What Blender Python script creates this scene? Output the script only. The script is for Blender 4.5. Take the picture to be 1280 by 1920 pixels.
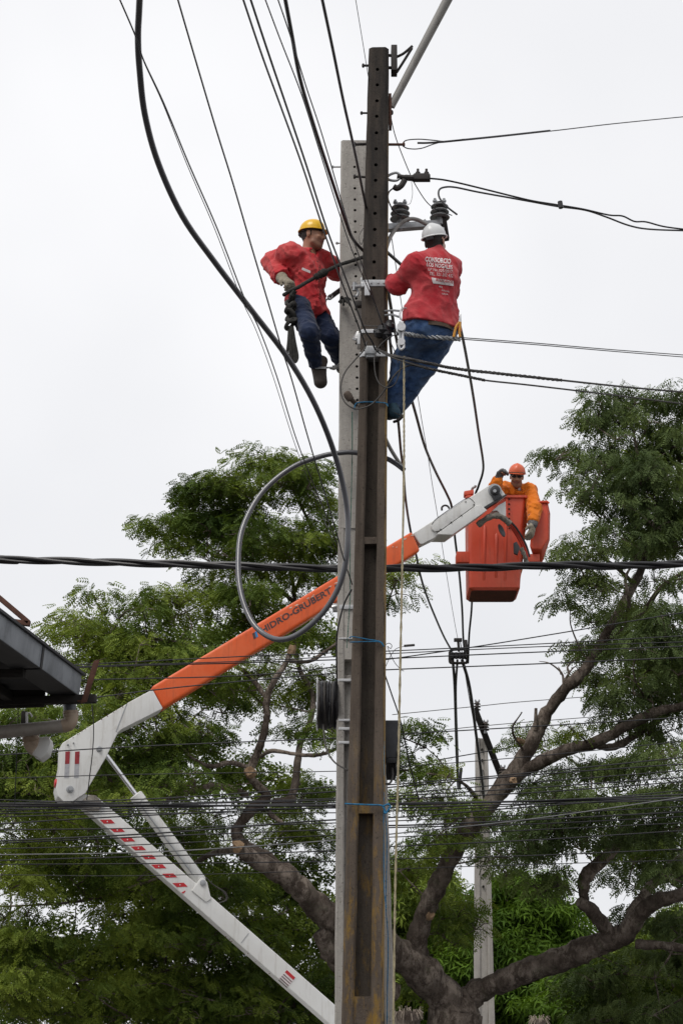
import bpy, bmesh, math, random
import numpy as np
from mathutils import Vector, Matrix

# ------------------------------------------------------------------ camera, sky, sun, exposure
scene = bpy.context.scene
for o in list(bpy.data.objects):
    bpy.data.objects.remove(o)
PITCH = math.radians(18.0)
HALF = math.radians(16.0)
FPX = 960.0 / math.tan(HALF)
CAMZ = 1.6
cam_data = bpy.data.cameras.new("camera")
cam_data.sensor_fit = 'VERTICAL'
cam_data.sensor_height = 24.0
cam_data.lens = 12.0 / math.tan(HALF)
cam_data.clip_start = 0.05
cam_data.clip_end = 2000.0
cam = bpy.data.objects.new("camera", cam_data)
scene.collection.objects.link(cam)
cam.location = (0, 0, CAMZ)
cam.rotation_euler = (math.pi / 2 + PITCH, 0, 0)
scene.camera = cam

world = bpy.data.worlds.new("World")
scene.world = world
world.use_nodes = True
wn = world.node_tree.nodes
wl = world.node_tree.links
wn.clear()
w_out = wn.new("ShaderNodeOutputWorld")
sky_tex = wn.new("ShaderNodeTexSky")
sky_tex.sky_type = 'NISHITA'
sky_tex.sun_disc = False
sky_tex.sun_elevation = math.radians(56)
sky_tex.sun_rotation = math.radians(214)
bg_sky = wn.new("ShaderNodeBackground")
bg_sky.inputs[1].default_value = 0.05
wl.new(sky_tex.outputs[0], bg_sky.inputs[0])
# even overcast cloud cover over that sky, with faint broad cloud tone
w_tc = wn.new("ShaderNodeTexCoord")
w_noise = wn.new("ShaderNodeTexNoise")
w_noise.inputs['Scale'].default_value = 1.8
w_noise.inputs['Detail'].default_value = 4.0
w_ramp = wn.new("ShaderNodeValToRGB")
w_ramp.color_ramp.elements[0].position = 0.3
w_ramp.color_ramp.elements[0].color = (0.60, 0.61, 0.64, 1)
w_ramp.color_ramp.elements[1].position = 0.7
w_ramp.color_ramp.elements[1].color = (0.86, 0.86, 0.875, 1)
wl.new(w_tc.outputs['Generated'], w_noise.inputs['Vector'])
wl.new(w_noise.outputs['Fac'], w_ramp.inputs['Fac'])
bg_cloud = wn.new("ShaderNodeBackground")
bg_cloud.inputs[1].default_value = 1.0
wl.new(w_ramp.outputs[0], bg_cloud.inputs[0])
w_mix = wn.new("ShaderNodeMixShader")
w_mix.inputs[0].default_value = 0.93
wl.new(bg_sky.outputs[0], w_mix.inputs[1])
wl.new(bg_cloud.outputs[0], w_mix.inputs[2])
wl.new(w_mix.outputs[0], w_out.inputs[0])

sun_data = bpy.data.lights.new("sun", 'SUN')
sun_data.energy = 1.5
sun_data.angle = math.radians(25)
sun_data.color = (1.0, 0.96, 0.9)
sun = bpy.data.objects.new("sun", sun_data)
scene.collection.objects.link(sun)
sun.rotation_euler = Vector((0.32, 0.48, -0.86)).to_track_quat('-Z', 'Y').to_euler()

scene.view_settings.view_transform = 'Standard'
scene.view_settings.look = 'None'
scene.view_settings.gamma = 1.0
scene.view_settings.exposure = 0.27
scene.view_settings.use_curve_mapping = False
scene.cycles.max_bounces = 6
scene.cycles.transparent_max_bounces = 4

# ------------------------------------------------------------------ helpers
rng = np.random.default_rng(7)
random.seed(7)
SP, CP = math.sin(PITCH), math.cos(PITCH)


def ray(x, y):
    dx = (x - 640.0) / FPX
    dy = (960.0 - y) / FPX
    return Vector((dx, CP - dy * SP, SP + dy * CP))


def at(x, y, Y):
    """the point of the street that lies Y metres away where the photograph shows x, y"""
    d = ray(x, y)
    t = Y / d.y
    return Vector((d.x * t, Y, CAMZ + d.z * t))


def sz(px, y, Y):
    return px * (Y / ray(640, y).y) / FPX


def on_plane(x, y, p0, n):
    d = ray(x, y)
    c = Vector((0, 0, CAMZ))
    return c + d * ((p0 - c).dot(n) / d.dot(n))


ORG = {}


def link(o):
    scene.collection.objects.link(o)
    return o


def tag(o, label=None, cat=None, group=None, kind=None):
    if label: o['label'] = label
    if cat: o['category'] = cat
    if group: o['group'] = group
    if kind: o['kind'] = kind
    return o


def thing(name, loc, label, cat, group=None):
    o = link(bpy.data.objects.new(name, None))
    o.location = loc
    o.empty_display_size = 0.1
    ORG[o.name] = Vector(loc)
    return tag(o, label, cat, group)


class MB:
    def __init__(self):
        self.v, self.f, self.m = [], [], []

    def loft(self, rings, caps=True, mi=0, close=True):
        b = len(self.v)
        n = len(rings[0])
        for r in rings:
            self.v.extend(tuple(p) for p in r)
        for i in range(len(rings) - 1):
            for j in range(n if close else n - 1):
                k = (j + 1) % n
                self.f.append((b + i * n + j, b + i * n + k, b + (i + 1) * n + k, b + (i + 1) * n + j))
                self.m.append(mi)
        if caps:
            self.f.append(tuple(b + j for j in reversed(range(n))))
            self.f.append(tuple(b + (len(rings) - 1) * n + j for j in range(n)))
            self.m += [mi, mi]
        return self

    def prism(self, poly, ext, mi=0):
        ext = Vector(ext)
        poly = [Vector(p) for p in poly]
        return self.loft([poly, [p + ext for p in poly]], True, mi)

    def box(self, c, ax, ay, az, mi=0):
        c, ax, ay, az = Vector(c), Vector(ax), Vector(ay), Vector(az)
        r0 = [c - ax - ay - az, c + ax - ay - az, c + ax + ay - az, c - ax + ay - az]
        return self.loft([r0, [p + az * 2 for p in r0]], True, mi)

    def tube(self, pts, rad, n=8, mi=0, caps=True, jit=0.0):
        pts = [Vector(p) for p in pts]
        if not hasattr(rad, '__len__'):
            rad = [rad] * len(pts)
        t0 = (pts[1] - pts[0]).normalized()
        u = t0.orthogonal().normalized()
        rings = []
        for i, p in enumerate(pts):
            a = pts[max(i - 1, 0)]
            c = pts[min(i + 1, len(pts) - 1)]
            t = (c - a)
            t = t.normalized() if t.length > 1e-9 else t0
            u = (u - t * u.dot(t))
            u = u.normalized() if u.length > 1e-6 else t.orthogonal().normalized()
            w = t.cross(u)
            ring = []
            for j in range(n):
                an = 2 * math.pi * j / n
                r = rad[i] * (1 + (random.uniform(-jit, jit) if jit else 0))
                ring.append(p + (u * math.cos(an) + w * math.sin(an)) * r)
            rings.append(ring)
        return self.loft(rings, caps, mi)

    def cyl(self, p0, p1, r, n=14, mi=0, r1=None):
        return self.tube([p0, p1], [r, r if r1 is None else r1], n, mi)

    def lathe(self, base, axis, prof, n=18, mi=0):
        """prof: list of (radius, height along the axis)"""
        axis = Vector(axis).normalized()
        u = axis.orthogonal().normalized()
        w = axis.cross(u)
        base = Vector(base)
        rings = [[base + axis * h + (u * math.cos(2 * math.pi * j / n) + w * math.sin(2 * math.pi * j / n)) * max(r, 1e-4)
                  for j in range(n)] for r, h in prof]
        return self.loft(rings, True, mi)

    def build(self, name, mats, parent=None, smooth=True, bevel=0.0, angle=35, seg=2, kind=None):
        me = bpy.data.meshes.new(name)
        org = ORG[parent.name] if parent is not None else Vector((0, 0, 0))
        me.from_pydata([tuple(Vector(p) - org) for p in self.v], [], self.f)
        if not isinstance(mats, (list, tuple)):
            mats = [mats]
        for m in mats:
            me.materials.append(m)
        if len(mats) > 1:
            me.polygons.foreach_set('material_index', self.m)
        bm = bmesh.new()
        bm.from_mesh(me)
        bmesh.ops.remove_doubles(bm, verts=bm.verts, dist=1e-5)
        bmesh.ops.recalc_face_normals(bm, faces=bm.faces)
        if bevel:
            es = [e for e in bm.edges if len(e.link_faces) == 2 and e.calc_face_angle(0) > math.radians(angle)]
            bmesh.ops.bevel(bm, geom=es, offset=bevel, segments=seg, affect='EDGES', profile=0.6, clamp_overlap=True)
        bm.to_mesh(me)
        bm.free()
        if smooth:
            me.shade_smooth()
            me.set_sharp_from_angle(angle=math.radians(angle))
        o = link(bpy.data.objects.new(name, me))
        if parent is not None:
            o.parent = parent
        ORG[o.name] = org
        if kind:
            o['kind'] = kind
        return o


def spline(pts, step=6):
    pts = [Vector(p) for p in pts]
    if len(pts) < 3:
        return [pts[0].lerp(pts[-1], i / step) for i in range(step + 1)]
    P = [pts[0] * 2 - pts[1]] + pts + [pts[-1] * 2 - pts[-2]]
    out = []
    for i in range(1, len(P) - 2):
        p0, p1, p2, p3 = P[i - 1:i + 3]
        for k in range(step):
            t = k / step
            out.append(0.5 * ((2 * p1) + (p2 - p0) * t + (2 * p0 - 5 * p1 + 4 * p2 - p3) * t * t
                              + (3 * p1 - p0 - 3 * p2 + p3) * t ** 3))
    out.append(pts[-1])
    return out


def trace(pts, Y0=None, Y1=None):
    """points seen at x, y (and Y); without Y the distance runs evenly along the line from Y0 to Y1"""
    if len(pts[0]) == 3:
        return [at(*p) for p in pts]
    L = [0.0]
    for a, b in zip(pts, pts[1:]):
        L.append(L[-1] + math.hypot(b[0] - a[0], b[1] - a[1]))
    out = []
    for p, l in zip(pts, L):
        s = l / L[-1]
        out.append(at(p[0], p[1], 1.0 / ((1 - s) / Y0 + s / Y1)))
    return out


_LAT = np.random.default_rng(5).random((32, 32, 32)).astype(np.float32)


def vnoise(p):
    i = np.floor(p).astype(int)
    w = p - i
    w = w * w * (3 - 2 * w)
    out = 0
    for a in (0, 1):
        for b in (0, 1):
            for c in (0, 1):
                k = np.where(a, w[:, 0], 1 - w[:, 0]) * np.where(b, w[:, 1], 1 - w[:, 1]) * np.where(c, w[:, 2], 1 - w[:, 2])
                out = out + k * _LAT[(i[:, 0] + a) & 31, (i[:, 1] + b) & 31, (i[:, 2] + c) & 31]
    return out


# ------------------------------------------------------------------ materials
def new_mat(name):
    m = bpy.data.materials.new(name)
    m.use_nodes = True
    nt = m.node_tree
    nt.nodes.clear()
    out = nt.nodes.new("ShaderNodeOutputMaterial")
    bs = nt.nodes.new("ShaderNodeBsdfPrincipled")
    nt.links.new(bs.outputs[0], out.inputs[0])
    return m, nt, bs, out


def noise(nt, scale, detail=4, rough=0.6, stretch=(1, 1, 1), offs=0.0):
    tc = nt.nodes.new("ShaderNodeTexCoord")
    mp = nt.nodes.new("ShaderNodeMapping")
    mp.inputs['Scale'].default_value = stretch
    mp.inputs['Location'].default_value = (offs, offs * .7, offs * .3)
    n = nt.nodes.new("ShaderNodeTexNoise")
    n.inputs['Scale'].default_value = scale
    n.inputs['Detail'].default_value = detail
    n.inputs['Roughness'].default_value = rough
    nt.links.new(tc.outputs['Object'], mp.inputs[0])
    nt.links.new(mp.outputs[0], n.inputs['Vector'])
    return n.outputs['Fac']


def ramp(nt, fac, stops):
    r = nt.nodes.new("ShaderNodeValToRGB")
    el = r.color_ramp.elements
    while len(el) < len(stops):
        el.new(0.5)
    for e, (p, c) in zip(el, stops):
        e.position = p
        e.color = (c, c, c, 1) if not hasattr(c, '__len__') else (*c, 1)
    nt.links.new(fac, r.inputs[0])
    return r.outputs[0]


def mixc(nt, fac, a, b, mode='MIX'):
    m = nt.nodes.new("ShaderNodeMix")
    m.data_type = 'RGBA'
    m.blend_type = mode
    for sock, val in ((m.inputs[0], fac), (m.inputs[6], a), (m.inputs[7], b)):
        if hasattr(val, 'is_output'):
            nt.links.new(val, sock)
        elif hasattr(val, '__len__'):
            sock.default_value = (*val, 1)
        else:
            sock.default_value = val
    return m.outputs[2]


def add_bump(nt, bs, fac, strength, dist=0.01):
    b = nt.nodes.new("ShaderNodeBump")
    b.inputs['Strength'].default_value = strength
    b.inputs['Distance'].default_value = dist
    nt.links.new(fac, b.inputs['Height'])
    nt.links.new(b.outputs[0], bs.inputs['Normal'])


def sc3(c, k):
    return tuple(min(1.0, x * k) for x in c)


def mat(name, col, rough=0.55, metal=0.0, var=0.18, scale=6.0, dirt=None, dirt_amt=0.5, bump=0.0, bscale=60.0,
        stretch=(1, 1, 1), spec=0.5):
    m, nt, bs, _ = new_mat(name)
    n1 = noise(nt, scale, 5, 0.65, stretch)
    c = ramp(nt, n1, [(0.3, sc3(col, 1 - var)), (0.7, sc3(col, 1 + var))])
    if dirt is not None:
        n2 = noise(nt, scale * 2.3, 8, 0.75, stretch, 3.1)
        f = ramp(nt, n2, [(0.62 - 0.15 * dirt_amt, 0.0), (0.72, dirt_amt)])
        c = mixc(nt, f, c, dirt)
    nt.links.new(c, bs.inputs['Base Color'])
    bs.inputs['Roughness'].default_value = rough
    bs.inputs['Metallic'].default_value = metal
    bs.inputs['Specular IOR Level'].default_value = spec
    if bump:
        add_bump(nt, bs, noise(nt, bscale, 5, 0.6, stretch, 1.7), bump)
    return m


def concrete(name, c0, c1, stain, yellow=0.0, dark_top=None):
    m, nt, bs, _ = new_mat(name)
    c = ramp(nt, noise(nt, 3.0, 8, 0.7), [(0.3, c0), (0.7, c1)])
    st = ramp(nt, noise(nt, 5.0, 6, 0.7, (1.6, 1.6, 0.12), 2.0), [(0.42, 0.0), (0.7, 0.75)])
    c = mixc(nt, st, c, stain)
    sp = ramp(nt, noise(nt, 55.0, 3, 0.6, (1, 1, 1), 5.0), [(0.60, 0.0), (0.68, 0.6)])
    c = mixc(nt, sp, c, sc3(stain, 0.5))
    sl = ramp(nt, noise(nt, 70.0, 3, 0.6, (1, 1, 1), 9.0), [(0.64, 0.0), (0.70, 0.35)])
    c = mixc(nt, sl, c, sc3(c1, 1.6))
    tc = nt.nodes.new("ShaderNodeTexCoord")
    sep = nt.nodes.new("ShaderNodeSeparateXYZ")
    nt.links.new(tc.outputs['Object'], sep.inputs[0])
    if yellow:
        mr = nt.nodes.new("ShaderNodeMapRange")
        mr.inputs[1].default_value = 3.3
        mr.inputs[2].default_value = 4.3
        mr.inputs[3].default_value = yellow
        mr.inputs[4].default_value = 0.0
        nt.links.new(sep.outputs[2], mr.inputs[0])
        yn = ramp(nt, noise(nt, 7.0, 9, 0.8, (1.5, 1.5, 0.35), 7.0), [(0.5, 0.0), (0.62, 1.0)])
        mu = nt.nodes.new("ShaderNodeMath")
        mu.operation = 'MULTIPLY'
        nt.links.new(mr.outputs[0], mu.inputs[0])
        nt.links.new(yn, mu.inputs[1])
        c = mixc(nt, mu.outputs[0], c, (0.30, 0.17, 0.02))
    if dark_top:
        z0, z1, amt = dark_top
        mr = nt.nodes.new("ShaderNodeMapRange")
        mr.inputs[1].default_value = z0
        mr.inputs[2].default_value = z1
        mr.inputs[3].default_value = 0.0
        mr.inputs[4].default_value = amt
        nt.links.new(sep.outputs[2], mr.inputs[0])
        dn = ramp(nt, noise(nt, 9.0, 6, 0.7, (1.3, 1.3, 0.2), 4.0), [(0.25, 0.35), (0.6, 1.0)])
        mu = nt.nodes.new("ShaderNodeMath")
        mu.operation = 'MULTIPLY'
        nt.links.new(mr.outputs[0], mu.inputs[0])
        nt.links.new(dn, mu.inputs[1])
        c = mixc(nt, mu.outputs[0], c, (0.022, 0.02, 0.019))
    nt.links.new(c, bs.inputs['Base Color'])
    bs.inputs['Roughness'].default_value = 0.9
    bs.inputs['Specular IOR Level'].default_value = 0.25
    add_bump(nt, bs, noise(nt, 45.0, 8, 0.75, (1, 1, 1), 1.3), 0.5, 0.012)
    return m


def cloth(name, col, faded, rough=0.85, bump=0.35, bscale=14.0):
    m, nt, bs, _ = new_mat(name)
    f = ramp(nt, noise(nt, 4.5, 5, 0.7, (1, 1, 1), 2.2), [(0.38, 0.0), (0.72, 0.8)])
    c = mixc(nt, f, col, faded)
    f2 = ramp(nt, noise(nt, 160.0, 2, 0.5), [(0.3, 0.82), (0.7, 1.0)])
    c = mixc(nt, 1.0, c, f2, 'MULTIPLY')
    nt.links.new(c, bs.inputs['Base Color'])
    bs.inputs['Roughness'].default_value = rough
    bs.inputs['Specular IOR Level'].default_value = 0.2
    bs.inputs['Sheen Weight'].default_value = 0.15
    add_bump(nt, bs, noise(nt, bscale, 4, 0.55, (1, 1, 1), 0.4), bump, 0.03)
    return m


def leafmat(name, stops, trans):
    m, nt, bs, out = new_mat(name)
    n = noise(nt, 0.8, 6, 0.7)
    c = ramp(nt, n, stops)
    isl = nt.nodes.new("ShaderNodeNewGeometry")
    v = ramp(nt, isl.outputs['Random Per Island'], [(0.0, 0.85), (1.0, 1.15)])
    c = mixc(nt, 1.0, c, v, 'MULTIPLY')
    nt.links.new(c, bs.inputs['Base Color'])
    bs.inputs['Roughness'].default_value = 0.6
    bs.inputs['Specular IOR Level'].default_value = 0.1
    tr = nt.nodes.new("ShaderNodeBsdfTranslucent")
    tcol = mixc(nt, 1.0, c, (1.0, 1.0, 0.5), 'MULTIPLY')
    nt.links.new(tcol, tr.inputs[0])
    mx = nt.nodes.new("ShaderNodeMixShader")
    mx.inputs[0].default_value = trans
    nt.links.new(bs.outputs[0], mx.inputs[1])
    nt.links.new(tr.outputs[0], mx.inputs[2])
    nt.links.new(mx.outputs[0], out.inputs[0])
    return m


def barkmat(name):
    m, nt, bs, _ = new_mat(name)
    c = ramp(nt, noise(nt, 2.2, 8, 0.7), [(0.38, (0.085, 0.068, 0.056)), (0.5, (0.165, 0.134, 0.112)), (0.6, (0.30, 0.25, 0.21))])
    f = ramp(nt, noise(nt, 7.0, 8, 0.85, (1, 1, 0.5), 3.0), [(0.47, 0.0), (0.56, 0.85)])
    c = mixc(nt, f, c, (0.06, 0.045, 0.036))
    g = ramp(nt, noise(nt, 3.0, 5, 0.7, (1, 1, 1), 8.0), [(0.58, 0.0), (0.68, 0.35)])
    c = mixc(nt, g, c, (0.10, 0.11, 0.07))
    nt.links.new(c, bs.inputs['Base Color'])
    bs.inputs['Roughness'].default_value = 0.95
    bs.inputs['Specular IOR Level'].default_value = 0.15
    add_bump(nt, bs, noise(nt, 14.0, 9, 0.8, (1, 1, 0.45), 6.0), 0.9, 0.05)
    return m


def worn(name, col, faded, grime, rough):
    """machine paint with chalky patches, run-down streaks, fine scratches and a little rust"""
    m, nt, bs, _ = new_mat(name)
    c = mixc(nt, ramp(nt, noise(nt, 2.2, 6, 0.7), [(0.4, 0.0), (0.75, 0.7)]), col, faded)
    st = ramp(nt, noise(nt, 9.0, 6, 0.75, (1.6, 1.6, 0.16), 2.0), [(0.52, 0.0), (0.78, 0.55)])
    c = mixc(nt, st, c, grime)
    sm = ramp(nt, noise(nt, 4.0, 9, 0.8, (1, 1, 1), 6.0), [(0.58, 0.0), (0.72, 0.4)])
    c = mixc(nt, sm, c, grime)
    ch = ramp(nt, noise(nt, 38.0, 5, 0.75, (1, 1, 1), 11.0), [(0.70, 0.0), (0.73, 0.8)])
    c = mixc(nt, ch, c, sc3(grime, 0.6))
    nt.links.new(c, bs.inputs['Base Color'])
    r = ramp(nt, noise(nt, 6.0, 6, 0.7, (1, 1, 1), 4.0), [(0.3, rough - 0.1), (0.7, rough + 0.2)])
    nt.links.new(r, bs.inputs['Roughness'])
    add_bump(nt, bs, noise(nt, 12.0, 5, 0.6, (1, 1, 1), 3.0), 0.06)
    return m


MAT = {}
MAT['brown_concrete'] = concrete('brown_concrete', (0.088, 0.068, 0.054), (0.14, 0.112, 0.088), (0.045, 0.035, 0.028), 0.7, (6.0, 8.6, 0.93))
MAT['yellow_edge'] = concrete('yellow_edge', (0.19, 0.125, 0.06), (0.28, 0.19, 0.075), (0.11, 0.085, 0.06), 0.5, (7.8, 9.4, 0.8))
MAT['grey_concrete'] = concrete('grey_concrete', (0.34, 0.32, 0.295), (0.47, 0.445, 0.41), (0.25, 0.23, 0.21))
MAT['far_concrete'] = concrete('far_concrete', (0.36, 0.34, 0.31), (0.48, 0.45, 0.42), (0.25, 0.23, 0.21))
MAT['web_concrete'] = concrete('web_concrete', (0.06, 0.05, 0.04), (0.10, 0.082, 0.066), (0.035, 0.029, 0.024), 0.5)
MAT['hole'] = mat('hole', (0.02, 0.018, 0.016), 0.95)  # near-black that stands for the shade inside bolt holes
MAT['rubber'] = mat('rubber', (0.012, 0.011, 0.013), 0.42, var=0.3, scale=3)
MAT['cable_grey'] = mat('cable_grey', (0.07, 0.07, 0.08), 0.27, var=0.25, scale=2, spec=0.9)
MAT['weathered_cable'] = mat('weathered_cable', (0.045, 0.04, 0.036), 0.6, var=0.35, scale=8)
MAT['silver_wire'] = mat('silver_wire', (0.2, 0.2, 0.2), 0.4, metal=0.7)
MAT['galvanised'] = mat('galvanised', (0.36, 0.37, 0.38), 0.5, metal=0.55, var=0.2, scale=14, dirt=(0.12, 0.10, 0.09), dirt_amt=0.5)
MAT['bright_metal'] = mat('bright_metal', (0.55, 0.55, 0.555), 0.35, metal=0.5, var=0.15, scale=20, dirt=(0.25, 0.22, 0.2), dirt_amt=0.4)
MAT['dark_iron'] = mat('dark_iron', (0.03, 0.026, 0.025), 0.65, metal=0.3, var=0.3, scale=20, dirt=(0.09, 0.045, 0.025), dirt_amt=0.5)
MAT['rust'] = mat('rust', (0.085, 0.035, 0.022), 0.85, var=0.35, scale=18, bump=0.3)
MAT['lamp_pipe'] = mat('lamp_pipe', (0.27, 0.26, 0.245), 0.6, metal=0.2, var=0.2, scale=5, dirt=(0.11, 0.09, 0.075), dirt_amt=0.7, stretch=(1, 1, 0.4))
MAT['porcelain'] = mat('porcelain', (0.26, 0.27, 0.275), 0.28, var=0.2, scale=12, dirt=(0.05, 0.05, 0.05), dirt_amt=0.5)
MAT['brown_porcelain'] = mat('brown_porcelain', (0.06, 0.045, 0.04), 0.3, var=0.2)
MAT['orange_paint'] = worn('orange_paint', (0.74, 0.105, 0.016), (0.76, 0.19, 0.07), (0.32, 0.06, 0.02), 0.4)
MAT['bucket_paint'] = worn('bucket_paint', (0.56, 0.055, 0.018), (0.62, 0.12, 0.06), (0.16, 0.03, 0.018), 0.42)
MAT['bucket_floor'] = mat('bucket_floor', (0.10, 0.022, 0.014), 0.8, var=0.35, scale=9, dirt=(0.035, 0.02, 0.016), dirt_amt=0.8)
MAT['white_paint'] = worn('white_paint', (0.69, 0.69, 0.675), (0.6, 0.59, 0.56), (0.3, 0.26, 0.21), 0.4)
MAT['chip_paint'] = mat('chip_paint', (0.68, 0.5, 0.4), 0.6, var=0.2)
MAT['red_sticker'] = mat('red_sticker', (0.46, 0.016, 0.022), 0.4, var=0.18, scale=20)
MAT['dark_red_sticker'] = mat('dark_red_sticker', (0.26, 0.018, 0.025), 0.4, var=0.25, scale=25)
MAT['grey_sticker'] = mat('grey_sticker', (0.36, 0.36, 0.38), 0.35, var=0.2, scale=25)
MAT['faded_text'] = mat('faded_text', (0.07, 0.04, 0.04), 0.5, var=0.4, scale=26, dirt=(0.4, 0.09, 0.03), dirt_amt=0.45)
MAT['blue_sticker'] = mat('blue_sticker', (0.02, 0.22, 0.5), 0.4)
MAT['chrome'] = mat('chrome', (0.75, 0.76, 0.78), 0.15, metal=0.9, var=0.05)
MAT['red_hose'] = mat('red_hose', (0.5, 0.04, 0.02), 0.45)
MAT['hose_wrap'] = mat('hose_wrap', (0.21, 0.19, 0.16), 0.9, var=0.5, scale=22, dirt=(0.06, 0.05, 0.045), dirt_amt=0.8, bump=0.6, bscale=30)
MAT['black_plastic'] = mat('black_plastic', (0.035, 0.035, 0.039), 0.5, var=0.3, scale=8)
MAT['gutter'] = mat('gutter', (0.23, 0.245, 0.265), 0.5, metal=0.1, var=0.35, scale=2.6, dirt=(0.07, 0.075, 0.085), dirt_amt=0.8, stretch=(1, 1, 0.5), bump=0.05, bscale=8)
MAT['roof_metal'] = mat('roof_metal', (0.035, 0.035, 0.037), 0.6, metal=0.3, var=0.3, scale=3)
MAT['peg_wood'] = mat('peg_wood', (0.10, 0.075, 0.06), 0.85, var=0.4, scale=20)
MAT['dark_wood'] = mat('dark_wood', (0.018, 0.015, 0.013), 0.85, var=0.4, scale=7)
MAT['pvc'] = mat('pvc', (0.36, 0.275, 0.2), 0.5, var=0.18, scale=7, dirt=(0.16, 0.10, 0.07), dirt_amt=0.7)
MAT['pvc_grey'] = mat('pvc_grey', (0.24, 0.215, 0.185), 0.55, var=0.25, scale=5, dirt=(0.12, 0.09, 0.07), dirt_amt=0.6)
MAT['grey_pipe'] = mat('grey_pipe', (0.10, 0.105, 0.115), 0.45, var=0.3, scale=6)
MAT['rope_tan'] = mat('rope_tan', (0.36, 0.31, 0.2), 0.9, var=0.3, scale=40, bump=0.5, bscale=150)
MAT['rope_dark'] = mat('rope_dark', (0.03, 0.029, 0.026), 0.9, var=0.45, scale=45, bump=0.6, bscale=120)
MAT['rope_blue'] = mat('rope_blue', (0.012, 0.13, 0.26), 0.75, var=0.4, scale=40)
MAT['rope_green'] = mat('rope_green', (0.05, 0.13, 0.10), 0.85, var=0.4, scale=40)
MAT['red_shirt'] = cloth('red_shirt', (0.56, 0.024, 0.034), (0.60, 0.13, 0.12))
MAT['red_shirt_worn'] = cloth('red_shirt_worn', (0.48, 0.028, 0.04), (0.54, 0.11, 0.11))
MAT['orange_jacket'] = cloth('orange_jacket', (0.72, 0.17, 0.008), (0.78, 0.22, 0.02))
MAT['navy_denim'] = cloth('navy_denim', (0.010, 0.018, 0.050), (0.02, 0.034, 0.078))
MAT['blue_denim'] = cloth('blue_denim', (0.02, 0.055, 0.15), (0.12, 0.19, 0.32))
MAT['leather_glove'] = cloth('leather_glove', (0.26, 0.225, 0.165), (0.38, 0.34, 0.27), bump=0.5, bscale=35)
MAT['grey_glove'] = cloth('grey_glove', (0.10, 0.10, 0.105), (0.17, 0.165, 0.16), bump=0.5, bscale=35)
MAT['dark_glove'] = cloth('dark_glove', (0.04, 0.042, 0.055), (0.09, 0.09, 0.1), bump=0.5, bscale=35)
MAT['skin'] = mat('skin', (0.36, 0.175, 0.105), 0.5, var=0.12, scale=14, bump=0.05, bscale=90)
MAT['skin_pale'] = mat('skin_pale', (0.42, 0.22, 0.15), 0.5, var=0.12, scale=14, bump=0.05, bscale=90)
MAT['hair'] = mat('hair', (0.018, 0.013, 0.011), 0.7, var=0.4, scale=60, bump=0.4, bscale=200)
MAT['stubble'] = mat('stubble', (0.27, 0.13, 0.082), 0.6, var=0.2, scale=40)
MAT['lip'] = mat('lip', (0.2, 0.065, 0.05), 0.5)
MAT['eye_white'] = mat('eye_white', (0.55, 0.5, 0.46), 0.3, var=0.05)
MAT['dark_lens'] = mat('dark_lens', (0.012, 0.010, 0.012), 0.15)
MAT['yellow_shell'] = mat('yellow_shell', (0.78, 0.46, 0.015), 0.28, var=0.06, scale=9, dirt=(0.5, 0.32, 0.05), dirt_amt=0.4)
MAT['white_shell'] = mat('white_shell', (0.62, 0.63, 0.63), 0.32, var=0.06, scale=9, dirt=(0.4, 0.39, 0.37), dirt_amt=0.4)
MAT['orange_shell'] = mat('orange_shell', (0.66, 0.12, 0.045), 0.34, var=0.08, scale=9, dirt=(0.42, 0.08, 0.04), dirt_amt=0.4)
MAT['boot'] = mat('boot', (0.045, 0.034, 0.028), 0.75, var=0.3, scale=18, dirt=(0.10, 0.08, 0.065), dirt_amt=0.6, bump=0.3)
MAT['boot_blue'] = mat('boot_blue', (0.02, 0.055, 0.085), 0.8, var=0.4, scale=20, bump=0.3)
MAT['belt'] = mat('belt', (0.085, 0.05, 0.03), 0.75, var=0.3, scale=18)
MAT['white_print'] = mat('white_print', (0.68, 0.62, 0.62), 0.7, var=0.15, scale=18, dirt=(0.46, 0.13, 0.13), dirt_amt=0.55)
MAT['tool_yellow'] = mat('tool_yellow', (0.5, 0.22, 0.015), 0.5)
MAT['white_cloth'] = mat('white_cloth', (0.6, 0.6, 0.6), 0.9)
MAT['bark'] = barkmat('bark')
MAT['cut_wood'] = mat('cut_wood', (0.30, 0.20, 0.12), 0.9, var=0.3, scale=30)
MAT['leaf'] = leafmat('leaf', [(0.34, (0.042, 0.072, 0.016)), (0.48, (0.10, 0.15, 0.028)), (0.6, (0.23, 0.29, 0.05))], 0.28)
MAT['leaf_grey'] = leafmat('leaf_grey', [(0.34, (0.055, 0.085, 0.032)), (0.5, (0.10, 0.14, 0.05)), (0.64, (0.165, 0.215, 0.068))], 0.3)
MAT['leaf_bright'] = leafmat('leaf_bright', [(0.35, (0.035, 0.075, 0.012)), (0.65, (0.13, 0.22, 0.024))], 0.35)
MAT['asphalt'] = mat('asphalt', (0.045, 0.045, 0.047), 0.9, var=0.25, scale=3, bump=0.3, bscale=120)
MAT['soil'] = mat('soil', (0.055, 0.047, 0.036), 0.95, var=0.3, scale=0.6)
MAT['paving'] = mat('paving', (0.2, 0.19, 0.18), 0.9, var=0.2, scale=2)
MAT['straw'] = mat('straw', (0.3, 0.25, 0.2), 0.95, var=0.4, scale=25)

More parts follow.
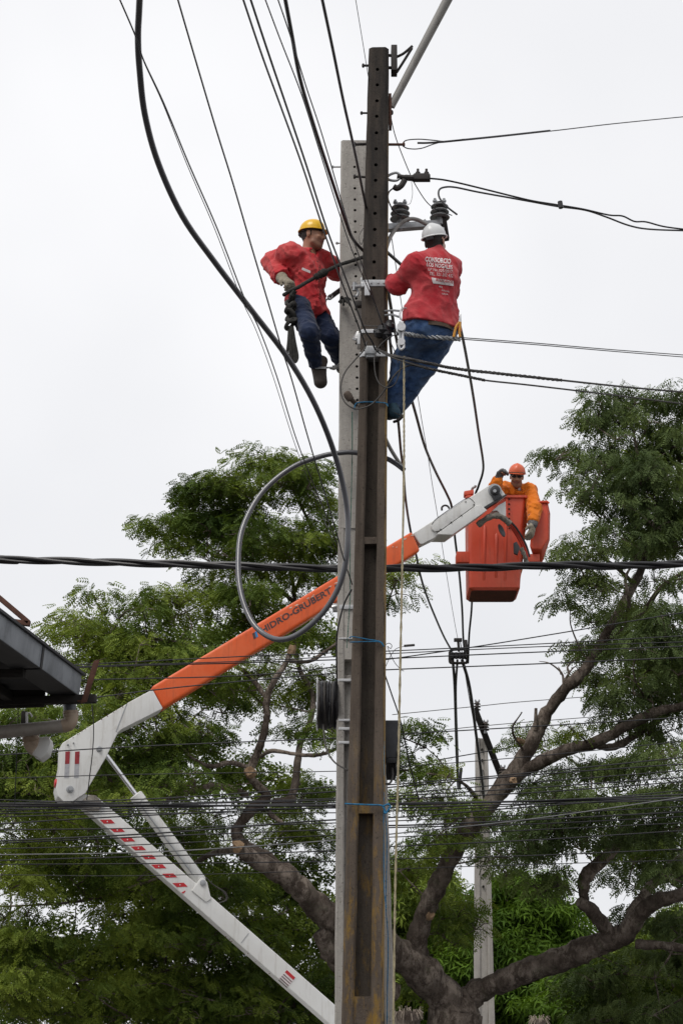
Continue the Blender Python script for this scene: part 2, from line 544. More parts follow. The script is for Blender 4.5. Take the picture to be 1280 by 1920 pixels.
# ------------------------------------------------------------------ ground, road, pavement
def sheet(name, x0, x1, y0, y1, z, m, h=None):
    mb = MB()
    if h:
        mb.box(((x0 + x1) / 2, (y0 + y1) / 2, z - h / 2), ((x1 - x0) / 2, 0, 0), (0, (y1 - y0) / 2, 0), (0, 0, h / 2))
    else:
        mb.v = [(x0, y0, z), (x1, y0, z), (x1, y1, z), (x0, y1, z)]
        mb.f = [(0, 1, 2, 3)]
        mb.m = [0]
    return tag(mb.build(name, m, smooth=False), kind='structure')


sheet('ground', -600, 600, -600, 600, 0.0, MAT['soil'])
sheet('road', -1.2, 7.5, -200, 300, 0.004, MAT['asphalt'])
sheet('pavement', -4.0, -1.2, -200, 300, 0.13, MAT['paving'], 0.125)


# ------------------------------------------------------------------ poles
def rect_ring(cx, y0, y1, hw, z, ch, jit):
    """a chamfered rectangle, front at y0"""
    r = [(-hw, y1), (-hw, y0 + ch), (-hw + ch, y0), (hw - ch, y0), (hw, y0 + ch), (hw, y1)]
    return [Vector((cx + x + random.uniform(-jit, jit), y + random.uniform(-jit, jit) * .5, z + random.uniform(-jit, jit))) for x, y in r]


def lerp(a, b, t):
    return a + (b - a) * t


class Pole:
    """a tapered concrete pole with a recessed front panel; edges are given where the photograph shows them"""

    def __init__(s, Yf, Yb, bottom, top, ytop):
        # bottom/top: (y, x_left, x_right)
        s.Yf, s.Yb = Yf, Yb
        a, b = at(bottom[1], bottom[0], Yf), at(bottom[2], bottom[0], Yf)
        c, d = at(top[1], top[0], Yf), at(top[2], top[0], Yf)
        s.z0, s.z1 = a.z, c.z
        s.l0, s.r0, s.l1, s.r1 = a.x, b.x, c.x, d.x
        s.ztop = at(640, ytop, Yf).z

    def lr(s, z):
        t = (z - s.z0) / (s.z1 - s.z0)
        return lerp(s.l0, s.l1, t), lerp(s.r0, s.r1, t)

    def z(s, y):
        return at(640, y, s.Yf).z

    def shaft(s, mb, za, zb, f0=0.0, f1=1.0, ya=0.0, yb=1.0, ch=0.012, jit=0.0025, step=0.12, mi=0):
        n = max(2, int((zb - za) / step))
        rings = []
        for i in range(n + 1):
            z = lerp(za, zb, i / n)
            l, r = s.lr(z)
            xl, xr = lerp(l, r, f0), lerp(l, r, f1)
            y0, y1 = lerp(s.Yf, s.Yb, ya), lerp(s.Yf, s.Yb, yb)
            rings.append(rect_ring((xl + xr) / 2, y0, y1, (xr - xl) / 2, z, min(ch, (xr - xl) * .3), jit))
        mb.loft(rings)


def drill(obj, centers, r, depth):
    """cut round through-bolt holes in the front of a pole"""
    mb = MB()
    for c in centers:
        mb.cyl(c + Vector((0, -0.05, 0)), c + Vector((0, depth, 0)), r, 12)
    cut = mb.build('cutter', MAT['hole'], smooth=False)
    md = obj.modifiers.new('holes', 'BOOLEAN')
    md.operation = 'DIFFERENCE'
    md.solver = 'EXACT'
    md.object = cut
    obj.data.materials.append(MAT['hole'])
    dg = bpy.context.evaluated_depsgraph_get()
    me = bpy.data.meshes.new_from_object(obj.evaluated_get(dg), preserve_all_data_layers=True, depsgraph=dg)
    obj.modifiers.clear()
    old = obj.data
    obj.data = me
    bpy.data.meshes.remove(old)
    bpy.data.objects.remove(cut)


# dark brown pole in front
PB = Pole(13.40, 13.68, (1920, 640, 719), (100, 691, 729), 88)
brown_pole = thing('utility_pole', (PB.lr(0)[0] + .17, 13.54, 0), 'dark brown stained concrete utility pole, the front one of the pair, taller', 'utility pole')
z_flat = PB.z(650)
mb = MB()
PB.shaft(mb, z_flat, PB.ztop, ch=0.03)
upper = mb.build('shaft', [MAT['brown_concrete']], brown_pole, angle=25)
cs = []
for y in [130, 159, 189, 218, 249, 279, 309, 338, 369, 400, 430, 460, 491, 521]:
    z = PB.z(y)
    l, r = PB.lr(z)
    cs.append(Vector((lerp(l, r, 0.45), PB.Yf, z)))
drill(upper, cs, 0.0155, 0.16)
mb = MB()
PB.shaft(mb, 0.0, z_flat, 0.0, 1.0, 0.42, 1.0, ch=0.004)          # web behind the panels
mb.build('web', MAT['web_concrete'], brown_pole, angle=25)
mb = MB()
PB.shaft(mb, 0.0, z_flat - .003, 0.0, 0.30, 0.0, 0.425, ch=0.014)  # flanges
PB.shaft(mb, 0.0, z_flat - .003, 0.69, 0.995, 0.0, 0.425, ch=0.014)
for ya, yb in ((1018, 1006), (1524, 1508), (2100, 1868)):
    PB.shaft(mb, PB.z(ya), PB.z(yb), 0.29, 0.70, 0.06, 0.43, ch=0.003)
mb.build('panelled_shaft', MAT['brown_concrete'], brown_pole, angle=25)
# yellowed right-hand arris, a chipped strip of paint
mb = MB()
n = 60
rings = []
for i in range(n + 1):
    z = lerp(PB.z(1915), PB.z(240), i / n)
    l, r = PB.lr(z)
    w = 0.012 + 0.006 * math.sin(i * 1.7) + random.uniform(0, .004)
    if z > z_flat: w += 0.012
    y0 = PB.Yf + (0.012 if z < z_flat else 0.028)
    rings.append([Vector((r - w, y0 - .014, z)), Vector((r + .002, y0, z)), Vector((r + .002, y0 + .05, z)), Vector((r - w, y0 + .05, z))])
mb.loft(rings)
mb.build('yellowed_edge', MAT['yellow_edge'], brown_pole)

# pale pole behind
PG = Pole(14.06, 14.42, (1920, 627, 740), (300, 638.5, 690), 263)
grey_pole = thing('utility_pole', (PG.lr(0)[0] + .2, 14.24, 0), 'pale grey concrete utility pole standing right behind the dark brown one', 'utility pole')
zf = PG.z(990)
mb = MB()
PG.shaft(mb, zf, PG.ztop, ch=0.016, jit=0.0015)
upper = mb.build('shaft', [MAT['grey_concrete']], grey_pole, angle=25)
cs = []
for y in [313, 332, 353, 374, 394, 415, 435, 457, 476, 497, 518, 539, 560, 580, 602, 623, 644, 665, 687, 708, 729, 750]:
    z = PG.z(y)
    l, r = PG.lr(z)
    cs.append(Vector((lerp(l, r, 0.5), PG.Yf, z)))
drill(upper, cs, 0.012, 0.14)
mb = MB()
PG.shaft(mb, 0, zf, 0, 1, 0.35, 1, ch=0.004, jit=.0015)
PG.shaft(mb, 0, zf - .003, 0, 0.16, 0, 0.355, ch=0.012, jit=.003)
PG.shaft(mb, 0, zf - .003, 0.84, 0.998, 0, 0.355, ch=0.012, jit=.003)
PG.shaft(mb, PG.z(1235), PG.z(985), 0.155, 0.845, 0.03, 0.36, ch=0.004)
PG.shaft(mb, PG.z(1900), PG.z(1262), 0.155, 0.845, 0.2, 0.36, ch=0.004)
mb.build('panelled_shaft', MAT['grey_concrete'], grey_pole, angle=25)


def band(P, y, h, parent, name, m, grow=0.006, x_from=0.0, x_to=1.0, bolt=False):
    """a strap round a pole at height y of the photograph"""
    mb = MB()
    za, zb = P.z(y + h / 2), P.z(y - h / 2)
    rings = []
    for z in (za, zb):
        l, r = P.lr(z)
        l, r = l - grow, r + grow
        y0, y1 = P.Yf - grow, P.Yb + grow
        rings.append([Vector(p) for p in ((l, y0 + .02, z), (l + .02, y0, z), (r - .02, y0, z), (r, y0 + .02, z), (r, y1, z), (l, y1, z))])
    mb.loft(rings, caps=True)
    if bolt:
        l, r = P.lr((za + zb) / 2)
        for f in (0.35, 0.62, 0.85):
            mb.cyl(Vector((lerp(l, r, f), P.Yf - grow, (za + zb) / 2)), Vector((lerp(l, r, f), P.Yf - grow - .008, (za + zb) / 2)), .009, 8)
    return mb.build(name, m, parent, bevel=0.002)


band(PB, 531, 12, brown_pole, 'pole_band', MAT['galvanised'], bolt=True)
band(PB, 621, 7, brown_pole, 'pole_band', MAT['bright_metal'])
band(PB, 664, 9, brown_pole, 'pole_band', MAT['bright_metal'])
for y, h in ((1138, 8), (1197, 3), (1275, 5), (1350, 4), (1366, 5), (1392, 5)):
    band(PG, y, h, grey_pole, 'steel_strap', MAT['bright_metal'], 0.003)
# step bolts and hooks of the poles
def stub(parent, P, x, y, x2, y2, Y, r, m, name='step_bolt'):
    mb = MB()
    a, b = at(x, y, Y), at(x2, y2, Y)
    mb.cyl(a, b, r, 8)
    d = (b - a).normalized()
    mb.cyl(b - d * .02, b - d * .004, r * 1.8, 6)
    return mb.build(name, m, parent)


stub(brown_pole, PB, 693, 123, 678, 123, 13.5, .011, MAT['dark_iron'])
stub(brown_pole, PB, 690, 212, 675, 212, 13.5, .009, MAT['dark_iron'])
stub(brown_pole, PB, 726, 211, 737, 211, 13.5, .012, MAT['dark_iron'])
stub(brown_pole, PB, 688, 270, 662, 271, 13.56, .013, MAT['dark_iron'])
stub(brown_pole, PB, 722, 271, 759, 271, 13.5, .012, MAT['rust'])
stub(brown_pole, PB, 686, 332, 662, 331, 13.5, .011, MAT['dark_iron'])
stub(grey_pole, PG, 641, 313, 621, 313, 14.2, .008, MAT['galvanised'])
stub(grey_pole, PG, 640, 456, 629, 456, 14.2, .007, MAT['galvanised'])
# hook and clamp fittings between the poles
mb = MB()
mb.tube(spline(trace([(667, 531), (668, 541), (671, 549), (668, 556), (663, 554)], 14.0, 13.98)), .012, 8)
mb.build('hook', MAT['galvanised'], grey_pole)
mb = MB()
mb.cyl(at(660, 538, 14.0), at(686, 536, 13.9), .016, 8)
mb.cyl(at(664, 530, 13.98), at(664, 545, 13.98), .018, 8)
mb.build('hook_bolt', MAT['galvanised'], grey_pole)
MB().box(at(683, 533, 13.75), (.035, 0, 0), (0, .05, 0), (0, 0, .04)).build('clamp_block', MAT['galvanised'], grey_pole, bevel=.004)
mb = MB()
mb.box(at(688, 542, 13.36), (.022, 0, 0), (0, .01, 0), (0, 0, .06))
mb.box(at(680, 534, 13.36), (.014, 0, 0), (0, .016, 0), (0, 0, .022))
mb.build('clamp_plate', MAT['bright_metal'], brown_pole, bevel=.003)
mb = MB()
mb.box(at(672, 571, 14.0), (.03, 0, 0), (0, .03, 0), (0, 0, .025))
mb.build('bolt_block', MAT['dark_iron'], grey_pole, bevel=.006)
mb = MB()
mb.cyl(at(668, 636, 13.9), at(673, 624, 13.9), .03, 10)
mb.cyl(at(664, 634, 13.9), at(671, 637, 13.86), .022, 10)
mb.box(at(676, 640, 13.8), (.03, 0, 0), (0, .06, 0), (0, 0, .05))
mb.build('bright_clamp', MAT['bright_metal'], grey_pole, bevel=.004)
mb = MB()
mb.box(at(694, 658, 13.36), (.045, 0, 0), (0, .03, 0), (0, 0, .035))
mb.box(at(694, 666, 13.365), (.035, 0, 0), (0, .02, 0), (0, 0, .025))
mb.build('cable_clamp', MAT['galvanised'], brown_pole, bevel=.008)
mb = MB()
for dx, dy, r in ((0, 0, .06), (9, -6, .05), (-8, 6, .045), (6, 8, .05), (14, -14, .032), (-14, 2, .03)):
    c = at(718 + dx, 620 + dy, 13.34)
    mb.lathe(c - Vector((0, 0, r)), (random.uniform(-.3, .3), -.3, 1), [(0, 0), (r * .75, r * .3), (r, r), (r * .8, r * 1.6), (0, r * 2)], 10)
mb.build('tape_bundle', MAT['rubber'], brown_pole)
mb = MB()
mb.lathe(at(655, 746, 13.97), (-.6, -.2, .9), [(0, -.03), (.03, -.02), (.036, .02), (.03, .05), (.014, .062), (0, .064)], 12)
mb.cyl(at(657, 748, 13.97), at(668, 758, 14.05), .02, 8)
mb.build('wooden_peg', MAT['peg_wood'], grey_pole)
mb = MB()
mb.box(at(628, 1140, 14.2), (.02, 0, 0), (0, .05, 0), (0, 0, .025))
mb.cyl(at(632, 1137, 14.1), at(622, 1139, 14.1), .018, 8)
mb.build('strap_bolt', MAT['bright_metal'], grey_pole, bevel=.004)
# ragged dark tape ends on the left edge of the pale pole
mb = MB()
for i in range(9):
    a = at(636 + i, 566, 14.03)
    b = at(634 + random.uniform(-2, 26), 566 + random.uniform(-8, 10), 13.97 - random.uniform(0, .05))
    mb.tube(spline([a, (a + b) / 2 + Vector((0, -.03, .02)), b], 4), [.012] * 4 + [.009] * 4 + [.003], 5)
mb.build('frayed_tape', MAT['rope_dark'], grey_pole)

# lamp arm on top
arm = thing('lamp_arm', at(733, 200, 13.5), 'weathered grey steel pipe arm rising to the right from the top of the brown pole', 'lamp arm')
mb = MB()
p0, p1 = at(733, 200, 13.5), at(875, -70, 13.2)
mb.tube([p0.lerp(p1, i / 8) for i in range(9)], [.032 + .012 * i / 8 for i in range(9)], 16)
mb.build('pipe', MAT['lamp_pipe'], arm)
mb = MB()
mb.box(at(738.5, 114, 13.5), (.026, 0, 0), (0, .06, 0), (0, 0, .125))
mb.build('bracket_plate', MAT['dark_iron'], arm, bevel=.006)
for y in (104, 127):
    MB().cyl(at(724, y, 13.5), at(736, y, 13.5), .014, 8).build('bracket_bolt', MAT['dark_iron'], arm)
mb = MB()
mb.tube(spline(trace([(743, 107), (755, 101), (764, 94), (773, 86)], 13.5, 13.42)), .012, 8)
mb.tube(spline(trace([(743, 136), (752, 122), (762, 106), (772, 90)], 13.5, 13.42)), .012, 8)
mb.build('stay_rod', MAT['dark_iron'], arm)
mb = MB()
mb.box(at(731, 210, 13.5), (.012, 0, 0), (0, .04, 0), (0, 0, .16))
mb.build('foot_bracket', MAT['rust'], arm, bevel=.003)

# crossarm with two insulators
xarm = thing('crossarm', at(760, 425, 13.9), 'galvanised steel crossarm behind the worker with the white helmet', 'crossarm')
mb = MB()
a, b = at(722, 428, 13.7), at(826, 420, 14.0)
d = (b - a).normalized()
mb.box((a + b) / 2, d * (b - a).length / 2, Vector((0, .035, 0)), Vector((0, 0, .028)))
mb.build('beam', MAT['galvanised'], xarm, bevel=.004)
mb = MB()
a, b = at(824, 380, 13.95), at(835, 450, 14.05)
d = (b - a).normalized()
mb.box((a + b) / 2, d * (b - a).length / 2, Vector((.032, 0, .006)), Vector((0, .03, 0)))
mb.build('post', MAT['dark_iron'], xarm, bevel=.004)
mb = MB()
mb.box(at(800, 423, 13.97), (.012, 0, .01), (0, .03, 0), (-.03, 0, .04))
mb.build('brace', MAT['galvanised'], xarm)
for x, y in ((751, 428), (812, 422), (830, 428)):
    MB().cyl(at(x, y, 13.8), at(x, y + 3, 13.72), .012, 8).build('bolt', MAT['galvanised'], xarm)


def insulator(base, axis, r, h, label, m, group, nsh=3):
    t = thing('insulator', base, label, 'insulator', group)
    for k in range(nsh):
        mb = MB()
        z = h * (k + .15) / nsh
        s = r * (1.0 - .06 * k)
        g = h / nsh
        mb.lathe(base + Vector(axis) * z, axis, [(r * .4, g * .2), (s * .75, g * .08), (s * .97, g * .06), (s, g * .14), (s * .95, g * .26), (s * .6, g * .5), (r * .42, g * .62), (r * .4, g * .95)], 22)
        mb.build('shed', m, t)
    mb = MB()
    top = base + Vector(axis) * h
    mb.cyl(base - Vector(axis) * .05, top, r * .3, 10)
    for s in (-1, 1):
        mb.cyl(top + Vector((s * r * .45, 0, -.01)), top + Vector((s * r * .45, 0, .045)), .012, 8)
        mb.cyl(top + Vector((s * r * .45, 0, .012)), top + Vector((s * r * .45, 0, .028)), .02, 6)
    mb.build('cap_bolts', MAT['galvanised'], t)
    return t


insulator(at(750, 414, 13.8), (0, 0, 1), .09, .155, 'grey ribbed insulator on the crossarm right beside the brown pole', MAT['porcelain'], 'crossarm insulators')
insulator(at(824, 411, 13.98), (0, 0, 1), .088, .155, 'grey ribbed insulator on the crossarm above the white helmet', MAT['porcelain'], 'crossarm insulators')

# dead-end clamp of the power cable
t = thing('cable_dead_end', at(740, 335, 13.55), 'black bolted dead-end clamp hooked to the right of the brown pole', 'clamp')
mb = MB()
mb.tube(spline(trace([(722, 334), (732, 327), (743, 324), (750, 330), (744, 338), (732, 338), (724, 334)], 13.52, 13.52)), .012, 8)
mb.build('shackle', MAT['galvanised'], t)
mb = MB()
mb.tube(spline(trace([(744, 331), (760, 333), (775, 334), (806, 334)], 13.52, 13.52)), [.022] * 6 + [.026] * 6 + [.034] * 7, 10)
mb.box(at(790, 333, 13.5), (.065, 0, 0), (0, .03, 0), (0, 0, .026))
mb.tube(spline(trace([(758, 338), (752, 348), (744, 353), (738, 350)], 13.5, 13.5)), .026, 8)
mb.build('body', MAT['dark_iron'], t, bevel=.005)
for x in (783, 799):
    mb = MB()
    mb.cyl(at(x, 338, 13.5), at(x, 317, 13.5), .011, 8)
    mb.cyl(at(x, 327, 13.5), at(x, 323, 13.5), .021, 6)
    mb.build('bolt', MAT['dark_iron'], t)

# ------------------------------------------------------------------ cables
WIRES = {}


def run_on(P, pts):
    """lines that leave the picture go on for some metres beyond it"""
    out = lambda p: p[0] < -5 or p[0] > 1285 or p[1] < -5
    if out(pts[0]):
        d = (P[0] - P[1]).normalized()
        P = [P[0] + d * 7 + Vector((0, 0, .5)), P[0] + d * 3.5 + Vector((0, 0, .12))] + P
    if out(pts[-1]):
        d = (P[-1] - P[-2]).normalized()
        P = P + [P[-1] + d * 3.5 + Vector((0, 0, .12)), P[-1] + d * 7 + Vector((0, 0, .5))]
    return P


def cable(name, label, pts, dia, m='rubber', Y0=None, Y1=None, step=6, n=7, cat='cable', group=None, extra=None):
    P = run_on(spline(trace(pts, Y0, Y1), step), pts)
    mb = MB()
    mb.tube(P, dia / 2, n)
    if extra:
        extra(mb)
    o = mb.build(name, MAT[m])
    return tag(o, label, cat, group)


cable('heavy_cable', 'very thick cable sweeping from the top left into a big round loop',
      [(264, -45, 9.2), (261, 20, 9.5), (259, 70, 9.7), (262, 130, 9.9), (272, 215, 10.2), (297, 306, 10.6), (342, 405, 11), (400, 488, 11.4), (470, 580, 11.8),
       (540, 672, 12.2), (592, 762, 12.5), (630, 860, 12.8), (650, 950, 12.95), (651, 1030, 13.0), (638, 1092, 13.05), (610, 1143, 13.1), (568, 1183, 13.15),
       (532, 1199, 13.2), (500, 1192, 13.3), (472, 1165, 13.4), (452, 1112, 13.5), (447, 1052, 13.6), (455, 990, 13.7), (490, 925, 13.8),
       (545, 878, 13.85), (600, 856, 13.88), (640, 849, 13.88), (668, 849, 13.88), (718, 858, 13.88), (738, 867, 13.86), (757, 881, 13.82)], 0.042, 'cable_grey', n=14)
S_A = 'cables running down from the top left to the poles'
cable('overhead_cable', 'thin black cable, leftmost of those slanting down from the top edge', [(221, -10), (255, 69), (270, 114), (308, 195), (355, 309), (408, 430), (459, 561), (487, 619), (519, 706), (553, 816), (580, 888), (620, 988), (640, 1045)], .0085, Y0=7.4, Y1=14.75, group=S_A)
cable('overhead_cable', 'hair-thin wire running just under the leftmost slanting cable', [(221.5, -10), (255, 70), (270, 116), (306, 195), (351, 309), (403, 430), (453, 561), (480, 619), (512, 706), (547, 816), (573, 888), (613, 988), (636, 1050)], .005, Y0=7.5, Y1=14.8, group=S_A)
cable('overhead_cable', 'single black cable slanting from the top edge left of the yellow helmet', [(331, -10), (354, 69), (379, 154), (407, 248), (436, 341), (462, 430), (478, 484), (506, 578), (528, 653), (547, 712), (575, 812), (603, 906), (631, 1000), (643, 1044), (660, 1096)], .0095, Y0=7.8, Y1=13.38, group=S_A)
cable('overhead_cable', 'left one of two close parallel black cables passing before the yellow helmet', [(453, -10), (492, 106), (529, 207), (566, 309), (606, 430), (638, 522), (672, 612), (685, 648)], .0125, Y0=8.6, Y1=13.3, group=S_A)
cable('overhead_cable', 'right one of two close parallel black cables passing before the yellow helmet', [(467, -10), (501, 93), (541, 211), (574, 309), (613, 430), (648, 522), (681, 612), (697, 640), (703, 655), (712, 663)], .0135, Y0=8.6, Y1=13.3, group=S_A)
cable('overhead_cable', 'thin wire slanting down left of the thick cable to the taped joint on the pole', [(494, -10), (525, 73), (566, 179), (598, 280), (636, 400), (662, 475), (706, 578), (716, 606)], .0085, Y0=8.8, Y1=13.3, group=S_A)
cable('overhead_cable', 'thin wire crossing behind the thick cable down to the taped joint on the pole', [(518, -10), (545, 69), (574, 163), (606, 260), (651, 415), (669, 469), (691, 531), (709, 588), (720, 616)], .0085, Y0=8.9, Y1=13.3, group=S_A)
cable('overhead_cable', 'thick black cable slanting down to the left edge of the brown pole near the workers', [(533, -10), (547, 65), (562, 146), (586, 228), (615, 317), (648, 415), (662, 449), (684, 474)], .026, Y0=9.4, Y1=13.55, n=9, group=S_A)
cable('overhead_cable', 'thick black cable slanting down across the top of the pale pole', [(602, -10), (623, 89), (643, 187), (663, 276), (679, 355), (688, 400)], .022, Y0=10, Y1=13.55, n=9, group=S_A)
cable('overhead_cable', 'hair-thin wire meeting the brown pole just under its top', [(665, -10), (680, 81), (692, 155)], .006, Y0=11.8, Y1=13.5, group=S_A)
S_R = 'cables leaving the poles to the right'


def twist_grip(mb, pts, Y0, Y1, r, turns, wire_r):
    P = spline(trace(pts, Y0, Y1), 12)
    for k in range(3):
        Q = []
        for i, p in enumerate(P):
            a = 2 * math.pi * (turns * i / len(P) + k / 3)
            Q.append(p + Vector((0, math.cos(a), math.sin(a))) * r)
        mb.tube(Q, wire_r, 5)


o = cable('guy_wire', 'black wire with looped dead end rising right from the rod near the pole top', [(1300, 217), (1150, 232), (1030, 246), (920, 257), (830, 266), (790, 278), (768, 279), (757, 275), (755, 269), (762, 263), (785, 261), (812, 263), (835, 265), (870, 261)], .0105, Y0=16.5, Y1=13.5, group=S_R,
          extra=lambda mb: (mb.tube(spline(trace([(782, 268), (800, 268), (830, 266)], 13.5, 13.5)), .009, 6), mb.tube(spline(trace([(830, 266), (930, 256), (1030, 245)], 13.55, 14.4)), .0095, 6)))
cable('service_cable', 'black cable running right from the bolted dead-end clamp', [(800, 334), (830, 337), (864, 344), (917, 357), (965, 369), (1000, 377), (1044, 384), (1092, 392), (1140, 403), (1166, 405), (1188, 415), (1210, 416), (1245, 425), (1300, 432)], .016, Y0=13.5, Y1=15.5, group=S_R)
cable('service_cable', 'black cable with a hooked free end above the white helmet', [(856, 402), (838, 388), (824, 372), (822, 359), (829, 352), (851, 351), (895, 360), (956, 371), (1000, 379), (1044, 387), (1096, 394), (1136, 407), (1179, 423), (1219, 430), (1300, 433)], .017, Y0=13.6, Y1=15.5, group=S_R,
      extra=lambda mb: mb.cyl(at(1049, 378, 14.1), at(1051, 390, 14.1), .022, 8))
cable('jumper_wire', 'thin black wire sagging from the lamp arm foot down to the insulators', [(731, 205), (733, 222), (742, 259), (764, 316), (781, 351), (807, 386), (847, 404)], .0085, Y0=13.5, Y1=13.8)
cable('jumper_cable', 'short black lead curling from the dead-end clamp down to the near insulator', [(738, 352), (729, 360), (727, 372), (733, 388), (743, 400), (752, 404)], .013, Y0=13.5, Y1=13.7)
cable('tie_wire', 'fine wire between the dead-end clamp and the top of the near insulator', [(771, 340), (773, 362), (770, 378), (765, 383), (745, 380)], .004, Y0=13.6, Y1=13.7)
cable('conduit', 'pale grey conduit bending over the crossarm next to the white helmet', [(721, 478), (726, 458), (735, 438), (750, 420), (766, 411), (782, 412), (800, 421)], .034, 'lamp_pipe', Y0=13.62, Y1=13.75, n=12, cat='conduit')
cable('conduit', 'pale grey conduit slanting behind the rope below the feet of the worker in jeans', [(708, 780), (718, 812), (732, 842), (752, 874)], .032, 'lamp_pipe', Y0=13.75, Y1=13.95, n=12, cat='conduit')
for k, (ya, yb, lab) in enumerate(((0, 0, 'upper'), (3, 4, 'lower'))):
    cable('service_cable', lab + ' one of two thin cables running right across the jeans of the worker', [(726, 618), (760, 626 + ya), (851, 632 + ya), (1000, 643 + ya), (1140, 655 + ya), (1300, 667 + yb)], .0085, Y0=13.15, Y1=15.5, group=S_R)
mb = MB()
twist_grip(mb, [(742, 624), (790, 630), (862, 636)], 13.13, 13.22, .013, 5, .009)
tag(mb.build('preformed_grip', MAT['galvanised']), 'pale spiral wire grip wound on the two cables across the jeans', 'cable grip')
cable('service_cable', 'thick spiral-wrapped cable running right under the jeans, upper of two', [(706, 654, 13.3), (735, 667, 13.08), (770, 674, 12.96), (807, 682, 12.96), (860, 692, 13.1), (950, 702, 13.55), (1052, 713, 14.1), (1175, 726, 14.8), (1300, 737, 15.5)], .018, 'weathered_cable', Y0=13.15, Y1=15.5, group=S_R,
      extra=lambda mb: twist_grip(mb, [(735, 667, 13.08), (770, 674, 12.96), (807, 682, 12.96), (860, 692, 13.1), (950, 702, 13.55), (1052, 713, 14.1)], 0, 0, .008, 18, .008))
cable('service_cable', 'thick wrapped cable running right under the jeans, lower of two', [(702, 652, 13.3), (735, 670, 13.08), (770, 682, 12.97), (807, 692, 12.97), (860, 703, 13.1), (908, 713, 13.35), (1000, 723, 13.9), (1175, 744, 14.8), (1300, 760, 15.4)], .015, 'weathered_cable', Y0=13.2, Y1=15.4, group=S_R,
      extra=lambda mb: twist_grip(mb, [(770, 682, 12.97), (807, 692, 12.97), (860, 703, 13.1), (908, 713, 13.35)], 0, 0, .007, 9, .007))
cable('slack_loop', 'large loop of thin black cable hanging before both poles below the clamps', [(688, 640), (685, 650), (679, 660), (664, 676), (647, 697), (639, 720), (640, 740), (647, 755), (661, 765), (676, 766), (695, 759), (710, 745), (724, 727), (739, 704), (755, 690), (775, 685), (812, 693)], .0125, 'weathered_cable', Y0=13.3, Y1=12.95, n=8)
cable('slack_loop', 'small loop of thin black cable hanging at the right edge of the brown pole', [(750, 626), (740, 628), (726, 635), (710, 650), (702, 669), (702, 691), (705, 707), (712, 720), (726, 727), (739, 721), (746, 707), (750, 692), (752, 678)], .009, 'weathered_cable', Y0=13.2, Y1=12.96, n=8)
cable('jumper_wire', 'thin black wire dropping from the taped joint to the wrapped cable', [(724, 628), (731, 640), (740, 660), (746, 680)], .008, Y0=13.25, Y1=13.2)
cable('tie_wire', 'thin wire curling down the pale pole at the edge of the brown one', [(684, 425), (678, 432), (673, 443), (674, 453), (678, 458), (682, 445), (690, 430)], .006, Y0=13.6, Y1=13.5)
cable('tie_wire', 'thin black wire stretched across the brown pole above the bright clamp', [(677, 610), (690, 611), (716, 612)], .007, Y0=13.38, Y1=13.34)
S_V = 'cables running away down the street behind the workers'
cable('distribution_cable', 'black cable from the poles passing behind the orange boom end to the spacer', [(716, 540, 13.75), (723, 575, 14.1), (733, 661, 15.1), (742, 757, 16.4), (747, 799, 17), (751, 845, 17.8), (756, 884, 18.5), (760, 936, 19.3), (769, 994, 20.3), (781, 1046, 21.3), (786, 1072, 21.8), (798, 1113, 22.7), (816, 1158, 23.9), (832, 1194, 25), (847, 1221, 26)], .028, Y0=13.75, Y1=26, n=9, group=S_V)
cable('distribution_cable', 'black cable from the poles dropping behind the white boom cover to the spacer', [(716, 490, 13.75), (727, 545, 14.1), (742, 631, 15.2), (755, 690, 16), (769, 741, 16.9), (780, 780, 17.6), (796, 837, 18.6), (816, 884, 19.6), (837, 926, 20.5), (846, 949, 21), (850, 985, 21.5), (853, 1014, 22), (858, 1053, 22.6), (862, 1092, 23.3), (866, 1145, 24.2), (868, 1197, 25.2), (872, 1235, 26)], .030, Y0=13.8, Y1=26, n=9, group=S_V)
cable('distribution_cable', 'hair-thin wire running down from the crossarm through the boom to the spacer', [(733, 440, 13.9), (745, 520, 14.6), (757, 600, 15.6), (780, 727, 17.3), (792, 799, 18.3), (801, 850, 19.1), (811, 915, 20), (819, 962, 20.8), (827, 1014, 21.8), (837, 1079, 23), (850, 1157, 25), (858, 1200, 26)], .0075, Y0=13.9, Y1=26, group=S_V)
cable('distribution_cable', 'black cable from behind the worker in jeans curving down past the man bucket', [(722, 470, 13.9), (790, 530, 14.6), (850, 580, 15.6), (864, 621, 16.2), (877, 687, 17.4), (888, 752, 18.6), (897, 814, 19.8), (905, 866, 20.9), (904, 888, 21.4), (896, 913, 21.7), (889, 940, 22), (884, 1040, 23.3), (884, 1132, 24.6), (879, 1190, 25.4), (877, 1243, 26)], .030, Y0=13.9, Y1=26, n=9, group=S_V)
cable('distribution_cable', 'thick black cable hanging from the spacer left of the far pole', [(848, 1235), (852, 1290), (855, 1400), (858, 1475)], .045, Y0=26, Y1=34, n=9, group=S_V)
cable('distribution_cable', 'second strand beside the thick cable left of the far pole', [(857, 1238), (854, 1300), (857, 1400), (859, 1472)], .035, Y0=26, Y1=34.2, n=9, group=S_V)
cable('distribution_cable', 'black cable slanting from the spacer down across the far concrete pole', [(866, 1238), (880, 1290), (893, 1385), (904, 1470), (912, 1560)], .05, Y0=26, Y1=33.5, n=9, group=S_V)
cable('distribution_cable', 'hair-thin wire beside the cable slanting across the far concrete pole', [(862, 1200), (876, 1290), (890, 1370), (900, 1440)], .014, Y0=26, Y1=33, group=S_V)
t = thing('cable_spacer', at(858, 1230, 26), 'dark rectangular cable spacer where the street cables meet', 'spacer')
mb = MB()
mb.tube(spline(trace([(843, 1222), (843, 1240), (848, 1243), (870, 1243), (875, 1240), (875, 1222), (869, 1217), (849, 1217), (843, 1222)], 26, 26), 4), .022, 8)
mb.build('frame', MAT['dark_iron'], t)
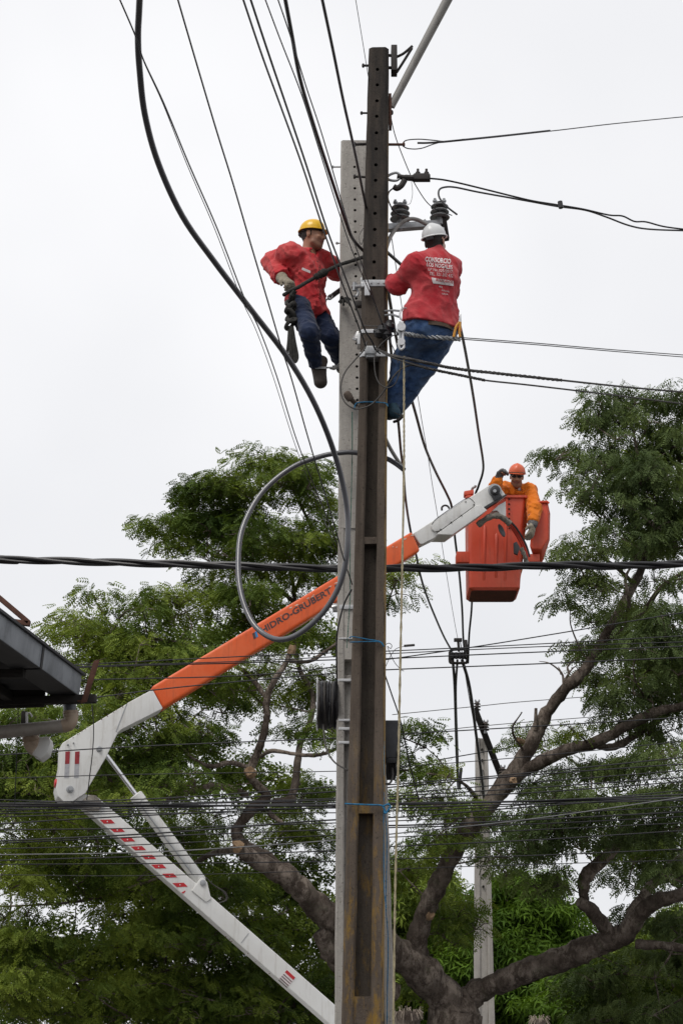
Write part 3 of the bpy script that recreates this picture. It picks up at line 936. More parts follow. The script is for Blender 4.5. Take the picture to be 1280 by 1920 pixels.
for x in (848, 855, 862, 869):
    mb = MB()
    mb.lathe(at(x, 1236, 25.98), (0, 0, 1), [(0, 0), (.03, .01), (.035, .05), (.03, .1), (.0, .11)], 10)
    mb.build('grip', MAT['rubber'], t)
mb = MB()
mb.box(at(858, 1200, 26), (.06, 0, 0), (0, .03, 0), (0, 0, .025))
mb.cyl(at(858, 1197, 26), at(860, 1222, 26), .02, 8)
mb.cyl(at(872, 1200, 26), at(873, 1222, 26), .03, 8)
mb.build('clamp', MAT['dark_iron'], t, bevel=.006)

# twisted heavy bundle right across the picture
t = thing('twisted_cable', at(640, 1066, 14.75), 'thick twisted black cable stretched right across the picture before boom and man bucket', 'cable')
base = spline(trace([(-900, 1000, 16.2), (-40, 1046, 15.2), (0, 1049, 15.1), (200, 1054, 14.9), (440, 1061, 14.8), (640, 1066, 14.75), (720, 1066, 14.75), (900, 1064, 14.8), (1050, 1060, 14.9), (1320, 1056, 15.2), (2400, 1010, 16.5)]), 40)
for k in range(3):
    Q = []
    L = 0
    for i, p in enumerate(base):
        if i: L += (p - base[i - 1]).length
        a = 2 * math.pi * (L / 1.5 + k / 3)
        Q.append(p + Vector((0, math.cos(a), math.sin(a))) * .0195)
    MB().tube(Q, .0185 if k else .0165, 9).build('strand', MAT['rubber'], t)

# lighter lines strung across behind the two poles
ORD = ['first', 'second', 'third', 'fourth', 'fifth', 'sixth', 'seventh', 'eighth', 'ninth', 'tenth', 'eleventh', 'twelfth', 'thirteenth', 'fourteenth', 'fifteenth', 'sixteenth']
TOPSET = [
    ([(-20, 1256), (135, 1247), (450, 1231), (632, 1224), (722, 1221), (1000, 1208), (1300, 1191)], .0095),
    ([(-20, 1259), (140, 1250), (450, 1240), (632, 1231), (722, 1226), (1000, 1213), (1300, 1203)], .009),
    ([(-20, 1265), (140, 1252), (450, 1243), (632, 1237), (722, 1235), (1000, 1223), (1300, 1211)], .011),
    ([(-20, 1282), (155, 1275), (450, 1267), (632, 1250), (722, 1237), (939, 1205), (1300, 1145)], .0105),
    ([(-20, 1330), (70, 1322), (170, 1309), (350, 1287), (632, 1262), (722, 1256), (1000, 1245), (1300, 1232)], .011),
    ([(-20, 1417), (250, 1400), (632, 1384), (722, 1378), (1000, 1362), (1300, 1344)], .0105),
]
for k, (pts, d) in enumerate(TOPSET):
    cable('street_wire', 'thin black line behind the poles, %s from top in the upper set' % ORD[k], pts, d, Y0=15.0 + .04 * k, Y1=15.3 - .03 * k, cat='wire', group='lines strung across the street, upper set')
LOWSET = [
    ([(-20, 1507), (300, 1497), (632, 1475), (722, 1472), (982, 1450), (1300, 1418)], .011),
    ([(-20, 1509), (300, 1503), (632, 1484), (722, 1477), (982, 1454), (1300, 1431)], .012),
    ([(-20, 1522), (225, 1511), (632, 1500), (722, 1494), (1000, 1477), (1300, 1456)], .011),
    ([(-20, 1508), (300, 1510), (632, 1511), (722, 1507), (1026, 1502), (1300, 1495)], .019),
    ([(-20, 1512), (300, 1512), (632, 1509), (722, 1509), (960, 1503), (1300, 1489)], .015),
    ([(-20, 1526), (300, 1519), (632, 1514), (722, 1500), (1000, 1486), (1300, 1464)], .011),
    ([(-20, 1546), (250, 1530), (632, 1515), (722, 1533), (940, 1517), (1140, 1502), (1300, 1494)], .012),
    ([(-20, 1578), (300, 1562), (632, 1537), (722, 1548), (1000, 1537), (1300, 1521)], .014),
    ([(-20, 1582), (320, 1567), (632, 1555), (722, 1552), (1000, 1545), (1300, 1530)], .011),
    ([(-20, 1614), (300, 1605), (632, 1595), (722, 1588), (1000, 1575), (1300, 1556)], .0105),
    ([(-20, 1621), (300, 1619), (632, 1615), (722, 1611), (1000, 1604), (1300, 1591)], .0095),
]
for k, (pts, d) in enumerate(LOWSET):
    cable('street_wire', 'black line behind the poles, %s from top in the lower bundle' % ORD[k], pts, d, Y0=15.0 + .03 * k, Y1=15.3 - .03 * k, cat='wire', group='lines strung across the street, lower bundle')
for k, (pts, d) in enumerate((
    ([(-20, 1460), (260, 1452), (632, 1446), (722, 1440), (1000, 1418), (1300, 1388)], .008),
    ([(-20, 1499), (280, 1506), (632, 1497), (722, 1490), (960, 1470), (1300, 1443)], .010),
    ([(-20, 1516), (260, 1516), (632, 1505), (722, 1514), (960, 1508), (1300, 1500)], .013),
    ([(-20, 1532), (260, 1525), (632, 1524), (722, 1521), (960, 1511), (1300, 1480)], .010),
    ([(-20, 1556), (260, 1553), (632, 1543), (722, 1540), (960, 1529), (1300, 1511)], .010),
    ([(-20, 1592), (260, 1584), (632, 1566), (722, 1570), (960, 1558), (1300, 1542)], .009),
    ([(-20, 1640), (260, 1642), (632, 1632), (722, 1630), (960, 1622), (1300, 1612)], .007))):
    cable('slack_line', 'slack black line woven through the bundle behind the poles, %s from the top' % ORD[k], pts, d, Y0=15.5 + .03 * k, Y1=15.6 - .02 * k, cat='wire', group='slack lines across the street')
cable('silver_line', 'bare silvery line crossing the lower bundle and rising to the right', [(-20, 1603), (300, 1597), (632, 1575), (722, 1565), (1000, 1535), (1300, 1492)], .0105, 'silver_wire', Y0=15.1, Y1=15.0, cat='wire')
cable('far_wire', 'hair-thin far wire above the crossarm of the far pole', [(735, 1340), (887, 1325), (1000, 1314), (1300, 1292)], .014, 'weathered_cable', Y0=31, Y1=33, cat='wire')
cable('far_wire', 'hair-thin far wire level with the middle insulator of the far pole', [(735, 1380), (905, 1361), (1127, 1343), (1300, 1330)], .014, 'weathered_cable', Y0=31, Y1=33, cat='wire')
cable('far_wire', 'thin far line slanting up to the right across the far pole', [(735, 1441), (803, 1428), (1000, 1393), (1120, 1365), (1300, 1325)], .02, Y0=31, Y1=31, cat='wire')
cable('drop_wire', 'thin wire hanging straight down before the white elbow of the boom', [(173, 1322), (176, 1365), (174, 1410), (168, 1460), (163, 1500)], .007, Y0=12.4, Y1=12.6, cat='wire')
cable('drop_wire', 'thin wire hanging straight down at the far left under the roof', [(35, 1325), (33, 1380), (31, 1440), (28, 1510)], .006, Y0=12.4, Y1=12.6, cat='wire')
cable('pole_wire', 'black wire running down the left edge of the pale pole below the loop', [(659, 1105), (646, 1130), (636, 1165), (631, 1200), (631, 1260), (632, 1330)], .014, Y0=13.6, Y1=14.0, cat='wire')
cable('guy_wire', 'pair of dark wires slanting down right behind the black splice box', [(718, 1255), (735, 1305), (750, 1350), (765, 1420), (785, 1500)], .012, Y0=14.6, Y1=15.0, cat='wire')
cable('tie_wire', 'thin curl of grey wire sticking out right of the brown pole by the blue rope', [(718, 1212), (728, 1206), (734, 1210), (732, 1216), (726, 1212), (731, 1225), (740, 1243), (752, 1256), (757, 1258)], .0055, 'weathered_cable', Y0=13.5, Y1=13.5, cat='wire')
t_ = cable('tie_wire', 'thin bent wire crossing the curl right of the brown pole', [(720, 1256), (728, 1238), (737, 1222), (748, 1214), (776, 1210)], .005, 'weathered_cable', Y0=13.5, Y1=13.6, cat='wire',
           extra=lambda mb: mb.cyl(at(758, 1211, 13.55), at(776, 1209.5, 13.6), .01, 8))

# ropes
def rope(name, label, pts, dia, m, Y0, Y1, cat='rope'):
    P = spline(trace(pts, Y0, Y1), 10)
    mb = MB()
    for k in range(2):
        L, Q = 0, []
        for i, p in enumerate(P):
            if i: L += (p - P[i - 1]).length
            a = 2 * math.pi * (L / (dia * 4) + k / 2)
            Q.append(p + Vector((math.cos(a), math.sin(a), 0)) * dia * .2)
        mb.tube(Q, dia * .32, 6)
    return tag(mb.build(name, MAT[m]), label, cat)


rope('hand_line', 'tan rope hanging straight down beside the brown pole from the pulley block',
     [(757, 668), (757, 780), (757, 880), (754, 1050), (752, 1150), (749, 1300), (746, 1450), (742, 1600), (739, 1760), (737, 1940)], .02, 'rope_tan', 13.0, 13.05)
rope('blue_rope', 'blue rope tied round both poles at the feet of the worker in jeans', [(664, 768), (667, 757), (680, 754), (700, 754), (722, 756), (727, 762)], .014, 'rope_blue', 13.4, 13.38)
rope('blue_rope', 'blue rope wound round the brown pole just below the boom height', [(655, 1196), (662, 1194), (690, 1199), (712, 1203), (719, 1212), (712, 1204), (690, 1203), (656, 1204)], .013, 'rope_blue', 13.38, 13.37)
rope('blue_rope', 'blue rope wound round the brown pole over the yellow-stained lower panel', [(647, 1507), (665, 1508), (690, 1509), (714, 1510), (720, 1516), (722, 1525), (728, 1518), (731, 1512), (727, 1508), (719, 1511)], .018, 'rope_blue', 13.37, 13.36)
rope('thin_rope', 'thin blue cord hanging along the right edge of the brown pole', [(721, 765), (720, 830), (720, 930), (719, 1060), (720, 1200), (719, 1300), (720, 1390), (719, 1510), (719, 1600), (720, 1670), (724, 1702)], .008, 'rope_blue', 13.42, 13.4)
rope('thin_rope', 'dark blue cord with a knot hanging low before the pale pole', [(722, 1524), (725, 1580), (724, 1640), (723, 1700), (727, 1760), (726, 1850), (725, 1930)], .009, 'rope_blue', 13.95, 13.95)
rope('thin_rope', 'thin dark green cord running down the pale pole between both poles', [(660, 772), (660, 850), (658, 950), (656, 1060), (656, 1120), (653, 1170), (650, 1215)], .009, 'rope_green', 13.9, 13.95)

# rolled cable and splice box
t = thing('cable_coil', at(612, 1360, 14.2), 'black coil of spare cable strapped to the left side of the pale pole', 'cable coil')
for k in range(9):
    x = 597 + k * 4.2
    c = at(x, 1319, 14.2)
    mb = MB()
    for q in range(3):
        P = []
        R = .20 - .012 * q + random.uniform(-.006, .006)
        ph = random.uniform(0, 6)
        for j in range(29):
            a = 2 * math.pi * j / 28
            P.append(c + Vector((random.uniform(-.003, .003) + .008 * math.sin(a + ph), math.cos(a) * R * .95, math.sin(a) * R * (1.02 if math.sin(a) < 0 else .88))))
        mb.tube(P, .0085, 6, caps=False)
    mb.build('turn', MAT['weathered_cable' if k % 3 == 0 else 'rubber'], t)
mb = MB()
mb.box(at(594.5, 1320, 14.2), (.006, 0, 0), (0, .02, 0), (0, 0, .22))
mb.box(at(615, 1320, 14.2), (.1, 0, 0), (0, .012, 0), (0, 0, .012))
mb.build('holder', MAT['bright_metal'], t, bevel=.002)
cable('tail_cable', 'grey cable tail curving from the coil to the foot of the brown pole', [(606, 1358), (608, 1385), (614, 1410), (628, 1430), (651, 1444)], .013, 'weathered_cable', Y0=14.1, Y1=13.6, n=8)
t = thing('splice_box', at(735, 1440, 13.9), 'black plastic splice box fixed to the right side of the poles', 'junction box')
mb = MB()
mb.box(at(735, 1388, 13.8), (.062, 0, 0), (0, .055, 0), (0, 0, .15))
mb.build('cover', MAT['black_plastic'], t, bevel=.018, seg=3)
mb = MB()
mb.box(at(734, 1422, 13.8), (.055, 0, 0), (0, .05, 0), (0, 0, .045))
for s in (-1, 1):
    mb.box(at(735 + s * 10, 1415, 13.74), (.006, 0, 0), (0, .01, 0), (0, 0, .03))
mb.build('base', MAT['rubber'], t, bevel=.01)
for k in range(4):
    MB().tube(spline(trace([(727 + 4 * k, 1430), (726 + 5 * k, 1447), (728 + 3 * k, 1462)], 13.8, 13.85), 5), .014, 8).build('gland', MAT['rubber'], t)
MB().tube(spline(trace([(735, 1440), (736, 1455), (731, 1468), (720, 1470)], 13.8, 13.7), 6), .008, 7).build('lead', MAT['weathered_cable'], t)
mb = MB()
mb.box(at(735, 1388, 13.95), (.03, 0, 0), (0, .1, 0), (0, 0, .1))
mb.build('bracket', MAT['galvanised'], t)

# ------------------------------------------------------------------ roof corner at the left
roof = thing('house_roof', at(60, 1300, 11.5), 'dark metal eaves with a grey box gutter at the left edge', 'roof')
gA, gB = at(154, 1265, 12.2), at(0, 1152, 10.75)
_d = ray(0, 1148)
gB = Vector((0, 0, CAMZ)) + _d * ((gA.z - CAMZ) / _d.z)
gdir = (gB - gA).normalized()
gA2, gB2 = gA, gA + gdir * 4.5
H, W = .148, .20
inw = Vector((-abs(gdir.y), gdir.x if gdir.x > 0 else gdir.x, 0)).normalized()
inw = Vector((gdir.y, -gdir.x, 0)).normalized()
if inw.x > 0: inw = -inw
dn = Vector((0, 0, -1))
mb = MB()
prof = [(0, 0), (0.012, H), (W, H), (W, 0.02), (W - .008, .02), (W - .008, H - .008), (.02, H - .008), (.008, 0)]
for s0, s1 in ((0.0, 0.86), (0.87, 2.1), (2.11, 4.5)):
    mb.loft([[gA2 + gdir * s + inw * a + dn * b for a, b in prof] for s in (s0, (s0 + s1) / 2, s1)])
mb.loft([[gA2 + gdir * s + inw * a + dn * b for a, b in ((0, 0.0), (.012, H), (W, H), (W, 0))] for s in (0, .006)])
gut = mb.build('gutter', MAT['gutter'], roof, bevel=.003, angle=20)
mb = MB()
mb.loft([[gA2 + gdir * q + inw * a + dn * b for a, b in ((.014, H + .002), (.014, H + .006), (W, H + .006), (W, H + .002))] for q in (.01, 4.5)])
mb.build('gutter_dark_plate', MAT['roof_metal'], roof)  # dark plate added under the gutter's bottom; grime and underside shade in its colour
for s in (0.865, 2.105):
    mb = MB()
    mb.loft([[gA2 + gdir * q + inw * a + dn * b for a, b in ((-.006, -.004), (.006, H + .006), (W, H + .006), (W, H), (.02, H - .002), (0.006, 0))] for q in (s - .018, s + .018)])
    mb.build('joint_strap', MAT['roof_metal'], gut)
mb = MB()
mb.loft([[gA2 + gdir * s + inw * a + dn * b for a, b in ((-.02, -.014), (-.02, .004), (.03, .0), (.6, -.06), (.6, -.085), (.0, -.022))] for s in (-.03, 2.2, 4.5)])
mb.build('roof_lip', MAT['roof_metal'], roof, angle=20)
# corrugated sheets seen from below
mb = MB()
rings = []
for q in range(90):
    s = q * .05
    zc = .018 * math.sin(q * math.pi / 2)
    za, zb = -H + .03, -H + .16
    rings.append([gA2 + gdir * s + inw * (W + .01) + Vector((0, 0, za + zc)), gA2 + gdir * s + inw * 3.2 + Vector((0, 0, zb + zc)),
                  gA2 + gdir * s + inw * 3.2 + Vector((0, 0, zb + .005 + zc)), gA2 + gdir * s + inw * (W + .01) + Vector((0, 0, za + .005 + zc))])
mb.loft(rings)
mb.build('corrugated_sheet', MAT['roof_metal'], roof, smooth=False)
for k, s in enumerate((-.02, .8, 1.7, 2.7, 3.7)):
    mb = MB()
    a = gA2 + gdir * (s + .06) + inw * (W * .6 if k else -.12) + Vector((0, 0, -H - .035))
    b = gA2 + gdir * (s + .06) + inw * 3.2 + Vector((0, 0, -H - .035 if k == 0 else -H + .03))
    mb.box((a + b) / 2, (b - a) / 2, gdir * .03, Vector((0, 0, .028)))
    mb.build('rafter', MAT['dark_wood'], roof, bevel=.004)
mb = MB()
mb.box(gA2 + gdir * .03 + inw * 1.75 + Vector((0, 0, -H + .06)), gdir * .012, inw * 1.5, Vector((0, 0, .14)))
mb.build('fascia_board', MAT['dark_wood'], roof, bevel=.004)
mb = MB()
for k in range(3):
    a = gA2 + inw * (.5 + .8 * k) + Vector((0, 0, -H - .005 + .03 * k))
    mb.box(a + gdir * 2.2, gdir * 2.25, inw * .03, Vector((0, 0, .03)))
mb.build('purlin', MAT['dark_wood'], roof)
mb = MB()
a = gA2 + gdir * .1 + inw * 1.0 + Vector((0, 0, -.55))
mb.box(a + gdir * 2.2 + inw * .6 + Vector((0, 0, -.6)), gdir * 2.1, inw * .08, Vector((0, 0, .95)))
mb.build('wall_top', MAT['dark_wood'], roof)
mb = MB()
mb.box(a + gdir * 2.2 + inw * .6 + Vector((0, 0, -2.42)), gdir * 2.1, inw * .09, Vector((0, 0, .9)))
mb.build('wall', MAT['paving'], roof)
br = thing('rusty_bracket', at(172, 1275, 12.1), 'rusty brown flat bar leaning at the end of the gutter', 'bracket')
mb = MB()
a, b = at(157, 1318, 12.1), at(182, 1238, 12.05)
d = (b - a)
mb.box((a + b) / 2, d / 2, Vector((.022, 0, .006)), Vector((0, .006, 0)))
mb.box(at(160, 1316, 12.15), (.05, 0, 0), (0, .03, 0), (0, 0, .006))
mb.build('bar', MAT['rust'], br, bevel=.003)
br = thing('angle_frame', at(40, 1166, 11.2), 'rusty red angle-iron frame corner above the gutter', 'frame')
for a, b, nm in (((-30, 1096), (55, 1168), 'rail'), ((57, 1170), (20, 1165), 'strut')):
    mb = MB()
    A, B = at(a[0], a[1], 11.2), at(b[0], b[1], 11.2)
    d = B - A
    u = d.cross(Vector((0, 1, 0))).normalized()
    mb.box((A + B) / 2, d / 2, u * .016, Vector((0, .02, 0)))
    mb.build(nm, MAT['rust'], br, bevel=.003)
dp = thing('drainpipe', at(132, 1330, 12.25), 'drainpipe elbow and level pipe below the gutter corner', 'drainpipe')
MB().tube(spline(trace([(131, 1303), (131, 1322), (132, 1337)], 12.3, 12.25), 4), .045, 16).build('outlet', MAT['grey_pipe'], dp)
MB().tube(spline(trace([(133, 1334), (134, 1345), (130, 1357), (118, 1361)], 12.25, 12.25), 6), .050, 16).build('elbow', MAT['pvc'], dp)
mb = MB()
mb.tube([at(133, 1334, 12.25), at(133, 1338.5, 12.25)], .055, 16)
mb.tube([at(133.4, 1341, 12.25), at(133.6, 1344, 12.25)], .0535, 16)
mb.build('collar', MAT['pvc'], dp)
MB().tube(trace([(121, 1361), (60, 1367), (0, 1373), (-60, 1379)], 12.25, 12.1), .046, 16).build('level_pipe', MAT['pvc_grey'], dp)
fl = thing('flood_lamp', at(70, 1395, 12.4), 'white and brown angular lamp hanging under the level drainpipe', 'lamp')
mb = MB()
mb.prism([at(x, y, 12.35) for x, y in ((74, 1382), (92, 1381), (95, 1391), (89, 1412), (75, 1423), (60, 1414))], (0, .16, 0))
mb.build('housing', MAT['white_paint'], fl, bevel=.008)
mb = MB()
mb.prism([at(x, y, 12.33) for x, y in ((46, 1378), (74, 1382), (70, 1398), (60, 1412), (50, 1408), (44, 1396))], (0, .15, 0))
mb.lathe(at(58, 1380, 12.36), (.15, -.6, -.9), [(0, 0), (.055, 0), (.06, .03), (.05, .05), (0, .055)], 16)
mb.build('shade', MAT['pvc'], fl, bevel=.006)
mb = MB()
mb.cyl(at(51, 1336, 12.45), at(51, 1385, 12.42), .009, 8)
mb.tube(spline(trace([(51, 1338), (57, 1338), (61, 1344)], 12.45, 12.45), 4), .007, 6)
mb.build('stem', MAT['white_cloth'], fl)
MB().box(at(46, 1347, 12.5), (.02, 0, 0), (0, .02, 0), (0, 0, .05)).build('clip', MAT['dark_iron'], fl, bevel=.003)

# ------------------------------------------------------------------ far pole
PF = Pole(33.0, 33.25, (1900, 889, 927), (1395, 892, 914), 1383)
far = thing('utility_pole', (PF.lr(0)[0] + .15, 33.1, 0), 'distant pale concrete pole seen between the tree limbs', 'utility pole')
mb = MB()
PF.shaft(mb, 0, PF.ztop, 0, 1, .35, 1, ch=.01)
PF.shaft(mb, 0, PF.ztop - .004, 0, .3, 0, .352, ch=.01)
PF.shaft(mb, 0, PF.ztop - .004, .7, .996, 0, .352, ch=.01)
PF.shaft(mb, 0, PF.ztop - .006, .29, .71, .15, .353, ch=.004)
mb.build('shaft', MAT['far_concrete'], far)
for y in (1405, 1425, 1445, 1465, 1485, 1640, 1662, 1690, 1710):
    z = PF.z(y)
    l, r = PF.lr(z)
    MB().cyl(Vector((lerp(l, r, .5), 33.0, z)), Vector((lerp(l, r, .5), 33.1, z)), .022, 8).build('bolt_hole_plug', MAT['hole'], far)  # solid dark plug, not bored; the inner shade is put into its colour
xa = thing('leaning_crossarm', at(915, 1400, 32.8), 'dark leaning crossarm with insulators on the distant pole', 'crossarm')
mb = MB()
a, b = at(889, 1328, 32.6), at(945, 1472, 33.4)
d = (b - a)
u = d.cross(Vector((0, 1, 0))).normalized()
mb.box((a + b) / 2, d / 2, u * .055, Vector((0, .05, 0)))
mb.build('beam', MAT['dark_wood'], xa, bevel=.01)
for x, y, nm in ((893, 1332, 'top'), (909, 1370, 'middle'), (941, 1455, 'lowest')):
    insulator(at(x, y, 32.7), (0.1, 0, 1), .075, .16, 'small dark ribbed insulator, the %s one on the leaning far crossarm' % nm, MAT['brown_porcelain'], 'insulators of the far pole')
mb = MB()
a, b = at(880, 1490, 33.0), at(935, 1488, 33.3)
mb.box((a + b) / 2, (b - a) / 2, Vector((0, .04, 0)), Vector((0, 0, .04)))
mb.build('lower_bracket', MAT['galvanised'], far)
mb = MB()
mb.cyl(at(860, 1480, 33.5), at(864, 1440, 33.5), .03, 8)
tag(mb.build('cable_stub', MAT['rubber']), 'short dark cable end pointing up left of the far pole', 'cable')

# ------------------------------------------------------------------ aerial lift
lift_p0 = at(150, 1440, 19.0)
lift_p1 = at(930, 922, 20.2)
hd = Vector((lift_p1.x - lift_p0.x, lift_p1.y - lift_p0.y, 0)).normalized()
LN = Vector((-hd.y, hd.x, 0))          # away from the camera, across the booms
if LN.y < 0: LN = -LN


def lp(x, y, off=0.0):
    """a point on the boom's side plane, off metres towards the back"""
    return on_plane(x, y, lift_p0 + LN * off, LN)


lift = thing('aerial_lift', Vector((lift_p0.x + hd.x * 4.2, lift_p0.y + hd.y * 4.2, 0)), 'orange and white bucket-truck boom folded at a white elbow', 'aerial lift')


def slab(name, poly, off, depth, m, bevel=.012, parent=lift, seg=3, angle=30):
    mb = MB()
    mb.prism([lp(x, y, off) for x, y in poly], LN * depth)
    return mb.build(name, m, parent, bevel=bevel, seg=seg, angle=angle)


# orange fibreglass boom
ub = slab('upper_boom', [(285, 1287), (772, 996), (788, 1032), (306, 1328)], 0.0, .27, MAT['orange_paint'], .035, seg=4)


def on_boom_text(body, x0, y0, x1, y1, size_scale, m, parent, name, off, shear=0.0, bold=0.0, width=None, up=None, height=None):
    a, b = lp(x0, y0, off), lp(x1, y1, off)
    cu = bpy.data.curves.new(name, 'FONT')
    cu.body = body
    cu.offset = bold
    cu.shear = shear
    cu.resolution_u = 3
    cu.extrude = 0.0
    tmp = link(bpy.data.objects.new(name + '_tmp', cu))
    dg = bpy.context.evaluated_depsgraph_get()
    me = bpy.data.meshes.new_from_object(tmp.evaluated_get(dg), depsgraph=dg)
    bpy.data.objects.remove(tmp)
    co = np.array([v.co[:] for v in me.vertices])
    x = co[:, 0]
    ex = (b - a)
    L = ex.length
    ex.normalize()
    ez = ex.cross(LN)
    if ez.z < 0: ez = -ez
    sx = L / (x.max() - x.min())
    sy = (height or 0.1) / 0.73
    org = ORG[parent.name]
    for v, c in zip(me.vertices, co):
        p = a + ex * ((c[0] - x.min()) * sx) + ez * (c[1] * sy) - org
        v.co = p
    me.materials.append(m)
    o = link(bpy.data.objects.new(name, me))
    o.parent = parent
    ORG[o.name] = org
    return o


on_boom_text('HIDRO-GRUBERT', 492, 1188, 624, 1110, 1, MAT['faded_text'], ub, 'lettering', -.003, shear=.12, bold=.028, height=.07)
for poly, m in ((((473, 1188), (477, 1185.5), (480, 1196), (476, 1198.5)), 'faded_text'), (((477.5, 1185.2), (481, 1183), (484, 1193.5), (480.5, 1195.7)), 'blue_sticker'),
                (((627, 1097.5), (630, 1095.7), (633, 1105), (630, 1106.8)), 'faded_text'), (((630.5, 1095.4), (634, 1093.3), (637, 1102.7), (633.5, 1104.7)), 'blue_sticker')):
    slab('logo_block', poly, -.0035, .003, MAT[m], 0, ub)
# scuffs on the orange boom
mb = MB()
for k in range(16):
    t = random.random()
    x, y = lerp(470, 775, t), lerp(1180, 998, t) + random.uniform(2, 9)
    s = random.uniform(.6, 1.8)
    mb.prism([lp(x + dx * s, y + dy * s, -.0025) for dx, dy in ((-2.5, 1.2), (0, -.8), (2.6, -1.2), (1.2, .6))], LN * .002)
mb.build('scuffs', MAT['chip_paint'], ub, kind='stuff')

# white tip section
tip = slab('boom_tip', [(774, 1000), (917, 909), (938, 914), (949, 930), (908, 954), (822, 1005), (792, 1020), (787, 1020)], .02, .21, MAT['white_paint'], .014)
zp = lambda pts: [(760 + x / 4.267, 840 + y / 4.267) for x, y in pts]
cover = slab('side_cover', zp([(255, 682), (560, 462), (600, 452), (652, 497), (375, 694), (262, 692)]), -.05, .32, MAT['white_paint'], .01)
plate = slab('cover_plate', zp([(205, 622), (222, 590), (260, 555), (460, 420), (500, 402), (528, 405), (548, 440), (540, 470), (280, 658), (235, 665), (212, 650)]), -.012, .03, MAT['white_paint'], .006, seg=2)
for x, y in ((447, 540), (365, 594), (280, 650), (545, 455), (480, 430)):
    x, y = zp([(x, y)])[0]
    MB().cyl(lp(x, y, -.058 if y > 964 else -.02), lp(x, y, .0), .008, 8).build('screw', MAT['dark_iron'], cover)
# dark seam line round the oval plate
mb = MB()
seam = [lp(x, y, -.0135) for x, y in zp([(208, 612), (235, 575), (300, 525), (460, 416), (505, 399), (545, 430), (550, 452), (525, 485), (285, 655), (240, 668)])]
mb.tube(spline(seam, 4), .0035, 5)
mb.build('seam', MAT['dark_iron'], plate)
slab('seal', zp([(630, 468), (800, 368), (812, 376), (645, 484)]), -.01, .22, MAT['black_plastic'], .004)
c = zp([(710, 345)])[0]
mb = MB()
mb.lathe(lp(*c, .03), -LN, [(0, 0), (.085, 0), (.085, .025), (.06, .03), (0, .03)], 28)
mb.build('pivot_ring', MAT['galvanised'], lift)
mb = MB()
mb.lathe(lp(*c, .0), -LN, [(0, 0), (.058, 0), (.058, .05), (.03, .055), (.03, .08), (0, .08)], 24)
mb.prism([lp(x, y, -.03) for x, y in zp([(682, 350), (740, 345), (772, 385), (715, 420)])], LN * .04)
mb.build('pivot_cap', MAT['black_plastic'], lift, bevel=.005)
MB().lathe(lp(*c, -.075), -LN, [(0, 0), (.022, 0), (.022, .016), (0, .016)], 6).build('pivot_bolt', MAT['galvanised'], lift)
slab('tip_bracket', zp([(690, 505), (745, 455), (800, 425), (803, 545), (770, 540), (730, 500)]), .05, .12, MAT['white_paint'], .006)
# lifting eye on top
mb = MB()
mb.tube(spline([lp(x, y, .1) for x, y in zp([(290, 500), (290, 475), (310, 460), (335, 465), (350, 485)])], 5), .012, 8)
mb.build('lifting_eye', MAT['dark_iron'], lift)
# hoses at the tip
P = spline([at(x, y, Y) for x, y, Y in ((895, 985, 20.3), (912, 972, 20.25), (928, 967, 20.25), (942, 971, 20.3), (955, 982, 20.35))], 6)
MB().tube(P, [.036 + .004 * math.sin(i * 1.1) for i in range(len(P))], 12, jit=.08).build('hose_sleeve', MAT['hose_wrap'], lift)
for k in range(3):
    P = spline([at(x + 3 * k, y - 2 * k, Y) for x, y, Y in ((945, 978, 20.32), (958, 990, 20.45), (970, 1008, 20.6), (980, 1028, 20.68), (986, 1048, 20.7))], 6)
    MB().tube(P, .014, 8).build('hose', MAT['red_hose'] if k < 2 else MAT['black_plastic'], lift)
P = spline([at(x, y, Y) for x, y, Y in ((976, 1028, 20.66), (982, 1040, 20.66), (987, 1055, 20.7))], 6)
MB().tube(P, [.026 + .004 * math.sin(i * 1.7) for i in range(len(P))], 10, jit=.15).build('hose_sleeve', MAT['hose_wrap'], lift)
mb = MB()
mb.prism([at(x, y, 20.5) for x, y in ((962, 1018), (968, 1015), (974, 1026), (970, 1040), (963, 1037))], (0, .05, 0))
mb.build('hose_clip', MAT['black_plastic'], lift, bevel=.006)
mb = MB()
ring = [at(940 + 7 * math.cos(a) * .9 + 3 * math.sin(a), 994 + 11 * math.sin(a) + 4 * math.cos(a), 20.42) for a in [k * 2 * math.pi / 18 for k in range(18)]]
mb.prism(ring, (0, .04, 0))
mb.build('rubber_pad', MAT['grey_pipe'], lift, bevel=.006)

# white elbow
ze = lambda pts: [(x / 2.909, 1100 + y / 2.909) for x, y in pts]
elbow = slab('elbow_plate', ze([(833, 560), (700, 632), (690, 640), (345, 850), (335, 865), (332, 960), (308, 1100), (318, 1145), (350, 1175), (385, 1180), (470, 1125), (490, 1085), (580, 930), (645, 795), (668, 776), (890, 664)]), -.02, .31, MAT['white_paint'], .012)
for (x, y, r) in ((383, 1105, .04), (542, 886, .032), (372, 862, .011), (402, 853, .008)):
    x, y = ze([(x, y)])[0]
    mb = MB()
    mb.lathe(lp(x, y, -.02), -LN, [(0, 0), (r, 0), (r, .008), (r * .75, .012), (r * .55, .012), (r * .5, .03), (0, .03)], 16)
    mb.build('pivot_pin', MAT['galvanised'], elbow)
for x0 in (358, 411):
    slab('reflector', ze([(x0, 900), (x0 + 25, 898), (x0 + 22, 966), (x0 - 2, 968)]), -.0235, .003, MAT['dark_red_sticker'], 0, elbow)
    slab('reflector', ze([(x0 - 2, 969), (x0 + 22, 967), (x0 + 19, 1041), (x0 - 6, 1043)]), -.0235, .003, MAT['grey_sticker'], 0, elbow)
MB().lathe(lp(*ze([(312, 1075)])[0], .1), Vector((-1, -.1, 0)), [(0, 0), (.05, 0), (.05, .02), (.03, .03), (0, .032)], 16).build('side_reflector', MAT['red_sticker'], elbow)
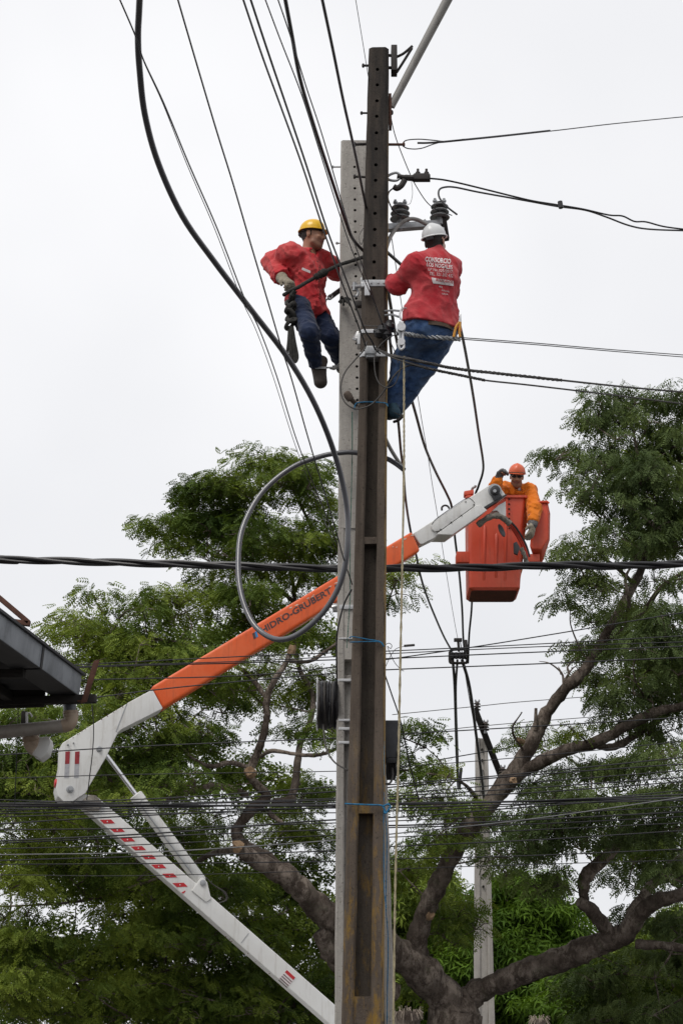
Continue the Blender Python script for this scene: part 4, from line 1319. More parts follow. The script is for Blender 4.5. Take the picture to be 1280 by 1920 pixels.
slab('weld_seam', ze([(690, 640), (697, 636), (660, 735), (637, 792), (632, 790), (655, 730)]), -.0225, .003, MAT['galvanised'], 0, elbow)
mb = MB()
for k in range(14):
    t = random.random()
    x, y = lerp(690, 400, t) + random.uniform(-3, 3), lerp(640, 815, t) + random.uniform(-2, 8)
    x, y = ze([(x, y)])[0]
    mb.cyl(lp(x, y - .5, .0), lp(x, y + random.uniform(.2, 1), -.024), random.uniform(.002, .006), 6)
mb.build('rust_spots', MAT['rust'], elbow, kind='stuff')

# lower boom
lb = slab('lower_boom', [(156, 1514), (138, 1506), (152, 1488), (181, 1492), (628, 1884), (700, 1948), (680, 1978), (613, 1916)], .03, .2, MAT['white_paint'], .016)
zl = lambda pts: [(120 + x / 2.4615, 1460 + y / 2.4615) for x, y in pts]
for x, y in ((200, 198), (246, 237), (293, 281), (343, 321), (390, 362), (437, 405), (487, 447), (535, 490)):
    r = slab('reflector', zl([(x - 34, y - 8), (x + 18, y - 10), (x + 36, y + 8), (x - 14, y + 10)]), .0265, .003, MAT['red_sticker'], 0, lb)
    MB().lathe(lp(*zl([(x + 1, y)])[0], .0262), -LN, [(0, 0), (.007, 0), (.006, .003), (0, .003)], 8).build('rivet', MAT['white_paint'], r)
slab('reflector', zl([(542, 526), (560, 516), (562, 520), (552, 530)]), .0265, .003, MAT['red_sticker'], 0, lb)
st = slab('warning_label', zl([(1030, 880), (1070, 917), (1036, 960), (992, 921)]), .0265, .003, MAT['white_print'], 0, lb)
slab('label_heading', zl([(1029, 883), (1067, 918), (1058, 929), (1019, 893)]), .024, .002, MAT['red_sticker'], 0, st)
for k in range(4):
    o_ = 9 * k
    slab('label_line', zl([(1014 - o_ * .8, 901 + o_), (1052 - o_ * .8, 936 + o_), (1050 - o_ * .8, 939 + o_), (1011 - o_ * .8, 904 + o_)]), .024, .002, MAT['faded_text'], 0, st)
slab('weld_seam', zl([(852, 712), (854, 714), (818, 760), (816, 758)]), .0265, .003, MAT['galvanised'], 0, lb)
mb = MB()
for k in range(16):
    t = random.random() ** 2
    x, y = lerp(750, 1000, t) + random.uniform(-6, 16), lerp(730, 955, t) + random.uniform(-4, 4)
    x, y = zl([(x, y)])[0]
    mb.cyl(lp(x, y, .0265), lp(x, y, .04), random.uniform(.002, .007), 6)
mb.build('rust_spots', MAT['rust'], lb, kind='stuff')
slab('knuckle_ring', zl([(72, 140), (90, 95), (120, 75), (150, 78), (185, 118), (160, 150)]), .0, .03, MAT['hose_wrap'], .006)
# hydraulic cylinder
mb = MB()
mb.tube([lp(198, 1414, .12), lp(264, 1502, .12)], .026, 16)
mb.build('cylinder_rod', MAT['chrome'], lift)
mb = MB()
a, b = lp(254, 1490, .12), lp(378, 1655, .12)
d = (b - a).normalized()
mb.tube([a, a + d * .01, a + d * .09, a + d * .095, b - d * .02, b], [.06, .075, .075, .068, .068, .055], 20)
mb.build('cylinder_barrel', MAT['white_paint'], lift)
MB().tube([a + d * .1 + Vector((0, -.07, -.03)), b - d * .15 + Vector((0, -.07, -.03))], .009, 7).build('cylinder_pipe', MAT['galvanised'], lift)
lug = slab('cylinder_lug', zl([(590, 517), (630, 462), (645, 458), (662, 478), (680, 555), (655, 570)]), .015, .21, MAT['white_paint'], .008)
MB().lathe(lp(*zl([(641, 481)])[0], .015), -LN, [(0, 0), (.032, 0), (.032, .015), (.02, .018), (0, .018)], 14).build('pin', MAT['galvanised'], lug)
for dx, s in ((0, 1), (6, .8)):
    P = spline([lp(x, y, .1) for x, y in zl([(655, 455), (690, 490), (715 + 30 * s, 525), (735 + 15 * s, 560), (700, 575), (680, 560)])], 5)
    MB().tube(P, .006, 6).build('oil_hose', MAT['weathered_cable'], lift)
# turret and truck bed carrying the lower boom (below the picture)
base = lp(690, 1968, .13)
mb = MB()
mb.lathe(Vector((base.x, base.y, 1.15)), (0, 0, 1), [(0, 0), (.45, 0), (.45, .12), (.3, .2), (.26, base.z - 1.2), (.2, base.z - 1.1), (0, base.z - 1.1)], 24)
mb.build('turret', MAT['white_paint'], lift)
mb = MB()
mb.box(Vector((base.x, base.y, 1.0)), hd * 2.6, LN * 1.1, Vector((0, 0, .14)))
mb.build('deck', MAT['white_paint'], lift, bevel=.02)
cabc = Vector((base.x, base.y, 1.35)) + hd * 3.5
mb = MB()
hw = LN * 1.05
mb.loft([[cabc - hd * .85 + hw * s + Vector((0, 0, -.65)) for s in (-1, 1)] + [cabc + hd * .95 + hw * s + Vector((0, 0, -.65)) for s in (1, -1)],
         [cabc - hd * .85 + hw * s + Vector((0, 0, .1)) for s in (-1, 1)] + [cabc + hd * .95 + hw * s + Vector((0, 0, .1)) for s in (1, -1)],
         [cabc - hd * .8 + hw * s * .92 + Vector((0, 0, .75)) for s in (-1, 1)] + [cabc + hd * .55 + hw * s * .92 + Vector((0, 0, .75)) for s in (1, -1)]])
mb.build('cab', MAT['white_paint'], lift, bevel=.06)
for q in (-1.7, 3.2):
    for s in (-1, 1):
        c = Vector((base.x, base.y, .45)) + hd * q + LN * s * .95
        MB().lathe(c - LN * .13, LN, [(0, 0), (.3, 0), (.43, .03), (.45, .07), (.45, .19), (.43, .23), (.3, .26), (0, .26)], 24).build('wheel', MAT['rubber'], lift)

# ------------------------------------------------------------------ man buckets
def rrect(cx, cy, hx, hy, z, r, n=5, rot=0.0):
    out = []
    for sx, sy, a0 in ((1, 1, 0), (-1, 1, 90), (-1, -1, 180), (1, -1, 270)):
        for k in range(n):
            a = math.radians(a0 + 90 * k / (n - 1))
            x, y = sx * (hx - r) + r * math.cos(a), sy * (hy - r) + r * math.sin(a)
            out.append(Vector((cx + x * math.cos(rot) - y * math.sin(rot), cy + x * math.sin(rot) + y * math.cos(rot), z)))
    return out


def bucket(label, top_c, bot_c, hx, hy, bx, by, rot, r):
    t = thing('man_bucket', bot_c, label, 'man bucket', 'buckets of the lift')
    mb = MB()
    n = 8
    rings = [rrect(bot_c.x, bot_c.y, bx * .9, by * .9, bot_c.z, r, rot=rot)]
    for k in range(n + 1):
        s = k / n
        c = bot_c.lerp(top_c, s)
        rings.append(rrect(c.x, c.y, lerp(bx, hx, s), lerp(by, hy, s), lerp(bot_c.z + .03, top_c.z, s), r, rot=rot))
    rings.append(rrect(top_c.x, top_c.y, hx + .03, hy + .03, top_c.z + .001, r, rot=rot))
    rings.append(rrect(top_c.x, top_c.y, hx + .03, hy + .03, top_c.z + .03, r, rot=rot))
    rings.append(rrect(top_c.x, top_c.y, hx - .012, hy - .012, top_c.z + .03, r, rot=rot))
    for k in range(n, -1, -1):
        s = k / n
        c = bot_c.lerp(top_c, s)
        rings.append(rrect(c.x, c.y, lerp(bx, hx, s) - .012, lerp(by, hy, s) - .012, lerp(bot_c.z + .05, top_c.z, s), r, rot=rot))
    mb.loft(rings)
    mb.build('tub', MAT['bucket_paint'], t, angle=40)
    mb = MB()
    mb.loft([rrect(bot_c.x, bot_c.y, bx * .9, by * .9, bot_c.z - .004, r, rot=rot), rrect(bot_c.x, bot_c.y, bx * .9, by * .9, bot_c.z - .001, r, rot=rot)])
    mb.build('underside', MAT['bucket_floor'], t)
    return t


BY = 20.80
tl, tr_ = at(877, 934, BY), at(985, 934, BY)
bl, br_ = at(879, 1105, BY), at(975, 1105, BY)
bhx = (tr_.x - tl.x) / 2
bbx = (br_.x - bl.x) / 2
main = bucket('large orange fibreglass bucket in which the man in orange stands', Vector(((tl.x + tr_.x) / 2, BY + .32, tl.z)), Vector(((bl.x + br_.x) / 2, BY + .31, bl.z)), bhx, .32, bbx, .3, 0.0, .05)
for xa, ya, xb, yb in ((908, 985, 906, 1090), (949, 932, 946, 1092), (930, 1000, 929, 1085)):
    a, b = at(xa, ya, BY - .002), at(xb, yb, BY - .002 + .02)
    MB().tube([a, a.lerp(b, .04), a.lerp(b, .96), b], [.006, .02, .02, .006], 8).build('rib', MAT['bucket_paint'], main)
mb = MB()
for k in range(7):
    mb.lathe(at(954, 936 + k * 9, BY - .005), (0, -1, 0), [(0, 0), (.012, 0), (.009, .008), (0, .01)], 8)
mb.build('rivets', MAT['dark_iron'], main, kind='stuff')
mb = MB()
mb.box(at(868, 1049, BY + .15), (.09, 0, 0), (0, .12, 0), (0, 0, .07))
mb.build('step', MAT['bucket_paint'], main, bevel=.012)
# second, shallower bucket at the right
t2 = thing('tool_bucket', at(1010, 1050, 21.0), 'smaller orange bucket with a sloping base hanging right of the hand', 'man bucket', 'buckets of the lift')
mb = MB()
front = [(1000, 944), (1024, 942), (1027, 945), (1028, 1010), (1014, 1030), (996, 1030), (992, 1024)]
back = [(1014, 960), (1030, 958), (1030, 962), (1029, 1010), (1014, 1056), (1005, 1056), (1000, 1050)]
mb.loft([[at(x, y, 20.78) for x, y in front], [at(x + 1, y + 3, 21.15) for x, y in back]])
mb.build('tub', MAT['bucket_paint'], t2, bevel=.02, seg=3)
mb = MB()
mb.tube([at(x, y, 20.77) for x, y in ((999, 943), (1012, 941.5), (1025, 941), (1028, 944))], .018, 8)
mb.build('rim', MAT['bucket_paint'], t2)
mb = MB()
mb.box(at(996, 1050, 20.95), (.09, 0, 0), (0, .1, 0), (0, 0, .05))
mb.build('mount', MAT['bucket_paint'], t2, bevel=.01)
# control pod behind the boom
t3 = thing('control_lever', at(876, 925, 20.9), 'small red control housing with a bent lever behind the boom tip', 'lever')
mb = MB()
mb.box(at(878, 926, 20.9), (.06, 0, .01), (0, .06, 0), (0, 0, .03))
mb.build('housing', MAT['bucket_paint'], t3, bevel=.012)
MB().tube(spline(trace([(884, 926), (885, 916), (890, 913), (891, 910)], 20.9, 20.85), 4), .016, 8).build('handle', MAT['lamp_pipe'], t3)

# ------------------------------------------------------------------ trees
def limb(mb, pts, w, jit=.07, n=12, step=7, rough=.05):
    """pts: (x, y, Y) of the limb's axis in the photograph, w: its width in photograph pixels at each"""
    P = spline([at(*p) for p in pts], step)
    R = []
    rw = [sz(a * .41, p[1], p[2]) for a, p in zip(w, pts)]
    for i in range(len(P)):
        t = i / step
        k = min(int(t), len(rw) - 2)
        R.append(lerp(rw[k], rw[k + 1], t - k))
    ph = random.uniform(0, 9)
    R = [r * (1 + rough * math.sin(i * 1.3 + ph) + rough * math.sin(i * .57 + 2 * ph)) for i, r in enumerate(R)]
    P = [p + Vector((random.uniform(-1, 1), random.uniform(-1, 1), random.uniform(-1, 1))) * r * .12 for p, r in zip(P, R)]
    mb.tube(P, R, n, jit=jit)
    return list(zip(P, R))


TB = at(850, 1905, 24.5)
tree = thing('rain_tree', Vector((TB.x, TB.y, 0)), 'huge spreading tree with forked brown limbs and feathery drooping foliage', 'tree')
NODES = []
MAINL = []
mb = MB()
root = Vector((TB.x, TB.y, 0))
P = [root, root + Vector((.05, 0, .9)), at(852, 1925, 24.5), at(856, 1890, 24.5)]
rr = [.62, .46, sz(52, 1920, 24.5), sz(48, 1890, 24.5)]
mb.tube(spline(P, 6), [lerp(rr[min(i // 6, 2)], rr[min(i // 6, 2) + 1], (i % 6) / 6) if i < 18 else rr[3] for i in range(19)], 14, jit=.06)
LIMBS = [
    ([(862, 1905, 24.5), (815, 1850, 24.3), (755, 1795, 24.0), (690, 1755, 23.6), (625, 1725, 23.2), (585, 1690, 22.9), (545, 1650, 22.7), (490, 1618, 22.5), (447, 1592, 22.3)], [92, 80, 72, 76, 64, 56, 50, 42, 26]),
    ([(600, 1745, 23.1), (625, 1790, 23.3), (668, 1830, 23.6), (740, 1860, 24.0)], [40, 50, 56, 40]),
    ([(800, 1840, 24.3), (780, 1790, 24.2), (790, 1730, 24.0), (815, 1670, 23.8), (855, 1590, 23.6), (900, 1525, 23.5), (950, 1468, 23.4), (990, 1405, 23.3), (1020, 1345, 23.3), (1060, 1290, 23.2), (1100, 1250, 23.2), (1150, 1165, 23.2), (1188, 1095, 23.4), (1215, 1040, 23.6)], [60, 52, 44, 42, 42, 40, 44, 34, 30, 27, 26, 22, 19, 14]),
    ([(945, 1478, 23.4), (985, 1443, 23.3), (1060, 1408, 23.0), (1120, 1390, 22.8), (1180, 1358, 22.6), (1240, 1332, 22.4), (1320, 1318, 22.2)], [34, 28, 28, 26, 24, 22, 18]),
    ([(1100, 1395, 22.9), (1150, 1400, 23.2), (1200, 1372, 23.5), (1260, 1330, 23.9)], [16, 17, 16, 12]),
    ([(855, 1885, 24.5), (905, 1855, 24.4), (970, 1826, 24.2), (1040, 1802, 24.0), (1110, 1775, 23.8), (1165, 1755, 23.6), (1195, 1720, 23.4), (1230, 1690, 23.2), (1310, 1668, 22.8)], [60, 54, 52, 56, 54, 46, 38, 34, 30]),
    ([(1150, 1765, 23.7), (1130, 1735, 23.5), (1105, 1705, 23.3), (1085, 1690, 23.2)], [40, 34, 30, 24]),
    ([(1095, 1700, 23.3), (1095, 1650, 23.3), (1120, 1620, 23.2), (1150, 1592, 23.1), (1175, 1545, 23.1), (1215, 1505, 23.2), (1262, 1470, 23.3)], [20, 32, 30, 24, 18, 14, 10]),
    ([(1170, 1745, 23.6), (1205, 1680, 23.9), (1240, 1640, 24.2), (1300, 1590, 24.5)], [30, 26, 24, 18]),
    ([(1190, 1770, 23.5), (1260, 1775, 23.3), (1320, 1790, 23.0)], [24, 20, 16]),
    # sub-limbs of the left arm
    ([(560, 1655, 22.7), (500, 1610, 22.8), (452, 1580, 22.8), (445, 1555, 22.8), (470, 1520, 22.8), (500, 1495, 22.8), (480, 1470, 22.7), (466, 1450, 22.6), (478, 1425, 22.6), (492, 1385, 22.5), (500, 1345, 22.5), (500, 1310, 22.5), (515, 1275, 22.4), (535, 1245, 22.4), (544, 1222, 22.4)], [32, 30, 26, 24, 26, 24, 18, 18, 20, 17, 16, 16, 14, 12, 11]),
    ([(515, 1505, 22.8), (545, 1498, 23.0), (556, 1450, 23.2), (562, 1400, 23.4), (582, 1350, 23.6), (585, 1300, 23.8), (562, 1255, 24.0), (550, 1190, 24.2), (552, 1120, 24.4), (540, 1040, 24.5)], [20, 22, 18, 14, 13, 12, 11, 11, 10, 8]),
    ([(505, 1525, 22.8), (525, 1540, 22.6), (533, 1545, 22.5)], [14, 9, 3]),
    ([(470, 1440, 22.6), (430, 1430, 22.4), (395, 1437, 22.2), (360, 1422, 22.0), (335, 1390, 21.9), (322, 1350, 21.9)], [12, 11, 11, 9, 8, 6]),
    ([(462, 1490, 22.7), (430, 1478, 22.4), (390, 1474, 22.1), (345, 1488, 21.9), (300, 1500, 21.7), (230, 1470, 21.6), (150, 1440, 21.6)], [16, 16, 16, 14, 12, 10, 7]),
    ([(490, 1418, 22.5), (510, 1408, 22.3), (560, 1415, 22.1), (600, 1415, 22.0), (640, 1400, 22.0)], [10, 10, 9, 9, 7]),
    ([(500, 1310, 22.5), (470, 1270, 22.6), (430, 1240, 22.7), (380, 1215, 22.8), (300, 1200, 22.8), (220, 1190, 22.8)], [12, 10, 10, 9, 7, 5]),
    ([(545, 1240, 22.4), (580, 1240, 22.8), (605, 1225, 23.0), (640, 1200, 23.1)], [9, 9, 8, 7]),
    ([(552, 1130, 24.4), (500, 1085, 24.3), (455, 1060, 24.2), (400, 1040, 24.2), (350, 1010, 24.2)], [9, 8, 7, 6, 4]),
    ([(552, 1110, 24.4), (580, 1050, 24.3), (590, 1010, 24.2), (570, 960, 24.2), (540, 900, 24.2), (520, 850, 24.3)], [9, 9, 8, 7, 6, 4]),
    ([(580, 1055, 24.3), (560, 1030, 24.0), (510, 1020, 23.9), (455, 1032, 23.9), (410, 1000, 23.8)], [8, 7, 7, 6, 4]),
    ([(447, 1592, 22.3), (400, 1600, 23.0), (340, 1630, 24.0), (260, 1660, 25.0), (150, 1690, 25.6), (0, 1700, 26)], [18, 13, 10, 8, 6, 4]),
    # right crown
    ([(1188, 1095, 23.4), (1150, 1060, 23.2), (1120, 1040, 23.0)], [11, 8, 5]),
    ([(1205, 1060, 23.5), (1215, 980, 23.4), (1200, 900, 23.4), (1190, 830, 23.5), (1180, 770, 23.5)], [13, 11, 9, 7, 4]),
    ([(1212, 1050, 23.5), (1250, 990, 23.7), (1270, 900, 23.9), (1275, 800, 24.0), (1285, 730, 24.1)], [12, 10, 9, 7, 5]),
    ([(1130, 1205, 23.2), (1170, 1180, 22.9), (1210, 1140, 22.6), (1240, 1100, 22.4), (1300, 1060, 22.2)], [12, 12, 11, 10, 8]),
    ([(1170, 1190, 22.9), (1178, 1130, 22.8), (1172, 1085, 22.8), (1190, 1050, 22.8)], [9, 9, 7, 5]),
    ([(905, 1520, 23.5), (880, 1480, 23.0), (850, 1460, 22.6), (800, 1450, 22.3)], [12, 8, 6, 4]),
    ([(985, 1415, 23.3), (960, 1370, 23.0), (978, 1335, 22.9)], [7, 5, 3]),
]
for pts, w in LIMBS:
    nd = limb(mb, pts, w, n=16 if w[0] > 30 else 10, jit=.09)
    NODES += nd
    if w[0] > 28: MAINL += nd
mb.build('trunk', MAT['bark'], tree, angle=60)
# fresh cut and broken ends
for (x, y, Y, r, d) in ((444, 1586, 22.25, .08, (-.8, -.3, .5)), (547, 1217, 22.35, .055, (.2, -.4, 1)), (468, 1447, 22.4, .075, (-.2, -1, .1)), (806, 1716, 23.85, .06, (.3, -1, .2)), (975, 1388, 23.1, .035, (-.6, -.8, .2)), (962, 1464, 23.15, .05, (.1, -1, -.2))):
    c = at(x, y, Y)
    k = MB()
    d = Vector(d).normalized()
    u = d.orthogonal().normalized()
    w_ = d.cross(u)
    rings = []
    for q, (rr_, h) in enumerate(((1, -.06), (1, 0), (.75, .02), (.3, .03))):
        rings.append([c + d * (h + random.uniform(0, .05) * (q == 2)) + (u * math.cos(a) + w_ * math.sin(a)) * r * rr_ * random.uniform(.8, 1.15) for a in [j * 2 * math.pi / 10 for j in range(10)]])
    k.loft(rings)
    k.build('cut_end', MAT['cut_wood'], tree, smooth=False)
# dead stub and twig of the leaning limb
k = MB()
k.tube([at(1003, 1370, 23.2), at(1004, 1328, 23.2)], [.028, .02], 8)
k.build('stub', MAT['bark'], tree)
k = MB()
for pts in ([(1052, 1298), (1056, 1280), (1066, 1262), (1078, 1250), (1086, 1262)], [(1056, 1282), (1052, 1262), (1030, 1244), (1010, 1240)], [(1052, 1264), (1046, 1250)], [(1066, 1262), (1064, 1248), (1084, 1232)]):
    k.tube(spline([at(x, y, 23.0) for x, y in pts], 4), [.02 - .016 * i / (4 * (len(pts) - 1)) for i in range(4 * (len(pts) - 1) + 1)], 5)
k.build('bare_twigs', MAT['bark'], tree)

# --- foliage
def frond_template(np_, wid):
    """one feathery leaf: pairs of leaflets along a drooping midrib, unit length along x"""
    V = []
    for i in range(np_):
        t = (i + .6) / np_
        ln = .36 * (1 - .55 * abs(t - .42) ** 1.2)
        z = -.33 * t ** 1.8
        for s in (-1, 1):
            b = np.array([t - .04, 0, z])
            dirv = np.array([.5, s * .82, -.28])
            side = np.array([.86, -s * .5, 0.05])
            tip = b + dirv * ln
            mid = b + dirv * ln * .5 + np.array([0, 0, .02])
            V += [b, mid + side * wid, tip, mid - side * wid]
    t = 1.0
    b = np.array([.93, 0, -.29])
    V += [b, b + np.array([.09, wid, -.04]), b + np.array([.2, 0, -.12]), b + np.array([.09, -wid, -.04])]
    return np.array(V)


def rotations(dirs, roll):
    """matrices whose x axis is dirs and whose z axis is near up"""
    x = dirs / np.linalg.norm(dirs, axis=1, keepdims=True)
    up = np.tile([0, 0, 1.0], (len(x), 1))
    y = np.cross(up, x)
    y /= np.linalg.norm(y, axis=1, keepdims=True) + 1e-9
    z = np.cross(x, y)
    c, s = np.cos(roll)[:, None], np.sin(roll)[:, None]
    return np.stack([x, y * c + z * s, z * c - y * s], axis=2)


def foliage(name, clumps, sprays, per, fl, m, parent, tmpl, droop=(.1, .7), flat=.5, spread=1.0):
    """clumps: array of (x, y, z, radius); per: leaves in a clump of radius 0.5"""
    pos, dirs, ln = [], [], []
    for cx, cy, cz, r in clumps:
        # the clump is an umbrella of small sprays
        ns = max(3, int(sprays * (r / .4) ** 2))
        for _ in range(ns):
            a = rng.uniform(0, 2 * np.pi)
            u = rng.uniform(0, 1) ** .55
            sc = np.array([cx + math.cos(a) * r * u, cy + math.sin(a) * r * u, cz + r * flat * (1 - u * u) * rng.uniform(.2, 1.0) - .2 * r * u])
            n = int(per * rng.uniform(.7, 1.3))
            sr = .17 * rng.uniform(.7, 1.3) * spread
            a2 = rng.uniform(0, 2 * np.pi, n)
            uu = rng.uniform(0, 1, n) ** .6
            h = rng.uniform(-.5, 1.0, n)
            off = np.stack([np.cos(a2) * uu * sr, np.sin(a2) * uu * sr, h * sr * .6 - .3 * sr * uu], 1)
            pos.append(sc + off)
            a3 = a2 + rng.normal(0, .5, n)
            out = np.stack([np.cos(a3) + .7 * math.cos(a), np.sin(a3) + .7 * math.sin(a)], 1)
            pz = -rng.uniform(droop[0], droop[1], n) + .35 * np.clip(h, 0, 1)
            dirs.append(np.concatenate([out, pz[:, None]], 1))
            ln.append(rng.uniform(fl[0], fl[1], n))
    pos, dirs, ln = np.concatenate(pos), np.concatenate(dirs), np.concatenate(ln)
    R = rotations(dirs, rng.normal(0, .7, len(pos)))
    T = tmpl
    V = np.einsum('nij,kj->nki', R, T) * ln[:, None, None] + pos[:, None, :]
    V = V.reshape(-1, 3) - np.array(ORG[parent.name])
    nq = len(V) // 4
    me = bpy.data.meshes.new(name)
    me.vertices.add(len(V))
    me.vertices.foreach_set('co', V.astype(np.float32).ravel())
    me.loops.add(nq * 4)
    me.loops.foreach_set('vertex_index', np.arange(nq * 4, dtype=np.int32))
    me.polygons.add(nq)
    me.polygons.foreach_set('loop_start', np.arange(0, nq * 4, 4, dtype=np.int32))
    me.update(calc_edges=True)
    me.materials.append(m)
    o = link(bpy.data.objects.new(name, me))
    o.parent = parent
    ORG[o.name] = ORG[parent.name]
    o['kind'] = 'stuff'
    print('foliage', name, len(pos), 'leaves', nq, 'quads')
    return o


def clumps_in(blobs, keep=1.0, size=1.0, gap=0.0):
    """blobs: (x, y, rx, ry, Y, dY, count, radius) in photograph pixels / metres"""
    out = []
    for x, y, rx, ry, Y, dY, n, r in blobs:
        for _ in range(max(2, round(n * keep))):
            for _try in range(12):
                a, b, c = rng.uniform(-1, 1, 3)
                if a * a + b * b + c * c > 1: continue
                p = at(x + a * rx, y + b * ry, Y + c * dY)
                if vnoise(np.array([[p.x, p.y * .6, p.z * 1.5]]) * 1.15 + 40)[0] > gap: break
            out.append((p.x, p.y, p.z, r * size * rng.uniform(.65, 1.25)))
    return np.array(out)


def twigs(name, clumps, nodes, parent, m, r0=.016):
    """thin branches that carry every clump from the nearest limb or neighbouring clump"""
    P = np.array([n[0][:] for n in nodes])
    todo = list(range(len(clumps)))
    C = clumps[:, :3] - np.array([0, 0, .08])
    d = np.array([np.min(np.linalg.norm(P - c, axis=1)) for c in C])
    mbt = MB()
    for i in np.argsort(d):
        c = C[i]
        dist = np.linalg.norm(P - c, axis=1) + np.maximum(0, P[:, 2] - c[2] + .1) * .8
        j = int(np.argmin(dist))
        a, b = Vector(P[j]), Vector(c)
        L = (b - a).length
        if L < .05: continue
        mid = a.lerp(b, .5) + Vector((random.uniform(-1, 1), random.uniform(-1, 1), random.uniform(-.1, .8))) * L * .14
        Q = spline([a, mid, b], 4)
        ra = r0 * (0.7 + .45 * min(L, 2.2))
        mbt.tube(Q, [lerp(ra, .006, k / 8) for k in range(9)], 4, caps=False)
        P = np.vstack([P, [Q[4][:]], [c]])
        for _ in range(3):
            e = b + Vector((random.uniform(-1, 1), random.uniform(-1, 1), random.uniform(-.3, .5))) * clumps[i, 3] * .8
            mbt.tube([b, b.lerp(e, .5) + Vector((0, 0, .03)), e], [.008, .006, .003], 4, caps=False)
    return mbt.build(name, m, parent, angle=80)


T1 = frond_template(5, .075)
T2 = frond_template(6, .06)
LEFT = [
    # top of the left crown
    (530, 862, 70, 28, 24.2, .9, 12, .36), (548, 900, 80, 40, 24.2, 1.0, 16, .42), (410, 900, 50, 22, 24.0, .6, 8, .36), (425, 935, 95, 32, 24.0, 1.0, 18, .42),
    (350, 985, 75, 30, 23.6, .9, 14, .4), (480, 975, 130, 35, 24.0, 1.2, 20, .42), (600, 950, 40, 40, 24.4, .9, 8, .38), (570, 1000, 90, 45, 24.2, 1.2, 18, .42), (320, 1025, 50, 18, 23.6, .6, 6, .34),
    (425, 1025, 100, 25, 23.8, 1.0, 14, .38), (560, 1060, 100, 40, 24.4, 1.0, 12, .38), (430, 1085, 120, 24, 24.2, 1.0, 10, .36),
    # middle tiers
    (400, 1130, 130, 35, 23.4, 1.2, 24, .44), (280, 1135, 90, 30, 23.0, 1.0, 18, .42), (185, 1165, 85, 26, 22.8, .9, 14, .4), (175, 1112, 16, 8, 22.8, .3, 2, .28), (250, 1200, 130, 36, 22.6, 1.1, 28, .44),
    (170, 1225, 50, 25, 22.6, .8, 8, .4), (330, 1215, 110, 40, 22.9, 1.2, 22, .44), (230, 1275, 90, 35, 22.2, 1.0, 20, .44), (470, 1190, 90, 45, 23.6, 1.1, 16, .42), (590, 1150, 60, 60, 24.4, 1.0, 10, .4),
    (420, 1290, 120, 50, 22.6, 1.2, 22, .42), (300, 1350, 110, 45, 22.0, 1.1, 20, .42), (560, 1290, 85, 60, 23.6, 1.2, 18, .4), (590, 1380, 60, 50, 23.0, 1.2, 14, .4), (420, 1375, 110, 35, 22.8, 1.2, 18, .4),
    (150, 1330, 80, 40, 21.8, .9, 14, .44), (60, 1345, 80, 40, 21.6, .9, 16, .44), (40, 1440, 90, 50, 21.5, 1.0, 24, .46), (130, 1420, 90, 45, 21.6, 1.0, 18, .44), (250, 1440, 90, 40, 21.8, 1.1, 18, .42),
    # low, shaded mass
    (50, 1530, 110, 50, 24.2, 1.3, 26, .46), (190, 1530, 110, 45, 24.6, 1.4, 24, .44), (330, 1550, 110, 45, 25.0, 1.6, 24, .42), (480, 1540, 90, 50, 26.8, 1.2, 18, .42), (590, 1500, 60, 60, 26.8, 1.3, 16, .42),
    (60, 1630, 120, 50, 24.2, 1.4, 28, .46), (220, 1640, 110, 50, 24.8, 1.5, 26, .44), (370, 1660, 110, 50, 25.6, 1.6, 26, .44), (520, 1720, 80, 45, 26.8, 1.2, 20, .44),
    (70, 1740, 120, 50, 24.4, 1.5, 32, .46), (230, 1750, 120, 50, 25.0, 1.6, 32, .46), (390, 1770, 110, 50, 25.6, 1.6, 30, .46), (540, 1820, 100, 50, 26.6, 1.4, 28, .46), (470, 1870, 120, 50, 25.8, 1.4, 28, .46),
    (80, 1850, 130, 60, 24.4, 1.5, 36, .48), (260, 1860, 130, 60, 25.0, 1.6, 36, .48), (420, 1900, 120, 40, 25.6, 1.5, 24, .46), (590, 1900, 70, 40, 27.0, 1.2, 16, .44), (600, 1610, 40, 50, 27.2, 1.0, 10, .4),
    # the near rim of the crown that overhangs it
    (50, 1475, 90, 24, 20.9, .5, 16, .4), (190, 1490, 90, 22, 20.9, .5, 12, .4), (330, 1460, 80, 24, 21.2, .5, 10, .38), (110, 1370, 90, 24, 20.9, .5, 10, .4),
]
MID = [
    (770, 1050, 40, 14, 23.8, .6, 4, .3), (742, 1085, 40, 22, 23.6, .7, 6, .32), (735, 1125, 18, 14, 23.6, .4, 2, .26),
    (748, 1350, 24, 26, 23.2, .6, 5, .34), (772, 1385, 30, 30, 23.0, .7, 6, .36), (785, 1440, 45, 34, 22.8, .9, 10, .38), (845, 1455, 40, 14, 22.8, .8, 5, .3),
    (780, 1500, 60, 32, 23.0, 1.0, 12, .4), (860, 1510, 70, 32, 23.0, 1.0, 14, .38), (800, 1570, 70, 34, 23.4, 1.1, 14, .4), (765, 1640, 50, 45, 24.6, 1.0, 14, .42), (845, 1660, 40, 60, 25.4, 1.0, 10, .4),
    (840, 1740, 70, 50, 25.6, 1.0, 16, .44), (780, 1860, 40, 40, 25.8, 1.0, 10, .42),
    (985, 1372, 45, 16, 22.8, .6, 5, .28), (1030, 1395, 50, 20, 22.8, .7, 6, .3), (1050, 1365, 40, 14, 22.8, .6, 3, .28),
]
